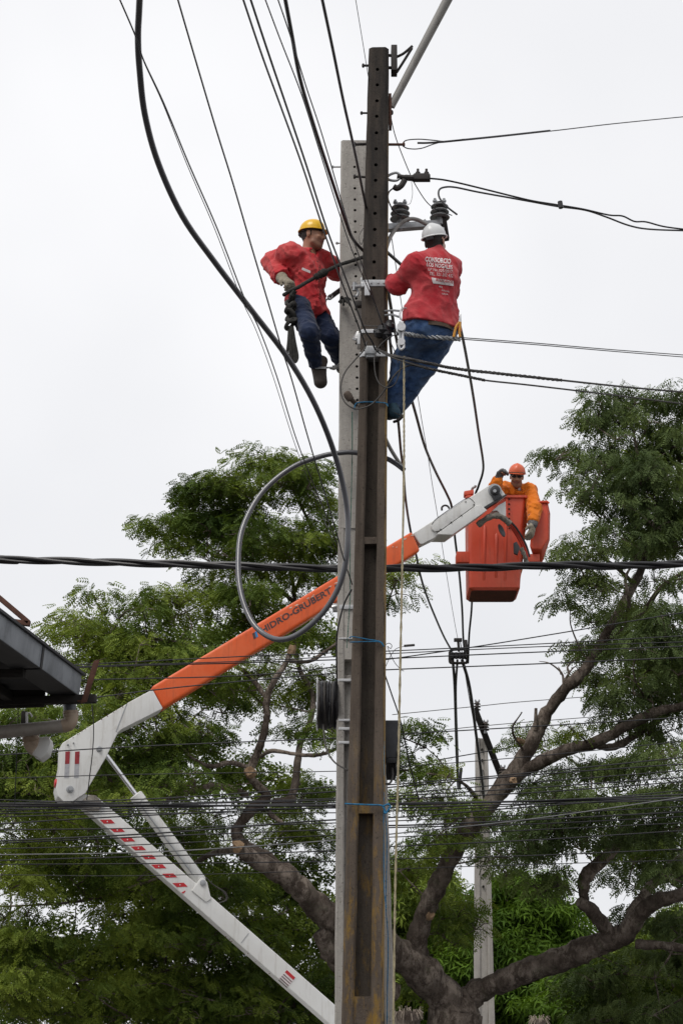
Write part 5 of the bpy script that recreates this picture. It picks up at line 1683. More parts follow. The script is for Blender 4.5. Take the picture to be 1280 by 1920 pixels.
RIGHT = [
    (1150, 752, 60, 22, 23.6, .8, 9, .38), (1105, 782, 38, 20, 23.4, .6, 6, .34), (1180, 800, 90, 30, 23.4, 1.0, 18, .42), (1260, 740, 45, 45, 24.0, .9, 14, .42), (1250, 810, 55, 40, 23.8, 1.0, 14, .42), (1090, 855, 55, 22, 23.0, .7, 8, .36),
    (1150, 860, 90, 32, 23.2, 1.0, 18, .42), (1230, 880, 70, 40, 23.4, 1.1, 20, .44), (1110, 908, 45, 14, 23.0, .5, 4, .32), (1180, 930, 90, 30, 23.2, 1.0, 18, .42), (1250, 960, 60, 45, 23.2, 1.1, 20, .44), (1140, 985, 50, 18, 23.0, .7, 6, .34),
    (1170, 1015, 110, 20, 22.9, 1.0, 18, .38), (1100, 1035, 70, 14, 22.9, .6, 8, .3), (1230, 1030, 70, 30, 22.8, 1.0, 16, .42),
    (1100, 1085, 60, 16, 23.0, .7, 8, .28), (1065, 1118, 22, 10, 22.9, .3, 3, .24), (1135, 1100, 40, 18, 23.0, .6, 6, .3), (1250, 1090, 40, 20, 22.4, .7, 6, .36),
    (1240, 1150, 60, 28, 22.4, .9, 14, .4), (1170, 1155, 70, 26, 22.6, .9, 14, .38), (1125, 1215, 50, 26, 22.8, .8, 10, .38), (1200, 1205, 100, 30, 22.5, 1.0, 20, .42), (1120, 1262, 32, 24, 22.9, .6, 7, .34),
    (1230, 1265, 70, 40, 22.4, 1.0, 20, .42), (1180, 1310, 55, 34, 22.6, .9, 12, .38), (1250, 1340, 50, 40, 22.2, 1.0, 16, .42), (1160, 1345, 40, 24, 22.6, .8, 6, .34), (1230, 1410, 70, 30, 22.2, 1.0, 16, .42),
    (1085, 1440, 60, 22, 22.9, .8, 8, .34), (1140, 1440, 80, 26, 22.6, .9, 14, .38), (1040, 1480, 70, 22, 22.8, .9, 12, .36), (1130, 1495, 110, 28, 22.6, 1.1, 22, .4), (1230, 1485, 70, 34, 22.4, 1.1, 16, .42),
    (980, 1525, 60, 26, 22.9, .9, 12, .36), (1060, 1540, 80, 28, 22.7, 1.0, 16, .38), (960, 1585, 70, 30, 23.0, .9, 14, .36), (1030, 1590, 50, 22, 22.9, .8, 8, .32), (1130, 1560, 90, 30, 22.8, 1.0, 12, .36), (1240, 1560, 60, 40, 22.8, 1.1, 14, .4),
    (1060, 1630, 40, 26, 23.0, .7, 6, .3), (930, 1630, 30, 20, 23.4, .7, 3, .3), (1000, 1650, 30, 24, 23.1, .6, 4, .28), (1180, 1640, 80, 34, 23.4, 1.0, 12, .38), (1250, 1640, 50, 30, 23.0, .9, 10, .4),
    (1240, 1720, 60, 30, 23.6, 1.1, 12, .4), (1360, 830, 80, 90, 23.8, 1.2, 16, .46), (1370, 1010, 90, 80, 23.2, 1.2, 16, .46), (1360, 1200, 80, 90, 22.6, 1.2, 16, .46), (1370, 1420, 90, 90, 22.4, 1.2, 18, .46), (1380, 1620, 90, 90, 23.0, 1.2, 14, .46), (1390, 1800, 90, 80, 24.5, 1.4, 16, .46), (1180, 1830, 100, 45, 25.4, 1.2, 26, .42), (1260, 1790, 60, 60, 25.4, 1.2, 20, .44), (1240, 1890, 80, 40, 25.4, 1.2, 20, .44), (1130, 1905, 60, 20, 25.4, .9, 8, .38),
]
BACK = [
    # the far half of the crown, seen through the near half and roofing it over
    (120, 1480, 200, 60, 27.5, 2.2, 40, .5), (380, 1440, 200, 60, 28.0, 2.2, 30, .5), (150, 1620, 220, 70, 27.5, 2.2, 46, .5), (420, 1640, 200, 60, 28.0, 2.2, 34, .5), (150, 1760, 220, 70, 27.5, 2.2, 50, .5),
    (420, 1780, 200, 70, 28.0, 2.2, 44, .5), (250, 1880, 300, 50, 27.5, 2.2, 60, .5), (560, 1700, 90, 80, 27.5, 1.6, 20, .5), (560, 1860, 90, 50, 27.5, 1.6, 20, .5), (330, 1260, 180, 60, 27.5, 2.0, 22, .5), (480, 1180, 140, 60, 27.5, 2.0, 14, .5),
    (1200, 1560, 110, 50, 26.5, 1.6, 12, .45), (1210, 1850, 110, 60, 26.5, 1.6, 26, .5), (1230, 1240, 80, 80, 26.0, 1.4, 14, .45), (1230, 900, 80, 80, 26.0, 1.4, 12, .45),
]
cl = np.concatenate([clumps_in(LEFT[:12], .85, .85, .42), clumps_in(LEFT[12:30], .62, .85, .47), clumps_in(LEFT[30:], .62, .85, .47), clumps_in(MID, .5, .85, .46)])
cr = np.concatenate([clumps_in(RIGHT[:15], .66, .8, .47), clumps_in(RIGHT[15:], .56, .82, .46)])
# the heavy limbs stand free of leaves on the street side
ML = np.array([n[0][:] for n in MAINL])
cp = np.array([0, 0, CAMZ])
for arr in (cl, cr):
    for k in range(len(arr)):
        v = arr[k, :3] - cp
        s_ = (ML[:, 1] / v[1])[:, None]
        dd = np.linalg.norm(v * s_ + cp - ML, axis=1)
        j = int(np.argmin(dd))
        if dd[j] < .34 and arr[k, 1] < ML[j, 1] + .5 and rng.random() < .85:
            f_ = (ML[j, 1] + rng.uniform(.7, 1.6)) / arr[k, 1]
            arr[k, :3] = v * f_ + cp
twigs('branches', np.concatenate([cl, cr]), NODES[::2], tree, MAT['bark'])
foliage('crown', cl, 6.2, 14, (.10, .17), MAT['leaf'], tree, T1, (.1, 1.1))
cb = clumps_in(BACK, .72, .92, .47)
twigs('branches', cb, NODES[::3], tree, MAT['bark'])
foliage('crown', cb, 6, 11, (.15, .25), MAT['leaf'], tree, frond_template(3, .11), (.1, 1.1))
foliage('crown', cr, 6.5, 15, (.10, .17), MAT['leaf_grey'], tree, T1, (.3, 1.6))


# broad-leaved trees further back
def leaf_template():
    V = []
    for k in range(6):
        a = k * 2 * np.pi / 6
        d = np.array([math.cos(a), math.sin(a), -.55])
        s = np.array([-math.sin(a), math.cos(a), .1])
        V += [d * .05, d * .5 + s * .11 + np.array([0, 0, .08]), d * 1.0 + np.array([0, 0, -.12]), d * .5 - s * .11 + np.array([0, 0, .08])]
    return np.array(V)


TL = leaf_template()


def back_tree(label, x, y_base, Y, blobs, m, per=7, fl=(.17, .25)):
    p = at(x, 1700, Y)
    t = thing('broadleaf_tree', Vector((p.x, Y, 0)), label, 'tree', 'trees further back')
    top = at(x, y_base, Y)
    k = MB()
    nodes = []
    P = spline([Vector((p.x, Y, 0)), Vector((p.x + .1, Y, top.z * .5)), top], 6)
    R = [lerp(.28, .1, i / 12) for i in range(13)]
    k.tube(P, R, 10, jit=.06)
    nodes = list(zip(P[6:], R[6:]))
    k.build('trunk', MAT['bark'], t)
    c = clumps_in(blobs)
    twigs('branches', c, nodes, t, MAT['bark'], .025)
    foliage('crown', c, 5, per, fl, m, t, TL, (.1, .8), .7, 1.6)


back_tree('bright green broad-leaved tree behind the far pole', 985, 1760, 42.0, [(985, 1700, 60, 45, 42, 1.5, 26, .75), (950, 1780, 90, 55, 42, 1.8, 36, .8), (1020, 1800, 70, 60, 42, 1.8, 30, .8), (940, 1870, 120, 50, 42, 2, 40, .85), (880, 1800, 60, 60, 42, 1.6, 20, .8)], MAT['leaf_bright'])
back_tree('bright green broad-leaved tree low behind the right-hand limb', 1110, 1850, 38.0, [(1080, 1880, 60, 35, 38, 1.5, 22, .7), (1160, 1900, 70, 30, 38, 1.5, 20, .7), (1100, 1840, 40, 16, 38, 1.0, 8, .6)], MAT['leaf_bright'])
back_tree('dark green broad-leaved tree behind the trunk of the big tree', 760, 1700, 44.0, [(770, 1700, 80, 70, 44, 2, 40, .9), (800, 1830, 110, 80, 44, 2, 50, .9), (700, 1850, 90, 60, 44, 2, 30, .9)], MAT['leaf'], 5)
back_tree('dark green broad-leaved tree at the lower right corner', 1240, 1820, 40.0, [(1240, 1870, 110, 50, 40, 2, 40, .9), (1280, 1780, 70, 60, 40, 2, 24, .9), (1200, 1820, 50, 40, 40, 2, 16, .8)], MAT['leaf'], 5)

# two cut posts with ragged tops at the bottom edge
for x, y, Y, r, lab in ((762, 1897, 17.5, .125, 'ragged-topped brown post at the bottom edge right of the poles'), (1010, 1912, 20.0, .075, 'small ragged-topped brown post at the bottom edge under the far pole')):
    c = at(x, y, Y)
    t = thing('cut_post', Vector((c.x, c.y, 0)), lab, 'post')
    k = MB()
    k.tube([Vector((c.x, c.y, z)) for z in np.linspace(0, c.z, 12)], r, 14, jit=.07)
    k.build('post_shaft', MAT['bark'], t)
    k = MB()
    for q in range(60):
        a = random.uniform(0, 6.28)
        b = Vector((c.x + math.cos(a) * r * .8, c.y + math.sin(a) * r * .8, c.z - .01))
        e = b + Vector((math.cos(a) * .06, math.sin(a) * .06, random.uniform(-.08, .06)))
        k.tube([b - Vector((0, 0, .03)), (b + e) / 2 + Vector((0, 0, .03)), e], [.006, .005, .002], 4)
    k.build('straw_cap', MAT['straw'], t)

# ------------------------------------------------------------------ people: smooth solids turned into one mesh
class SDF:
    """smooth union of tapered limbs on a grid, meshed by surface nets"""

    def __init__(s, lo, hi, h):
        s.lo = np.array(lo, float)
        s.h = h
        s.n = np.ceil((np.array(hi) - s.lo) / h).astype(int) + 1
        s.f = np.full(s.n, 10.0, np.float32)

    def _sub(s, a, b):
        i0 = np.clip(np.floor((np.array(a) - s.lo) / s.h).astype(int), 0, s.n)
        i1 = np.clip(np.ceil((np.array(b) - s.lo) / s.h).astype(int) + 1, 0, s.n)
        sl = tuple(slice(p, q) for p, q in zip(i0, i1))
        g = np.meshgrid(*[s.lo[k] + s.h * np.arange(i0[k], i1[k]) for k in range(3)], indexing='ij')
        return sl, np.stack(g, -1)

    def _put(s, sl, d, k, cut=False):
        f = s.f[sl]
        if cut:
            d = -d
            hh = np.clip(.5 + .5 * (d - f) / k, 0, 1)   # smooth max
            s.f[sl] = f * (1 - hh) + d * hh + k * hh * (1 - hh)
        else:
            hh = np.clip(.5 + .5 * (f - d) / k, 0, 1)
            s.f[sl] = f * (1 - hh) + d * hh - k * hh * (1 - hh)

    def cone(s, a, b, r0, r1, k=.03, lat=None, flat=1.0, cut=False):
        a, b = np.array(a, float), np.array(b, float)
        R = max(r0, r1) * max(1, flat) + k + 3 * s.h
        sl, g = s._sub(np.minimum(a, b) - R, np.maximum(a, b) + R)
        if 0 in g.shape: return s
        ab = b - a
        L2 = max(ab @ ab, 1e-9)
        t = np.clip(((g - a) @ ab) / L2, 0, 1)
        v = g - a - t[..., None] * ab
        r = r0 + (r1 - r0) * t
        if lat is None:
            d = np.linalg.norm(v, axis=-1) - r
        else:
            lat = np.array(lat, float)
            ax = ab / math.sqrt(L2)
            lat = lat - ax * (lat @ ax)
            lat /= np.linalg.norm(lat)
            w = np.cross(ax, lat)
            u_, w_, a_ = v @ lat, v @ w, v @ ax
            d = (np.sqrt(u_ ** 2 + (w_ / flat) ** 2 + a_ ** 2 / max(flat, .6)) - r) * min(1, flat)
        s._put(sl, d, k, cut)
        return s

    def ell(s, c, F, radii, k=.02, cut=False):
        """ellipsoid: F = 3 unit axes"""
        c = np.array(c, float)
        R = max(radii) + k + 3 * s.h
        sl, g = s._sub(c - R, c + R)
        if 0 in g.shape: return s
        v = (g - c) @ np.array(F).T / np.array(radii)
        q = np.linalg.norm(v, axis=-1)
        d = (q - 1) * min(radii) * np.clip(.4 + .6 * q, .6, 2)
        s._put(sl, d, k, cut)
        return s

    def plane(s, p, nrm, lo=None, hi=None):
        """cut away everything on the nrm side of p (inside a box)"""
        sl, g = s._sub(lo if lo is not None else s.lo, hi if hi is not None else s.lo + s.n * s.h)
        d = (g - np.array(p)) @ np.array(nrm, float)
        s.f[sl] = np.maximum(s.f[sl], d)
        return s

    def folds(s, fn):
        sl, g = s._sub(s.lo, s.lo + s.n * s.h)
        m = np.abs(s.f[sl]) < .08
        gg = g[m]
        f = s.f[sl]
        f[m] += fn(gg)
        s.f[sl] = f
        return s

    def mesh(s):
        f = s.f
        ins = f < 0
        nx, ny, nz = f.shape
        acc = np.zeros((nx - 1, ny - 1, nz - 1, 3), np.float32)
        cnt = np.zeros((nx - 1, ny - 1, nz - 1), np.float32)
        corners = [(0, 0, 0), (1, 0, 0), (0, 1, 0), (1, 1, 0), (0, 0, 1), (1, 0, 1), (0, 1, 1), (1, 1, 1)]
        sub = lambda A, c: A[c[0]:nx - 1 + c[0], c[1]:ny - 1 + c[1], c[2]:nz - 1 + c[2]]
        for i, a in enumerate(corners):
            for b in corners[i + 1:]:
                if sum(abs(p - q) for p, q in zip(a, b)) != 1: continue
                fa, fb = sub(f, a), sub(f, b)
                m = (fa < 0) != (fb < 0)
                t = np.where(m, fa / np.where(m, fa - fb, 1), 0)
                for k in range(3):
                    acc[..., k] += np.where(m, a[k] + t * (b[k] - a[k]), 0)
                cnt += m
        cell = cnt > 0
        idx = np.full(cell.shape, -1, np.int64)
        idx[cell] = np.arange(cell.sum())
        ijk = np.argwhere(cell)
        V = (ijk + acc[cell] / cnt[cell][:, None]) * s.h + s.lo
        F = []
        for ax in range(3):
            o1, o2 = [(1, 2), (2, 0), (0, 1)][ax]
            A = np.take(ins, range(0, f.shape[ax] - 1), ax)
            B = np.take(ins, range(1, f.shape[ax]), ax)
            e = np.argwhere(A != B)
            ok = (e[:, o1] > 0) & (e[:, o2] > 0) & (e[:, o1] < f.shape[o1] - 1) & (e[:, o2] < f.shape[o2] - 1)
            e = e[ok]
            flip = A[tuple(e.T)]
            q = []
            for d1, d2 in ((0, 0), (1, 0), (1, 1), (0, 1)):
                c = e.copy()
                c[:, o1] -= d1
                c[:, o2] -= d2
                q.append(idx[tuple(c.T)])
            q = np.stack(q, 1)
            q[~flip] = q[~flip][:, ::-1]
            F.append(q)
        F = np.concatenate(F)
        F = F[(F >= 0).all(1)]
        return V, F

    def build(s, name, mats, parent, matfn=None):
        V, F = s.mesh()
        org = np.array(ORG[parent.name]) if parent is not None else np.zeros(3)
        me = bpy.data.meshes.new(name)
        me.from_pydata((V - org).tolist(), [], F.tolist())
        for m in mats:
            me.materials.append(m)
        if matfn is not None and len(F):
            me.polygons.foreach_set('material_index', matfn(V[F].mean(1)).astype(np.int32))
        me.shade_smooth()
        o = link(bpy.data.objects.new(name, me))
        if parent is not None: o.parent = parent
        ORG[o.name] = Vector(org)
        return o


def wave(dirv, wl, amp, seed, warp=.5):
    d = np.array(dirv, float)
    d /= np.linalg.norm(d)
    r = np.random.default_rng(seed)
    k1, k2 = r.normal(0, 9, 3), r.normal(0, 16, 3)

    def fn(p):
        ph = 2 * np.pi * (p @ d) / wl + warp * 3 * np.sin(p @ k1 + seed) + warp * 1.6 * np.sin(p @ k2)
        env = .5 + .5 * np.sin(p @ k1 * .6 + 2 * seed)
        return amp * np.sin(ph) * env
    return fn


def crease(along, long_, short_, amp, seed):
    """soft creases that run along a direction"""
    e = np.array(along, float)
    e /= np.linalg.norm(e)
    t = np.cross(e, [.3, .9, .2])
    t /= np.linalg.norm(t)
    b = np.cross(e, t)

    def fn(p):
        w = vnoise(p * 7 + seed)[:, None] * .05
        q = np.stack([(p @ e) / long_, (p @ t) / short_, (p @ b) / short_], 1) + seed * 1.37 + w * 12
        n = vnoise(q)
        r = 1 - np.abs(2 * n - 1)
        return -amp * (r ** 2.2 - .3)
    return fn


def V3(v):
    return np.array(v[:], float)


def norm(v):
    return v / np.linalg.norm(v)


def head(s, c, F, neck_to):
    """F: forward, right, up"""
    f, r, u = F
    P = lambda a, b, d: c + f * a + r * b + u * d
    s.cone(P(-.025, 0, -.05), neck_to, .055, .062, .03)
    s.ell(P(-.008, 0, .028), F, (.1, .078, .096), .02)
    s.ell(P(.025, 0, -.045), F, (.068, .06, .066), .03)
    s.ell(P(.05, 0, -.02), F, (.045, .052, .07), .025)
    s.cone(P(.06, 0, -.098), P(.06, 0, -.09), .027, .027, .025)
    s.cone(P(.02, -.052, -.07), P(.06, -.02, -.098), .02, .02, .02)
    s.cone(P(.02, .052, -.07), P(.06, .02, -.098), .02, .02, .02)
    s.cone(P(.082, -.035, .028), P(.082, .035, .028), .013, .013, .016)
    for q in (-1, 1):
        s.ell(P(.1, q * .032, .01), F, (.018, .018, .012), .012, cut=True)
        s.ell(P(.083, q * .032, .008), F, (.013, .014, .012), .006)
        s.ell(P(.072, q * .042, -.025), F, (.02, .02, .02), .02)
        s.ell(P(-.012, q * .079, -.002), F, (.02, .009, .034), .008)
    s.cone(P(.093, 0, .012), P(.112, 0, -.024), .008, .013, .012)
    s.cone(P(.1, -.012, -.03), P(.1, .012, -.03), .01, .01, .01)
    s.cone(P(.088, -.02, -.055), P(.088, .02, -.055), .009, .009, .008)
    s.cone(P(.084, -.018, -.066), P(.084, .018, -.066), .010, .010, .008)


def helmet(parent, c, F, m, name='helmet', a=.115, b=.098, hgt=.108, visor=.026, tilt=0.0, strap=None):
    f, r, u = F
    if tilt:
        f, u = f * math.cos(tilt) + u * math.sin(tilt), u * math.cos(tilt) - f * math.sin(tilt)
    n = 40
    mb = MB()
    rings = []

    def ring(k, z, vis=0.0, rim=0.0):
        out = []
        for j in range(n):
            an = 2 * math.pi * j / n
            cx, sx = math.cos(an), math.sin(an)
            ext = vis * max(0, cx) ** 2 + rim
            ridge = .008 * math.exp(-(sx * k * b / .022) ** 2) * (z > .03) * (1 if k < .98 else 0)
            out.append(Vector(c + f * (cx * (a * k + ext)) + r * (sx * (b * k + rim)) + u * (z + ridge)))
        return out
    for t in range(0, 11):
        an = math.pi / 2 * (1 - t / 10) if t else math.pi / 2 * .995
        rings.append(ring(math.cos(an) ** .92, hgt * math.sin(an)))
    rings.append(ring(1.0, -.002, visor * .5, .004))
    rings.append(ring(1.0, -.008, visor, .011))
    rings.append(ring(1.0, -.013, visor, .010))
    rings.append(ring(.97, -.009, visor * .4, .0))
    for t in (.3, .7, 1.0):
        an = t * math.pi / 2 * .98
        rings.append(ring(.95 * math.cos(an), hgt * .93 * math.sin(an)))
    mb.loft(rings)
    o = mb.build(name, m, parent, angle=50)
    # inner band
    mb = MB()
    mb.loft([ring(.9, .03), ring(.9, -.022), ring(.87, -.022), ring(.87, .03)])
    mb.build('head_band', MAT['black_plastic'], o)
    mb = MB()
    p = Vector(c - f * a * .92 - u * .028)
    mb.box(p, Vector(f * .012), Vector(r * .03), Vector(u * .014))
    mb.build('ratchet', MAT['black_plastic'], o, bevel=.004)
    return o


def hand(s, w, tip, palm_n, size=1.0, curl=.6, thumb=1, spread=.2, thick=1.0):
    """a gloved hand: wrist w, knuckle direction to tip, palm_n = way the palm looks"""
    d = norm(tip - w)
    pn = norm(palm_n - d * (palm_n @ d))
    sd = np.cross(d, pn)
    L = .095 * size
    k = w + d * L
    s.cone(w, w + d * L * .5, .036 * thick * size, .042 * size, .02, sd, .62)
    s.cone(w + d * .03 * size, k, .043 * size, .046 * size, .02, sd, .5)
    for i, (o, ln) in enumerate(((-.036, .062), (-.012, .075), (.012, .07), (.035, .055))):
        b = k + sd * o * size - d * .012
        d1 = norm(d * math.cos(curl * .8) + pn * math.sin(curl * .8) + sd * o * spread * 6)
        d2 = norm(d * math.cos(curl * 2) + pn * math.sin(curl * 2) + sd * o * spread * 3)
        m = b + d1 * ln * .6 * size
        s.cone(b, m, .0135 * size * thick, .0125 * size * thick, .007)
        s.cone(m, m + d2 * ln * .6 * size, .0125 * size * thick, .0105 * size * thick, .006)
    t0 = w + d * .035 * size - sd * thumb * .034 * size
    t1 = t0 + (d * .6 - sd * thumb * .75 + pn * .25) * .04 * size
    t2 = t1 + norm(d * .9 - sd * thumb * .1 + pn * .55) * .035 * size
    s.cone(t0, t1, .02 * size, .0155 * size, .012)
    s.cone(t1, t2, .0155 * size, .012 * size, .006)


def boot(s, ankle, heel, toe, sole_n, r=.048):
    """heel and toe lie on the sole, sole_n looks down out of the sole"""
    fw = norm(toe - heel)
    up = -norm(sole_n - fw * (sole_n @ fw))
    lat = np.cross(fw, up)
    s.cone(heel + up * .045 + fw * .045, toe + up * .035 - fw * .05, .048, .046, .02, lat, .8)
    s.cone(toe + up * .035 - fw * .06, toe + up * .034 - fw * .045, .047, .044, .02, lat, .75)
    s.cone(heel + up * .05 + fw * .05, ankle, .05, r, .03)
    s.plane(heel, -up)


def lathe_bounds(pts, pad=.22):
    A = np.array([V3(p) for p in pts])
    return A.min(0) - pad, A.max(0) + pad


def arm_sleeve(s, sh, el, wr, r0=.075, r1=.066, r2=.052, end=.95):
    w2 = el + (wr - el) * end
    s.cone(sh, el, r0, r1, .04)
    s.cone(el, w2, r1, r2, .03)
    return w2


# ---------------------------------------------------------------- worker with the yellow helmet
def person_yellow():
    J = {k: V3(at(*v)) for k, v in dict(
        neck=(577, 473, 14.13), rsh=(545, 477, 13.99), lsh=(606, 488, 14.27), rel=(509, 492, 14.18), rwr=(530, 524, 13.96),
        rtip=(556, 536, 13.84), lel=(630, 507, 14.42), lwr=(655, 512, 14.56), pel=(572, 566, 14.15), chest=(576, 510, 14.12), rhip=(559, 572, 14.07),
        lhip=(588, 573, 14.22), rkn=(580, 624, 13.80), ran=(592, 684, 14.08), lkn=(619, 632, 14.12), lan=(640, 684, 14.50),
        rheel=(600, 716, 13.97), rtoe=(603, 663, 14.13), lheel=(640, 700, 14.48), ltoe=(664, 696, 14.62), head=(586, 444, 14.1)).items()}
    allp = list(J.values())
    lo, hi = lathe_bounds(allp, .2)
    f = norm(np.array([.95, -.30, -.03]))
    u = norm(np.array([-.03, -.02, 1.0]) - f * (np.array([-.03, -.02, 1.0]) @ f))
    r = np.cross(f, u)
    HF = np.array([f, r, u])
    bf = norm(np.array([.7, -.7, 0]))
    br = np.cross(bf, [0, 0, 1.0])
    foot = J['rheel'].copy()
    body = SDF(lo, hi, .0105)
    head(body, J['head'], HF, J['neck'] - np.array([0, 0, .02]))
    body.cone(J['neck'] - np.array([0, 0, .06]), J['chest'], .07, .11, .04, br, .75)
    body.cone(J['chest'], J['pel'], .11, .12, .04, br, .75)
    for a in 'rl':
        body.cone(J[a + 'sh'], J[a + 'el'], .05, .042, .03)
        body.cone(J[a + 'el'], J[a + 'wr'], .042, .03, .02)
        body.cone(J[a + 'hip'], J[a + 'kn'], .075, .055, .03)
        body.cone(J[a + 'kn'], J[a + 'an'], .055, .04, .02)
        body.cone(J[a + 'sh'], J['neck'] - np.array([0, 0, .05]), .05, .05, .04)
        body.cone(J[a + 'an'], J[a + 'an'] * .7 + (J[a + 'toe'] * .5 + J[a + 'heel'] * .5) * .3, .03, .02, .02)
    hand(body, J['rwr'], J['rtip'], np.array([.3, -.2, -1.0]), .9, .8, 1)
    hand(body, J['lwr'], J['lwr'] + np.array([.2, .1, 0]), np.array([-.2, -1, 0]), .9, .8, -1)

    def mf(p):
        q = (p - J['head']) @ HF.T
        hair = (q[:, 2] > -.01 - .25 * np.clip(-q[:, 0] - .02, 0, .1) * 3) & (q[:, 0] < .012 + .3 * np.clip(q[:, 2] - .02, 0, .1)) & (np.linalg.norm(q, axis=1) < .14) & ~((np.abs(q[:, 1]) > .079) & (q[:, 0] > -.04))
        beard = (q[:, 2] < -.04) & (q[:, 2] > -.13) & (q[:, 0] > -.005) & (np.linalg.norm(q, axis=1) < .15)
        lip = (q[:, 2] < -.048) & (q[:, 2] > -.073) & (q[:, 0] > .084)
        brow = (q[:, 2] > .022) & (q[:, 2] < .038) & (q[:, 0] > .07) & (np.abs(q[:, 1]) > .012)
        out = np.zeros(len(p))
        out[beard] = 2
        out[lip] = 3
        out[hair | brow] = 1
        return out
    o = body.build('person', [MAT['skin'], MAT['hair'], MAT['stubble'], MAT['lip']], None, mf)
    tag(o, 'worker in yellow helmet, red shirt and navy trousers leaning beside the pale pole', 'person')
    # shirt
    s = SDF(lo, hi, .0105)
    s.cone(J['neck'] - np.array([0, 0, .075]), J['chest'] - np.array([0, 0, .02]), .115, .155, .06, br, .72)
    s.cone(J['chest'], J['pel'] + np.array([.0, 0, .03]), .155, .168, .05, br, .74)
    s.cone(J['pel'] + np.array([0, 0, .06]), J['pel'] + np.array([.0, -.01, -.06]), .168, .178, .04, br, .76)
    front = J['pel'] + bf * .10
    s.cone(front + np.array([0, 0, .08]), front + np.array([.05, -.02, -.1]), .075, .04, .05, br, .6)
    s.cone(front + np.array([.03, 0, .02]), front + np.array([.13, .05, -.12]), .04, .015, .03)
    for a in 'rl':
        s.cone(J['neck'] - np.array([0, 0, .06]), J[a + 'sh'], .075, .082, .05)
        arm_sleeve(s, J[a + 'sh'], J[a + 'el'], J[a + 'wr'], .085, .078, .066, .88)
    s.cone(J['rsh'] + np.array([-.02, 0, .02]), J['rsh'] + np.array([-.06, .05, -.0]), .07, .07, .04)
    # collar
    s.cone(J['neck'] - r * .05 - np.array([0, 0, .02]), J['neck'] + bf * .075 - np.array([0, 0, .085]), .028, .022, .02)
    s.cone(J['neck'] + r * .05 - np.array([0, 0, .02]), J['neck'] + bf * .075 - np.array([0, 0, .085]), .028, .022, .02)
    s.cone(J['head'] + u * -.085 + f * .02, J['neck'] + bf * .06 - np.array([0, 0, .02]), .055, .045, .015, cut=True)
    s.folds(lambda p: crease((.5, -.1, -.8), .22, .055, .020, 3)(p) + crease((.8, .1, .5), .12, .04, .011, 9)(p))
    w = J['rel'] + (J['rwr'] - J['rel']) * .86
    d = norm(J['rwr'] - J['rel'])
    s.plane(w, d, w - .1, w + .1)
    shirt = s.build('shirt', [MAT['red_shirt']], o)
    # button placket laid down the front, following the cloth
    def onto(p, d):
        q = np.array(p, float)
        for _ in range(120):
            i = np.clip(((q - s.lo) / s.h).astype(int), 0, np.array(s.f.shape) - 1)
            v = float(s.f[tuple(i)])
            if v < .006: break
            q = q + d * max(min(v, .03) * .5, .002)
        return q
    top, bot = J['neck'] + bf * .3 - np.array([0, 0, .1]), J['pel'] + bf * .35 + np.array([0, 0, -.02])
    L_, R_, bt = [], [], []
    for k in range(25):
        c = top + (bot - top) * k / 24
        L_.append(onto(c - br * .016, -bf) + bf * .004)
        R_.append(onto(c + br * .016, -bf) + bf * .006)
        if k % 4 == 2: bt.append(onto(c, -bf) + bf * .008)
    mb = MB()
    rg = [[Vector(a), Vector(b), Vector(b - bf * .012), Vector(a - bf * .012)] for a, b in zip(L_, R_)]
    mb.loft(rg)
    pk = mb.build('placket', MAT['red_shirt'], shirt, angle=30)
    for b in bt:
        MB().lathe(Vector(b), Vector(bf), [(0, 0), (.006, 0), (.005, .003), (0, .003)], 8).build('button', MAT['belt'], pk)
    # trousers
    s = SDF(lo, hi, .0105)
    s.cone(J['pel'] + np.array([0, 0, .08]), J['pel'] - np.array([0, 0, .02]), .145, .15, .04, br, .78)
    for a in 'rl':
        s.cone(J[a + 'hip'], J[a + 'kn'], .098, .076, .04)
        s.cone(J[a + 'kn'], J[a + 'an'] + (J[a + 'kn'] - J[a + 'an']) * .06, .077, .056, .03)
    kn = J['rkn']
    s.folds(lambda p: crease((1, .3, -.35), .10, .035, .014, 11)(p) + crease((.3, 0, 1), .2, .06, .008, 6)(p))
    s.build('trousers', [MAT['navy_denim']], o)
    # boots
    for a, sn in (('r', np.array([-.05, -1.0, -.45])), ('l', np.array([.1, -.2, -1.0]))):
        s = SDF(*lathe_bounds([J[a + 'an'], J[a + 'heel'], J[a + 'toe']], .14), .008)
        boot(s, J[a + 'an'], J[a + 'heel'], J[a + 'toe'], sn)
        b = s.build('boot', [MAT['boot']], o)
        if a == 'r':
            # climber strap across the sole
            n_ = norm(sn)
            c = J['rheel'] * .5 + J['rtoe'] * .5 + n_ * .012
            mb = MB()
            fw = norm(J['rtoe'] - J['rheel'])
            lat = np.cross(fw, n_)
            mb.box(Vector(c), Vector(lat * .075), Vector(fw * .014), Vector(n_ * .008))
            mb.cyl(Vector(c + lat * .075), Vector(c - lat * .16 if lat[0] < 0 else c + lat * .16), .008, 8)
            mb.build('strap', MAT['galvanised'], b, bevel=.003)
    # gloves
    s = SDF(*lathe_bounds([J['rwr'], J['rtip']], .13), .007)
    e = J['rwr'] - norm(J['rwr'] - J['rel']) * .03
    s.cone(e, J['rwr'], .052, .046, .02)
    hand(s, J['rwr'], J['rtip'], np.array([.3, -.1, -1.0]), 1.08, .75, 1, thick=1.12)
    s.build('glove', [MAT['leather_glove']], o)
    helmet(o, J['head'] + u * .052 - f * .006, HF, MAT['yellow_shell'], tilt=-.05)
    # eyes
    for q in (-1, 1):
        mb = MB()
        mb.lathe(Vector(J['head'] + f * .089 + r * q * .032 + u * .008), Vector(f), [(.0, 0), (.009, .001), (.006, .005), (0, .007)], 10)
        mb.build('eye', MAT['hair'], o)
    # pocket print
    mb = MB()
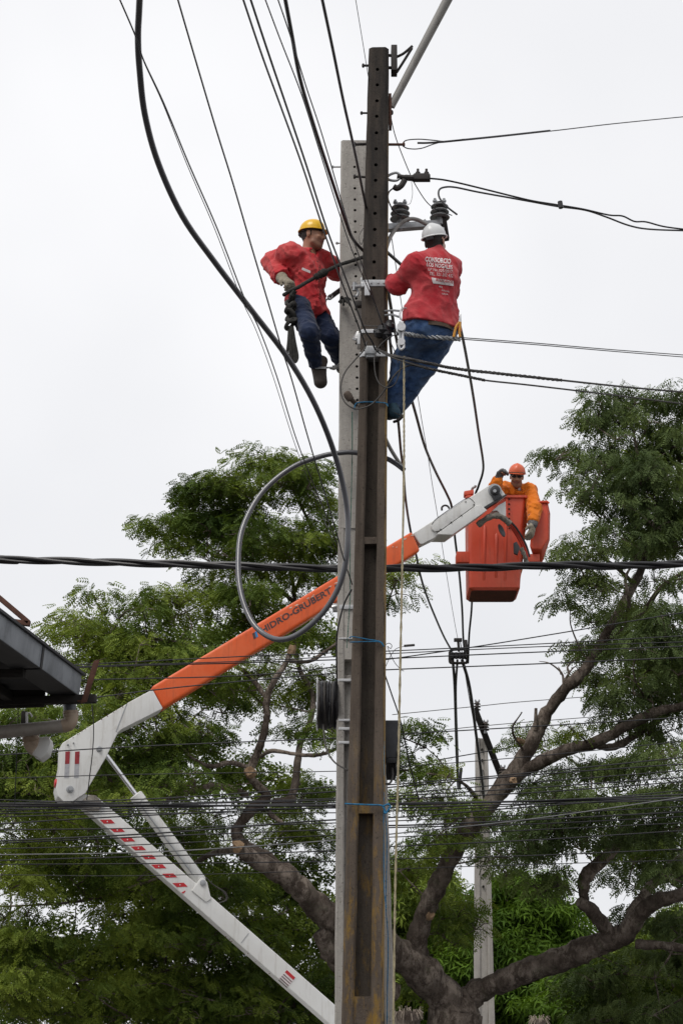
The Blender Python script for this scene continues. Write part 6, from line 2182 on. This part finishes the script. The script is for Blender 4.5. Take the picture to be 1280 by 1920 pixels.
    p = J['chest'] + bf * .125 + br * -.0
    pc = Vector(V3(at(574, 507, 13.93)))
    mb.box(pc, Vector((.036, 0.01, -.012)), Vector((.002, 0, .011)), Vector((0, .002, 0)))
    mb.build('pocket_print', MAT['white_print'], shirt)
    return o, J


# ---------------------------------------------------------------- worker with the white helmet, seen from behind
def person_white():
    J = {k: V3(at(*v)) for k, v in dict(
        neck=(816, 474, 13.26), lsh=(780, 497, 13.15), rsh=(843, 500, 13.35), lel=(746, 534, 13.30), lwr=(733, 530, 13.50), ltip=(722, 530, 13.60),
        rel=(842, 545, 13.64), rwr=(778, 508, 13.76), rtip=(756, 496, 13.80), chest=(814, 525, 13.24), pel=(808, 606, 13.28), lhip=(784, 612, 13.23), rhip=(832, 616, 13.36),
        lkn=(755, 676, 13.47), rkn=(796, 688, 13.50), lan=(734, 755, 13.58), ran=(750, 757, 13.66), lheel=(740, 784, 13.50), ltoe=(720, 787, 13.68),
        rheel=(744, 782, 13.68), rtoe=(724, 785, 13.84), head=(815, 455, 13.26)).items()}
    lo, hi = lathe_bounds(list(J.values()), .2)
    bf = norm(np.array([-.42, .9, 0]))
    br = np.cross(bf, [0, 0, 1.0])
    f = norm(np.array([.42, .88, .2]))
    u = norm(np.array([-.18, -.28, 1.0]) - f * (np.array([-.18, -.28, 1.0]) @ f))
    r = np.cross(f, u)
    HF = np.array([f, r, u])
    body = SDF(lo, hi, .0105)
    head(body, J['head'], HF, J['neck'] - np.array([0, 0, .02]))
    body.cone(J['neck'] - np.array([0, 0, .06]), J['chest'], .07, .12, .04, br, .75)
    body.cone(J['chest'], J['pel'], .12, .13, .04, br, .75)
    for a in 'rl':
        body.cone(J[a + 'sh'], J['neck'] - np.array([0, 0, .06]), .05, .05, .04)
        body.cone(J[a + 'sh'], J[a + 'el'], .05, .042, .03)
        body.cone(J[a + 'el'], J[a + 'wr'], .042, .03, .02)
        body.cone(J[a + 'hip'], J[a + 'kn'], .08, .058, .03)
        body.cone(J[a + 'kn'], J[a + 'an'], .058, .04, .02)
        body.cone(J[a + 'an'], J[a + 'an'] * .7 + (J[a + 'toe'] * .5 + J[a + 'heel'] * .5) * .3, .03, .02, .02)
    hand(body, J['lwr'], J['ltip'], np.array([-.6, .6, -.3]), .9, .6, 1)
    hand(body, J['rwr'], J['rtip'], np.array([-.3, .6, -.6]), .9, .6, -1)

    def mf(p):
        q = (p - J['head']) @ HF.T
        hair = (q[:, 2] > -.06) & (q[:, 0] < .0) & (np.linalg.norm(q, axis=1) < .13) & ~((np.abs(q[:, 1]) > .079) & (q[:, 0] > -.045))
        out = np.zeros(len(p))
        out[hair] = 1
        return out
    o = body.build('person', [MAT['skin_pale'], MAT['hair']], None, mf)
    tag(o, 'worker in white helmet, printed red shirt and blue jeans, seen from behind', 'person')
    up_t = norm(J['neck'] - J['pel'])
    s = SDF(lo, hi, .0105)
    s.cone(J['neck'] - np.array([0, 0, .09]), J['chest'] + np.array([0, 0, .02]), .13, .185, .06, br, .68)
    s.cone(J['chest'] + np.array([0, 0, .04]), J['pel'] + np.array([.01, 0, .09]), .185, .178, .05, br, .7)
    s.cone(J['pel'] + np.array([0.0, 0, .12]), J['pel'] + np.array([-.01, 0, -.06]), .18, .2, .04, br, .74)
    for a in 'rl':
        s.cone(J['neck'] - np.array([0, 0, .07]), J[a + 'sh'], .08, .084, .05)
        arm_sleeve(s, J[a + 'sh'], J[a + 'el'], J[a + 'wr'], .088, .08, .064, .96)
    for a in 'rl':
        s.cone(J[a + 'hip'] + np.array([0, 0, .12]), J[a + 'hip'] - np.array([0, 0, .02]), .115, .135, .04)
    s.cone(J['neck'] + np.array([0, .0, -.01]), J['neck'] + np.array([0, .0, .012]), .072, .066, .02, br, .95)
    s.cone(J['head'] - u * .05, J['neck'] + np.array([0, 0, .02]), .056, .056, .01, cut=True)
    hemn = np.array([.12, -.1, -1.0])
    s.folds(lambda p: crease((.55, .1, -.8), .28, .065, .016, 21)(p) + crease((-.7, .1, .5), .14, .045, .008, 15)(p))
    hem = V3(at(808, 603, 13.15))
    s.plane(hem, norm(np.array([-.09, .1, -1.0])), hem - np.array([.35, .4, .3]), hem + np.array([.35, .5, .2]))
    shirt = s.build('shirt', [MAT['red_shirt_worn']], o)
    s_f, s_lo, s_h = s.f, s.lo, s.h
    s2 = SDF(lo, hi, .0105)
    s2.cone(J['pel'] + np.array([0, 0, .0]), J['pel'] - np.array([0, 0, .06]), .16, .17, .04, br, .74)
    for a in 'rl':
        s2.cone(J[a + 'hip'] - np.array([0, 0, .02]), J[a + 'kn'], .112, .085, .05)
        s2.cone(J[a + 'kn'], J[a + 'an'], .085, .064, .03)
    s2.folds(lambda p: crease((.9, .2, .4), .13, .045, .012, 31)(p) + crease((-.5, .2, -.8), .25, .07, .010, 14)(p))
    s2.build('jeans', [MAT['blue_denim']], o)
    # belt
    mb = MB()
    ringp = []
    for k in range(2):
        pp = []
        for j in range(32):
            a = 2 * math.pi * j / 32
            pp.append(Vector(J['pel'] + np.array([0.004, 0, -.035 - .045 * k]) + br * math.cos(a) * .186 + bf * math.sin(a) * .148))
        ringp.append(pp)
    mb.loft(ringp, caps=False)
    mb.build('belt', MAT['belt'], o)
    for a in 'lr':
        s = SDF(*lathe_bounds([J[a + 'an'], J[a + 'heel'], J[a + 'toe']], .14), .008)
        boot(s, J[a + 'an'], J[a + 'heel'], J[a + 'toe'], np.array([-.1, -.15, -1.0]))
        s.build('boot', [MAT['boot_blue']], o)
    for a, tp, th in (('l', np.array([-.6, .6, -.3]), 1), ('r', np.array([-.3, .6, -.6]), -1)):
        s = SDF(*lathe_bounds([J[a + 'wr'], J[a + 'tip']], .13), .007)
        s.cone(J[a + 'wr'] - norm(J[a + 'wr'] - J[a + 'el']) * .03, J[a + 'wr'], .05, .046, .02)
        hand(s, J[a + 'wr'], J[a + 'tip'], tp, 1.05, .6, th, thick=1.1)
        s.build('glove', [MAT['dark_glove']], o)
    helmet(o, J['head'] + u * .05 - f * .004, HF, MAT['white_shell'], tilt=.1)
    # printing on the back of the shirt, laid on the cloth
    def drop(p):
        q = np.array(p, float)
        dv = norm(q - np.array([0, 0, CAMZ]))
        for _ in range(90):
            g = (q - s_lo) / s_h
            i = np.clip(g.astype(int), 0, np.array(s_f.shape) - 2)
            w = g - i
            c = s_f[i[0]:i[0] + 2, i[1]:i[1] + 2, i[2]:i[2] + 2]
            v = c
            for k in range(3):
                v = v[0] * (1 - w[k]) + v[1] * w[k]
            if v < .004: break
            q = q + dv * max(min(v, .03) * .5, .002)
        return q

    def printed(body, x0, y0, x1, y1, hpx, bold, sy=1.0):
        cu = bpy.data.curves.new('print', 'FONT')
        cu.body = body
        cu.offset = bold
        cu.resolution_u = 2
        tmp = link(bpy.data.objects.new('print_tmp', cu))
        dg = bpy.context.evaluated_depsgraph_get()
        me = bpy.data.meshes.new_from_object(tmp.evaluated_get(dg), depsgraph=dg)
        bpy.data.objects.remove(tmp)
        co = np.array([v.co[:] for v in me.vertices])
        mn, mx = co[:, 0].min(), co[:, 0].max()
        for v, c in zip(me.vertices, co):
            t = (c[0] - mn) / (mx - mn)
            px, py = lerp(x0, x1, t), lerp(y0, y1, t)
            L = math.hypot(x1 - x0, y1 - y0)
            nx, ny = (y1 - y0) / L, -(x1 - x0) / L
            h_ = c[1] / .73 * hpx
            v.co = Vector(drop(V3(at(px + nx * h_, py + ny * h_, 12.75))) - np.array([0, .003, 0]))
        me.materials.append(MAT['white_print'])
        p = link(bpy.data.objects.new('printed_line', me))
        p.parent = shirt
        ORG[p.name] = Vector((0, 0, 0))
        return p
    zz = lambda x, y: (700 + x / 7.11, 410 + y / 7.11)
    for body, a, b, hp, bo in (('CONSORCIO', (683, 570), (1026, 602), 9.2, .035), ('LOS NOGALES', (706, 634), (1046, 676), 8.0, .02), ('LP No.025/2017', (728, 692), (1050, 728), 5.6, 0), ('TEL. 321-302 432', (742, 752), (1056, 785), 6.4, 0),
                               ('IEL', (872, 915), (920, 930), 3.2, 0), ('MUNICIPAL', (905, 965), (1010, 985), 3.0, 0), ('LEVA', (910, 1010), (990, 1022), 3.0, 0)):
        x0, y0 = zz(*a)
        x1, y1 = zz(*b)
        printed(body, x0, y0, x1, y1, hp, bo)
    # boxed line: white panel with red letters
    mb = MB()
    N = 24
    top = [zz(lerp(770, 1062, k / N), lerp(785, 830, k / N)) for k in range(N + 1)]
    bot = [zz(lerp(790, 1066, k / N), lerp(862, 900, k / N)) for k in range(N + 1)]
    rows = []
    for q in range(5):
        rows.append([Vector(drop(V3(at(lerp(t_[0], b_[0], q / 4), lerp(t_[1], b_[1], q / 4), 12.75)))) - Vector((0, .002, 0)) for t_, b_ in zip(top, bot)])
    mb.loft(rows, caps=False, close=False)
    pn = mb.build('printed_panel', MAT['white_print'], shirt)
    x0, y0 = zz(830, 832)
    x1, y1 = zz(1052, 868)
    tx = printed('BOLIVIANOS', x0, y0, x1, y1, 5.2, .02)
    tx.data.materials.clear()
    tx.data.materials.append(MAT['red_shirt_worn'])
    for v in tx.data.vertices: v.co.y -= .003
    return o, J


# ---------------------------------------------------------------- man in the bucket
def person_orange():
    J = {k: V3(at(*v)) for k, v in dict(
        neck=(971, 914, 20.98), rsh=(946, 918, 20.99), lsh=(991, 920, 20.97), rel=(925, 925, 20.78), rwr=(932, 900, 20.70), rtip=(941, 884, 20.68),
        lel=(1001, 954, 20.77), lwr=(998, 984, 20.66), ltip=(993, 1015, 20.61), chest=(967, 940, 21.06), pel=(955, 1010, 21.14), rhip=(943, 1016, 21.12), lhip=(968, 1016, 21.12),
        rkn=(943, 1065, 21.05), lkn=(966, 1065, 21.05), ran=(940, 1098, 21.15), lan=(962, 1098, 21.15), head=(968, 895, 20.80)).items()}
    lo, hi = lathe_bounds(list(J.values()), .2)
    bf = norm(np.array([.05, -1.0, 0]))
    br = np.cross(bf, [0, 0, 1.0])
    f = norm(np.array([-.08, -.93, -.36]))
    u = norm(np.array([.06, -.3, 1.0]) - f * (np.array([.06, -.3, 1.0]) @ f))
    r = np.cross(f, u)
    HF = np.array([f, r, u])
    body = SDF(lo, hi, .0105)
    head(body, J['head'], HF, J['neck'] - np.array([0, 0, .02]))
    body.cone(J['neck'] - np.array([0, 0, .05]), J['chest'], .07, .11, .04, br, .75)
    body.cone(J['chest'], J['pel'], .11, .12, .04, br, .75)
    for a in 'rl':
        body.cone(J[a + 'sh'], J['neck'] - np.array([0, 0, .06]), .05, .05, .04)
        body.cone(J[a + 'sh'], J[a + 'el'], .05, .042, .03)
        body.cone(J[a + 'el'], J[a + 'wr'], .042, .03, .02)
        body.cone(J[a + 'hip'], J[a + 'kn'], .08, .058, .03)
        body.cone(J[a + 'kn'], J[a + 'an'], .058, .05, .02)
    hand(body, J['rwr'], J['rtip'], np.array([.6, -.5, 0]), .9, .8, 1)
    hand(body, J['lwr'], J['ltip'], np.array([-.7, .4, 0]), .9, .4, 1)

    def mf(p):
        q = (p - J['head']) @ HF.T
        hair = (q[:, 2] > .02) & (q[:, 0] < .05) & (np.linalg.norm(q, axis=1) < .14)
        lip = (q[:, 2] < -.048) & (q[:, 2] > -.073) & (q[:, 0] > .084)
        out = np.zeros(len(p))
        out[(q[:, 2] < -.035) & (q[:, 0] > .03) & (np.linalg.norm(q, axis=1) < .15)] = 2
        out[hair] = 1
        out[lip] = 3
        return out
    o = body.build('person', [MAT['skin'], MAT['hair'], MAT['stubble'], MAT['lip']], None, mf)
    tag(o, 'worker in orange helmet and orange jacket leaning out of the man bucket', 'person')
    s = SDF(lo, hi, .0105)
    s.cone(J['neck'] - np.array([0, 0, .09]), J['chest'], .125, .17, .06, br, .72)
    s.cone(J['chest'], J['pel'], .17, .17, .05, br, .74)
    for a in 'rl':
        s.cone(J['neck'] - np.array([0, 0, .08]), J[a + 'sh'], .08, .088, .05)
        arm_sleeve(s, J[a + 'sh'], J[a + 'el'], J[a + 'wr'], .092, .085, .072, .9 if a == 'r' else .7)
    for q in (-1, 1):
        s.cone(J['neck'] + br * q * .06 + np.array([0, .01, .01]), J['neck'] + br * q * .03 + bf * .09 - np.array([0, 0, .1]), .032, .022, .02)
    s.cone(J['head'] - u * .08, J['neck'] + bf * .09 - np.array([0, 0, .06]), .062, .03, .012, cut=True)
    s.folds(lambda p: crease((.6, 0, .7), .15, .05, .015, 41)(p) + crease((-.8, .2, .4), .1, .04, .009, 42)(p))
    s.build('jacket', [MAT['orange_jacket']], o)
    # undershirt
    mb = MB()
    c = Vector(J['neck'] + bf * .075 - np.array([0, 0, .05]))
    mb.lathe(c, Vector(bf), [(0, 0), (.03, .0), (.02, .02), (0, .025)], 10)
    mb.build('undershirt', MAT['white_cloth'], o)
    s = SDF(lo, hi, .012)
    for a in 'rl':
        s.cone(J[a + 'hip'], J[a + 'kn'], .1, .08, .04)
        s.cone(J[a + 'kn'], J[a + 'an'], .08, .07, .03)
    s.cone(J['pel'], J['pel'] - np.array([0, 0, .04]), .15, .15, .03, br, .75)
    s.build('trousers', [MAT['orange_jacket']], o)
    s = SDF(*lathe_bounds([J['rel'], J['rtip']], .13), .007)
    s.cone(J['rel'] + (J['rwr'] - J['rel']) * .55, J['rwr'], .06, .05, .02)
    hand(s, J['rwr'], J['rtip'], np.array([.8, -.5, .1]), 1.2, .95, 1, thick=1.15)
    s.build('glove', [MAT['grey_glove']], o)
    s = SDF(*lathe_bounds([J['lel'], J['ltip']], .13), .007)
    s.cone(J['lel'] + (J['lwr'] - J['lel']) * .5, J['lwr'] * 1.0, .075, .056, .02)
    s.plane(J['lel'] + (J['lwr'] - J['lel']) * .5, norm(J['lel'] - J['lwr']))
    g1 = s.build('glove_cuff', [MAT['grey_glove']], o)
    s = SDF(*lathe_bounds([J['lwr'], J['ltip']], .13), .007)
    hand(s, J['lwr'], J['ltip'], np.array([-.7, .4, 0]), 1.25, .4, 1, thick=1.12)
    s.build('glove', [MAT['leather_glove']], o)
    hm = helmet(o, J['head'] + u * .055 - f * .002, HF, MAT['orange_shell'], tilt=.0, a=.115, b=.104, hgt=.115, visor=.022)
    mb = MB()
    pts = []
    for k in range(13):
        a = math.radians(-75 + 150 * k / 12)
        pts.append(Vector(J['head'] + u * .06 + f * math.cos(a) * .119 + r * math.sin(a) * .106))
    mb.tube(pts, .006, 6)
    mb.build('goggle_strap', MAT['belt'], hm)
    # dark glasses
    g = MB()
    for q in (-1, 1):
        ring = [Vector(J['head'] + f * (.102 - .12 * (q * .034 + .03 * math.cos(a)) ** 2 * 20 * .5) + r * (q * .034 + .026 * math.cos(a)) + u * (.014 + .014 * math.sin(a))) for a in [k * 2 * math.pi / 14 for k in range(14)]]
        g.prism(ring, Vector(f * .006))
    g.cyl(Vector(J['head'] + f * .106 - r * .01 + u * .016), Vector(J['head'] + f * .106 + r * .01 + u * .016), .004, 6)
    for q in (-1, 1):
        g.cyl(Vector(J['head'] + f * .085 + r * q * .066 + u * .016), Vector(J['head'] - f * .01 + r * q * .084 + u * .018), .004, 6)
    g.build('glasses', MAT['dark_lens'], o)
    return o, J


P1, J1 = person_yellow()
P2, J2 = person_white()
P3, J3 = person_orange()

# ------------------------------------------------------------------ gear of the two climbers
def gear(name, label, cat, pts, dia, m, n=10, step=8, bumps=0.0):
    P = spline([at(*p) for p in pts], step)
    R = [dia / 2 * (1 + bumps * math.sin(i * 1.9) * math.sin(i * .7)) for i in range(len(P))]
    return tag(MB().tube(P, R, n).build(name, MAT[m]), label, cat)


gear('work_lanyard', 'dark rope lanyard from the glove of the yellow-helmet worker round the pale pole', 'lanyard',
     [(532, 553, 13.93), (545, 545, 13.84), (560, 538, 13.80), (575, 529, 13.82), (600, 515, 13.9), (618, 505, 13.97), (638, 496, 14.02), (660, 489, 14.03), (684, 481, 14.03)], .033, 'rope_dark', bumps=.12)
gear('lanyard_knot', 'thick knotted part of the dark lanyard before the red shirt', 'knot',
     [(590, 521, 13.86), (597, 517, 13.85), (604, 513, 13.86), (610, 509, 13.9)], .06, 'rope_dark', bumps=.3)
t = thing('rope_strap', at(620, 555, 14.2), 'dark strap with an eyelet between the hip of the yellow-helmet worker and the pole', 'strap')
MB().tube(spline([at(621, 556, 14.25), at(629, 550, 14.32), at(640, 542, 14.45)], 6), .022, 10).build('sleeve', MAT['rubber'], t)
mb = MB()
mb.tube(spline([at(615, 556, 14.22), at(616, 561, 14.21), at(621, 560, 14.22), at(623, 555, 14.23), at(619, 553, 14.22), at(615, 556, 14.22)], 5), .008, 8)
mb.cyl(at(616, 559, 14.21), at(603, 569, 14.1), .007, 8)
mb.build('eyelet', MAT['galvanised'], t)
t = thing('rope_bundle', at(548, 600, 13.9), 'dark grey bundle of coiled rope hanging at the hip of the yellow-helmet worker', 'rope')
for k in range(5):
    c = at(544 + random.uniform(-1, 2), 568 + k * 10, 13.86)
    P = []
    for j in range(21):
        a = 2 * math.pi * j / 20
        P.append(c + Vector((math.cos(a) * .034, math.sin(a) * .03, math.sin(a + k * 2.1) * .035)))
    MB().tube(P, .017 + .004 * (k % 2), 8, jit=.12).build('knot_turn', MAT['rope_dark'], t)
for k in range(9):
    dx = random.uniform(-6, 7)
    P = spline([at(545 + dx * .5, 612, 13.86 + random.uniform(-.03, .03)), at(546 + dx, 640, 13.84), at(547 + dx * 1.6, 666 + random.uniform(-2, 6), 13.85), at(547 + dx * .7, 678 + random.uniform(-4, 3), 13.86), at(549 - dx * .4, 655, 13.88)], 5)
    MB().tube(P, .011, 7).build('rope_loop', MAT['rope_dark'], t)
MB().tube(spline([at(547, 560, 13.88), at(549, 552, 13.84), at(553, 545, 13.82)], 4), [.03] * 5 + [.022] * 4, 8).build('hitch', MAT['rope_dark'], t)
MB().tube([at(549, 676, 13.86), at(550, 690, 13.87)], .006, 6).build('tail', MAT['rope_dark'], t)
t = thing('climbing_foot_hook', at(628, 690, 14.3), 'metal foot hook between the hanging boot and the pale pole', 'hook')
mb = MB()
mb.tube(spline([at(620, 690, 14.05), at(627, 691, 14.12), at(634, 685, 14.25), at(642, 678, 14.44)], 5), .013, 8)
mb.box(at(630, 688, 14.18), (.03, .02, .012), (0, .012, 0), (-.004, 0, .012))
mb.build('bar', MAT['galvanised'], t)
mb = MB()
mb.tube(spline([at(597, 637, 14.2), at(599, 645, 14.2), at(600, 655, 14.18), at(598, 662, 14.16)], 5), .01, 8)
mb.tube(spline([at(594, 638, 14.2), at(595, 646, 14.2), at(598, 648, 14.2), at(599, 640, 14.2)], 5), .008, 8)
tag(mb.build('snap_hook', MAT['galvanised']), 'small steel snap hook hanging between the knees of the yellow-helmet worker', 'hook')

t = thing('pulley_block', at(752, 640, 13.05), 'white metal pulley block hanging before the hip of the worker in jeans', 'pulley')
for dx in (-2.6, 2.6):
    mb = MB()
    mb.prism([at(752 + dx + x, y, 13.02) for x, y in ((-1.8, 602), (1.8, 602), (2.3, 638), (1.4, 646), (-1.4, 646), (-2.3, 638))], (0, .02, 0))
    mb.build('cheek_plate', MAT['galvanised' if dx < 0 else 'bright_metal'], t, bevel=.004)
mb = MB()
mb.lathe(at(752, 612, 13.0), (0, 1, 0), [(0, 0), (.035, 0), (.025, .02), (.035, .04), (0, .04)], 16)
mb.build('sheave', MAT['bright_metal'], t)
mb = MB()
mb.lathe(at(752, 640, 13.0), (0, 1, 0), [(0, 0), (.03, 0), (.022, .02), (.03, .04), (0, .04)], 16)
mb.build('sheave', MAT['bright_metal'], t)
mb = MB()
mb.tube(spline([at(748, 650, 13.02), at(746, 644, 13.0), at(750, 655, 13.0), at(756, 652, 13.0), at(757, 645, 13.02)], 5), .01, 8)
mb.tube(spline([at(752, 600, 13.03), at(749, 592, 13.03), at(751, 582, 13.05), at(756, 578, 13.08), at(761, 578, 13.12)], 5), .008, 8)
mb.build('hook', MAT['bright_metal'], t)
for k, (a, b) in enumerate((((722, 583), (750, 583)), ((722, 591), (747, 594)))):
    gear('steel_link', ('upper' if k == 0 else 'lower') + ' steel link rod between the brown pole and the pulley hook', 'rod', [(a[0], a[1], 13.4), ((a[0] + b[0]) / 2, a[1] - 1, 13.25), (b[0], b[1], 13.08)], .018, 'galvanised')
t = thing('pliers', at(862, 600, 13.2), 'pliers with yellow grips stuck in the belt of the worker in jeans', 'pliers')
mb = MB()
mb.prism([at(x, y, 13.2) for x, y in ((858, 606), (862, 588), (864, 588), (865, 606))], (0, .02, 0))
mb.build('jaws', MAT['bright_metal'], t, bevel=.003)
for pts in ([(861, 604), (855, 612), (852, 622), (850, 632)], [(862, 604), (862, 614), (861, 624), (862, 632)]):
    MB().tube(spline([at(x, y, 13.19) for x, y in pts], 5), .011, 8).build('grip', MAT['tool_yellow'], t)
t = thing('climbing_stirrup', at(748, 785, 13.5), 'thin metal stirrup at the boots of the worker in jeans', 'stirrup')
mb = MB()
mb.tube(spline([at(738, 791, 13.5), at(746, 788, 13.46), at(753, 782, 13.44), at(754, 778, 13.44)], 5), .012, 8)
mb.tube(spline([at(735, 772, 13.5), at(744, 776, 13.46), at(754, 780, 13.44)], 5), .004, 6)
mb.build('bar', MAT['dark_iron'], t)
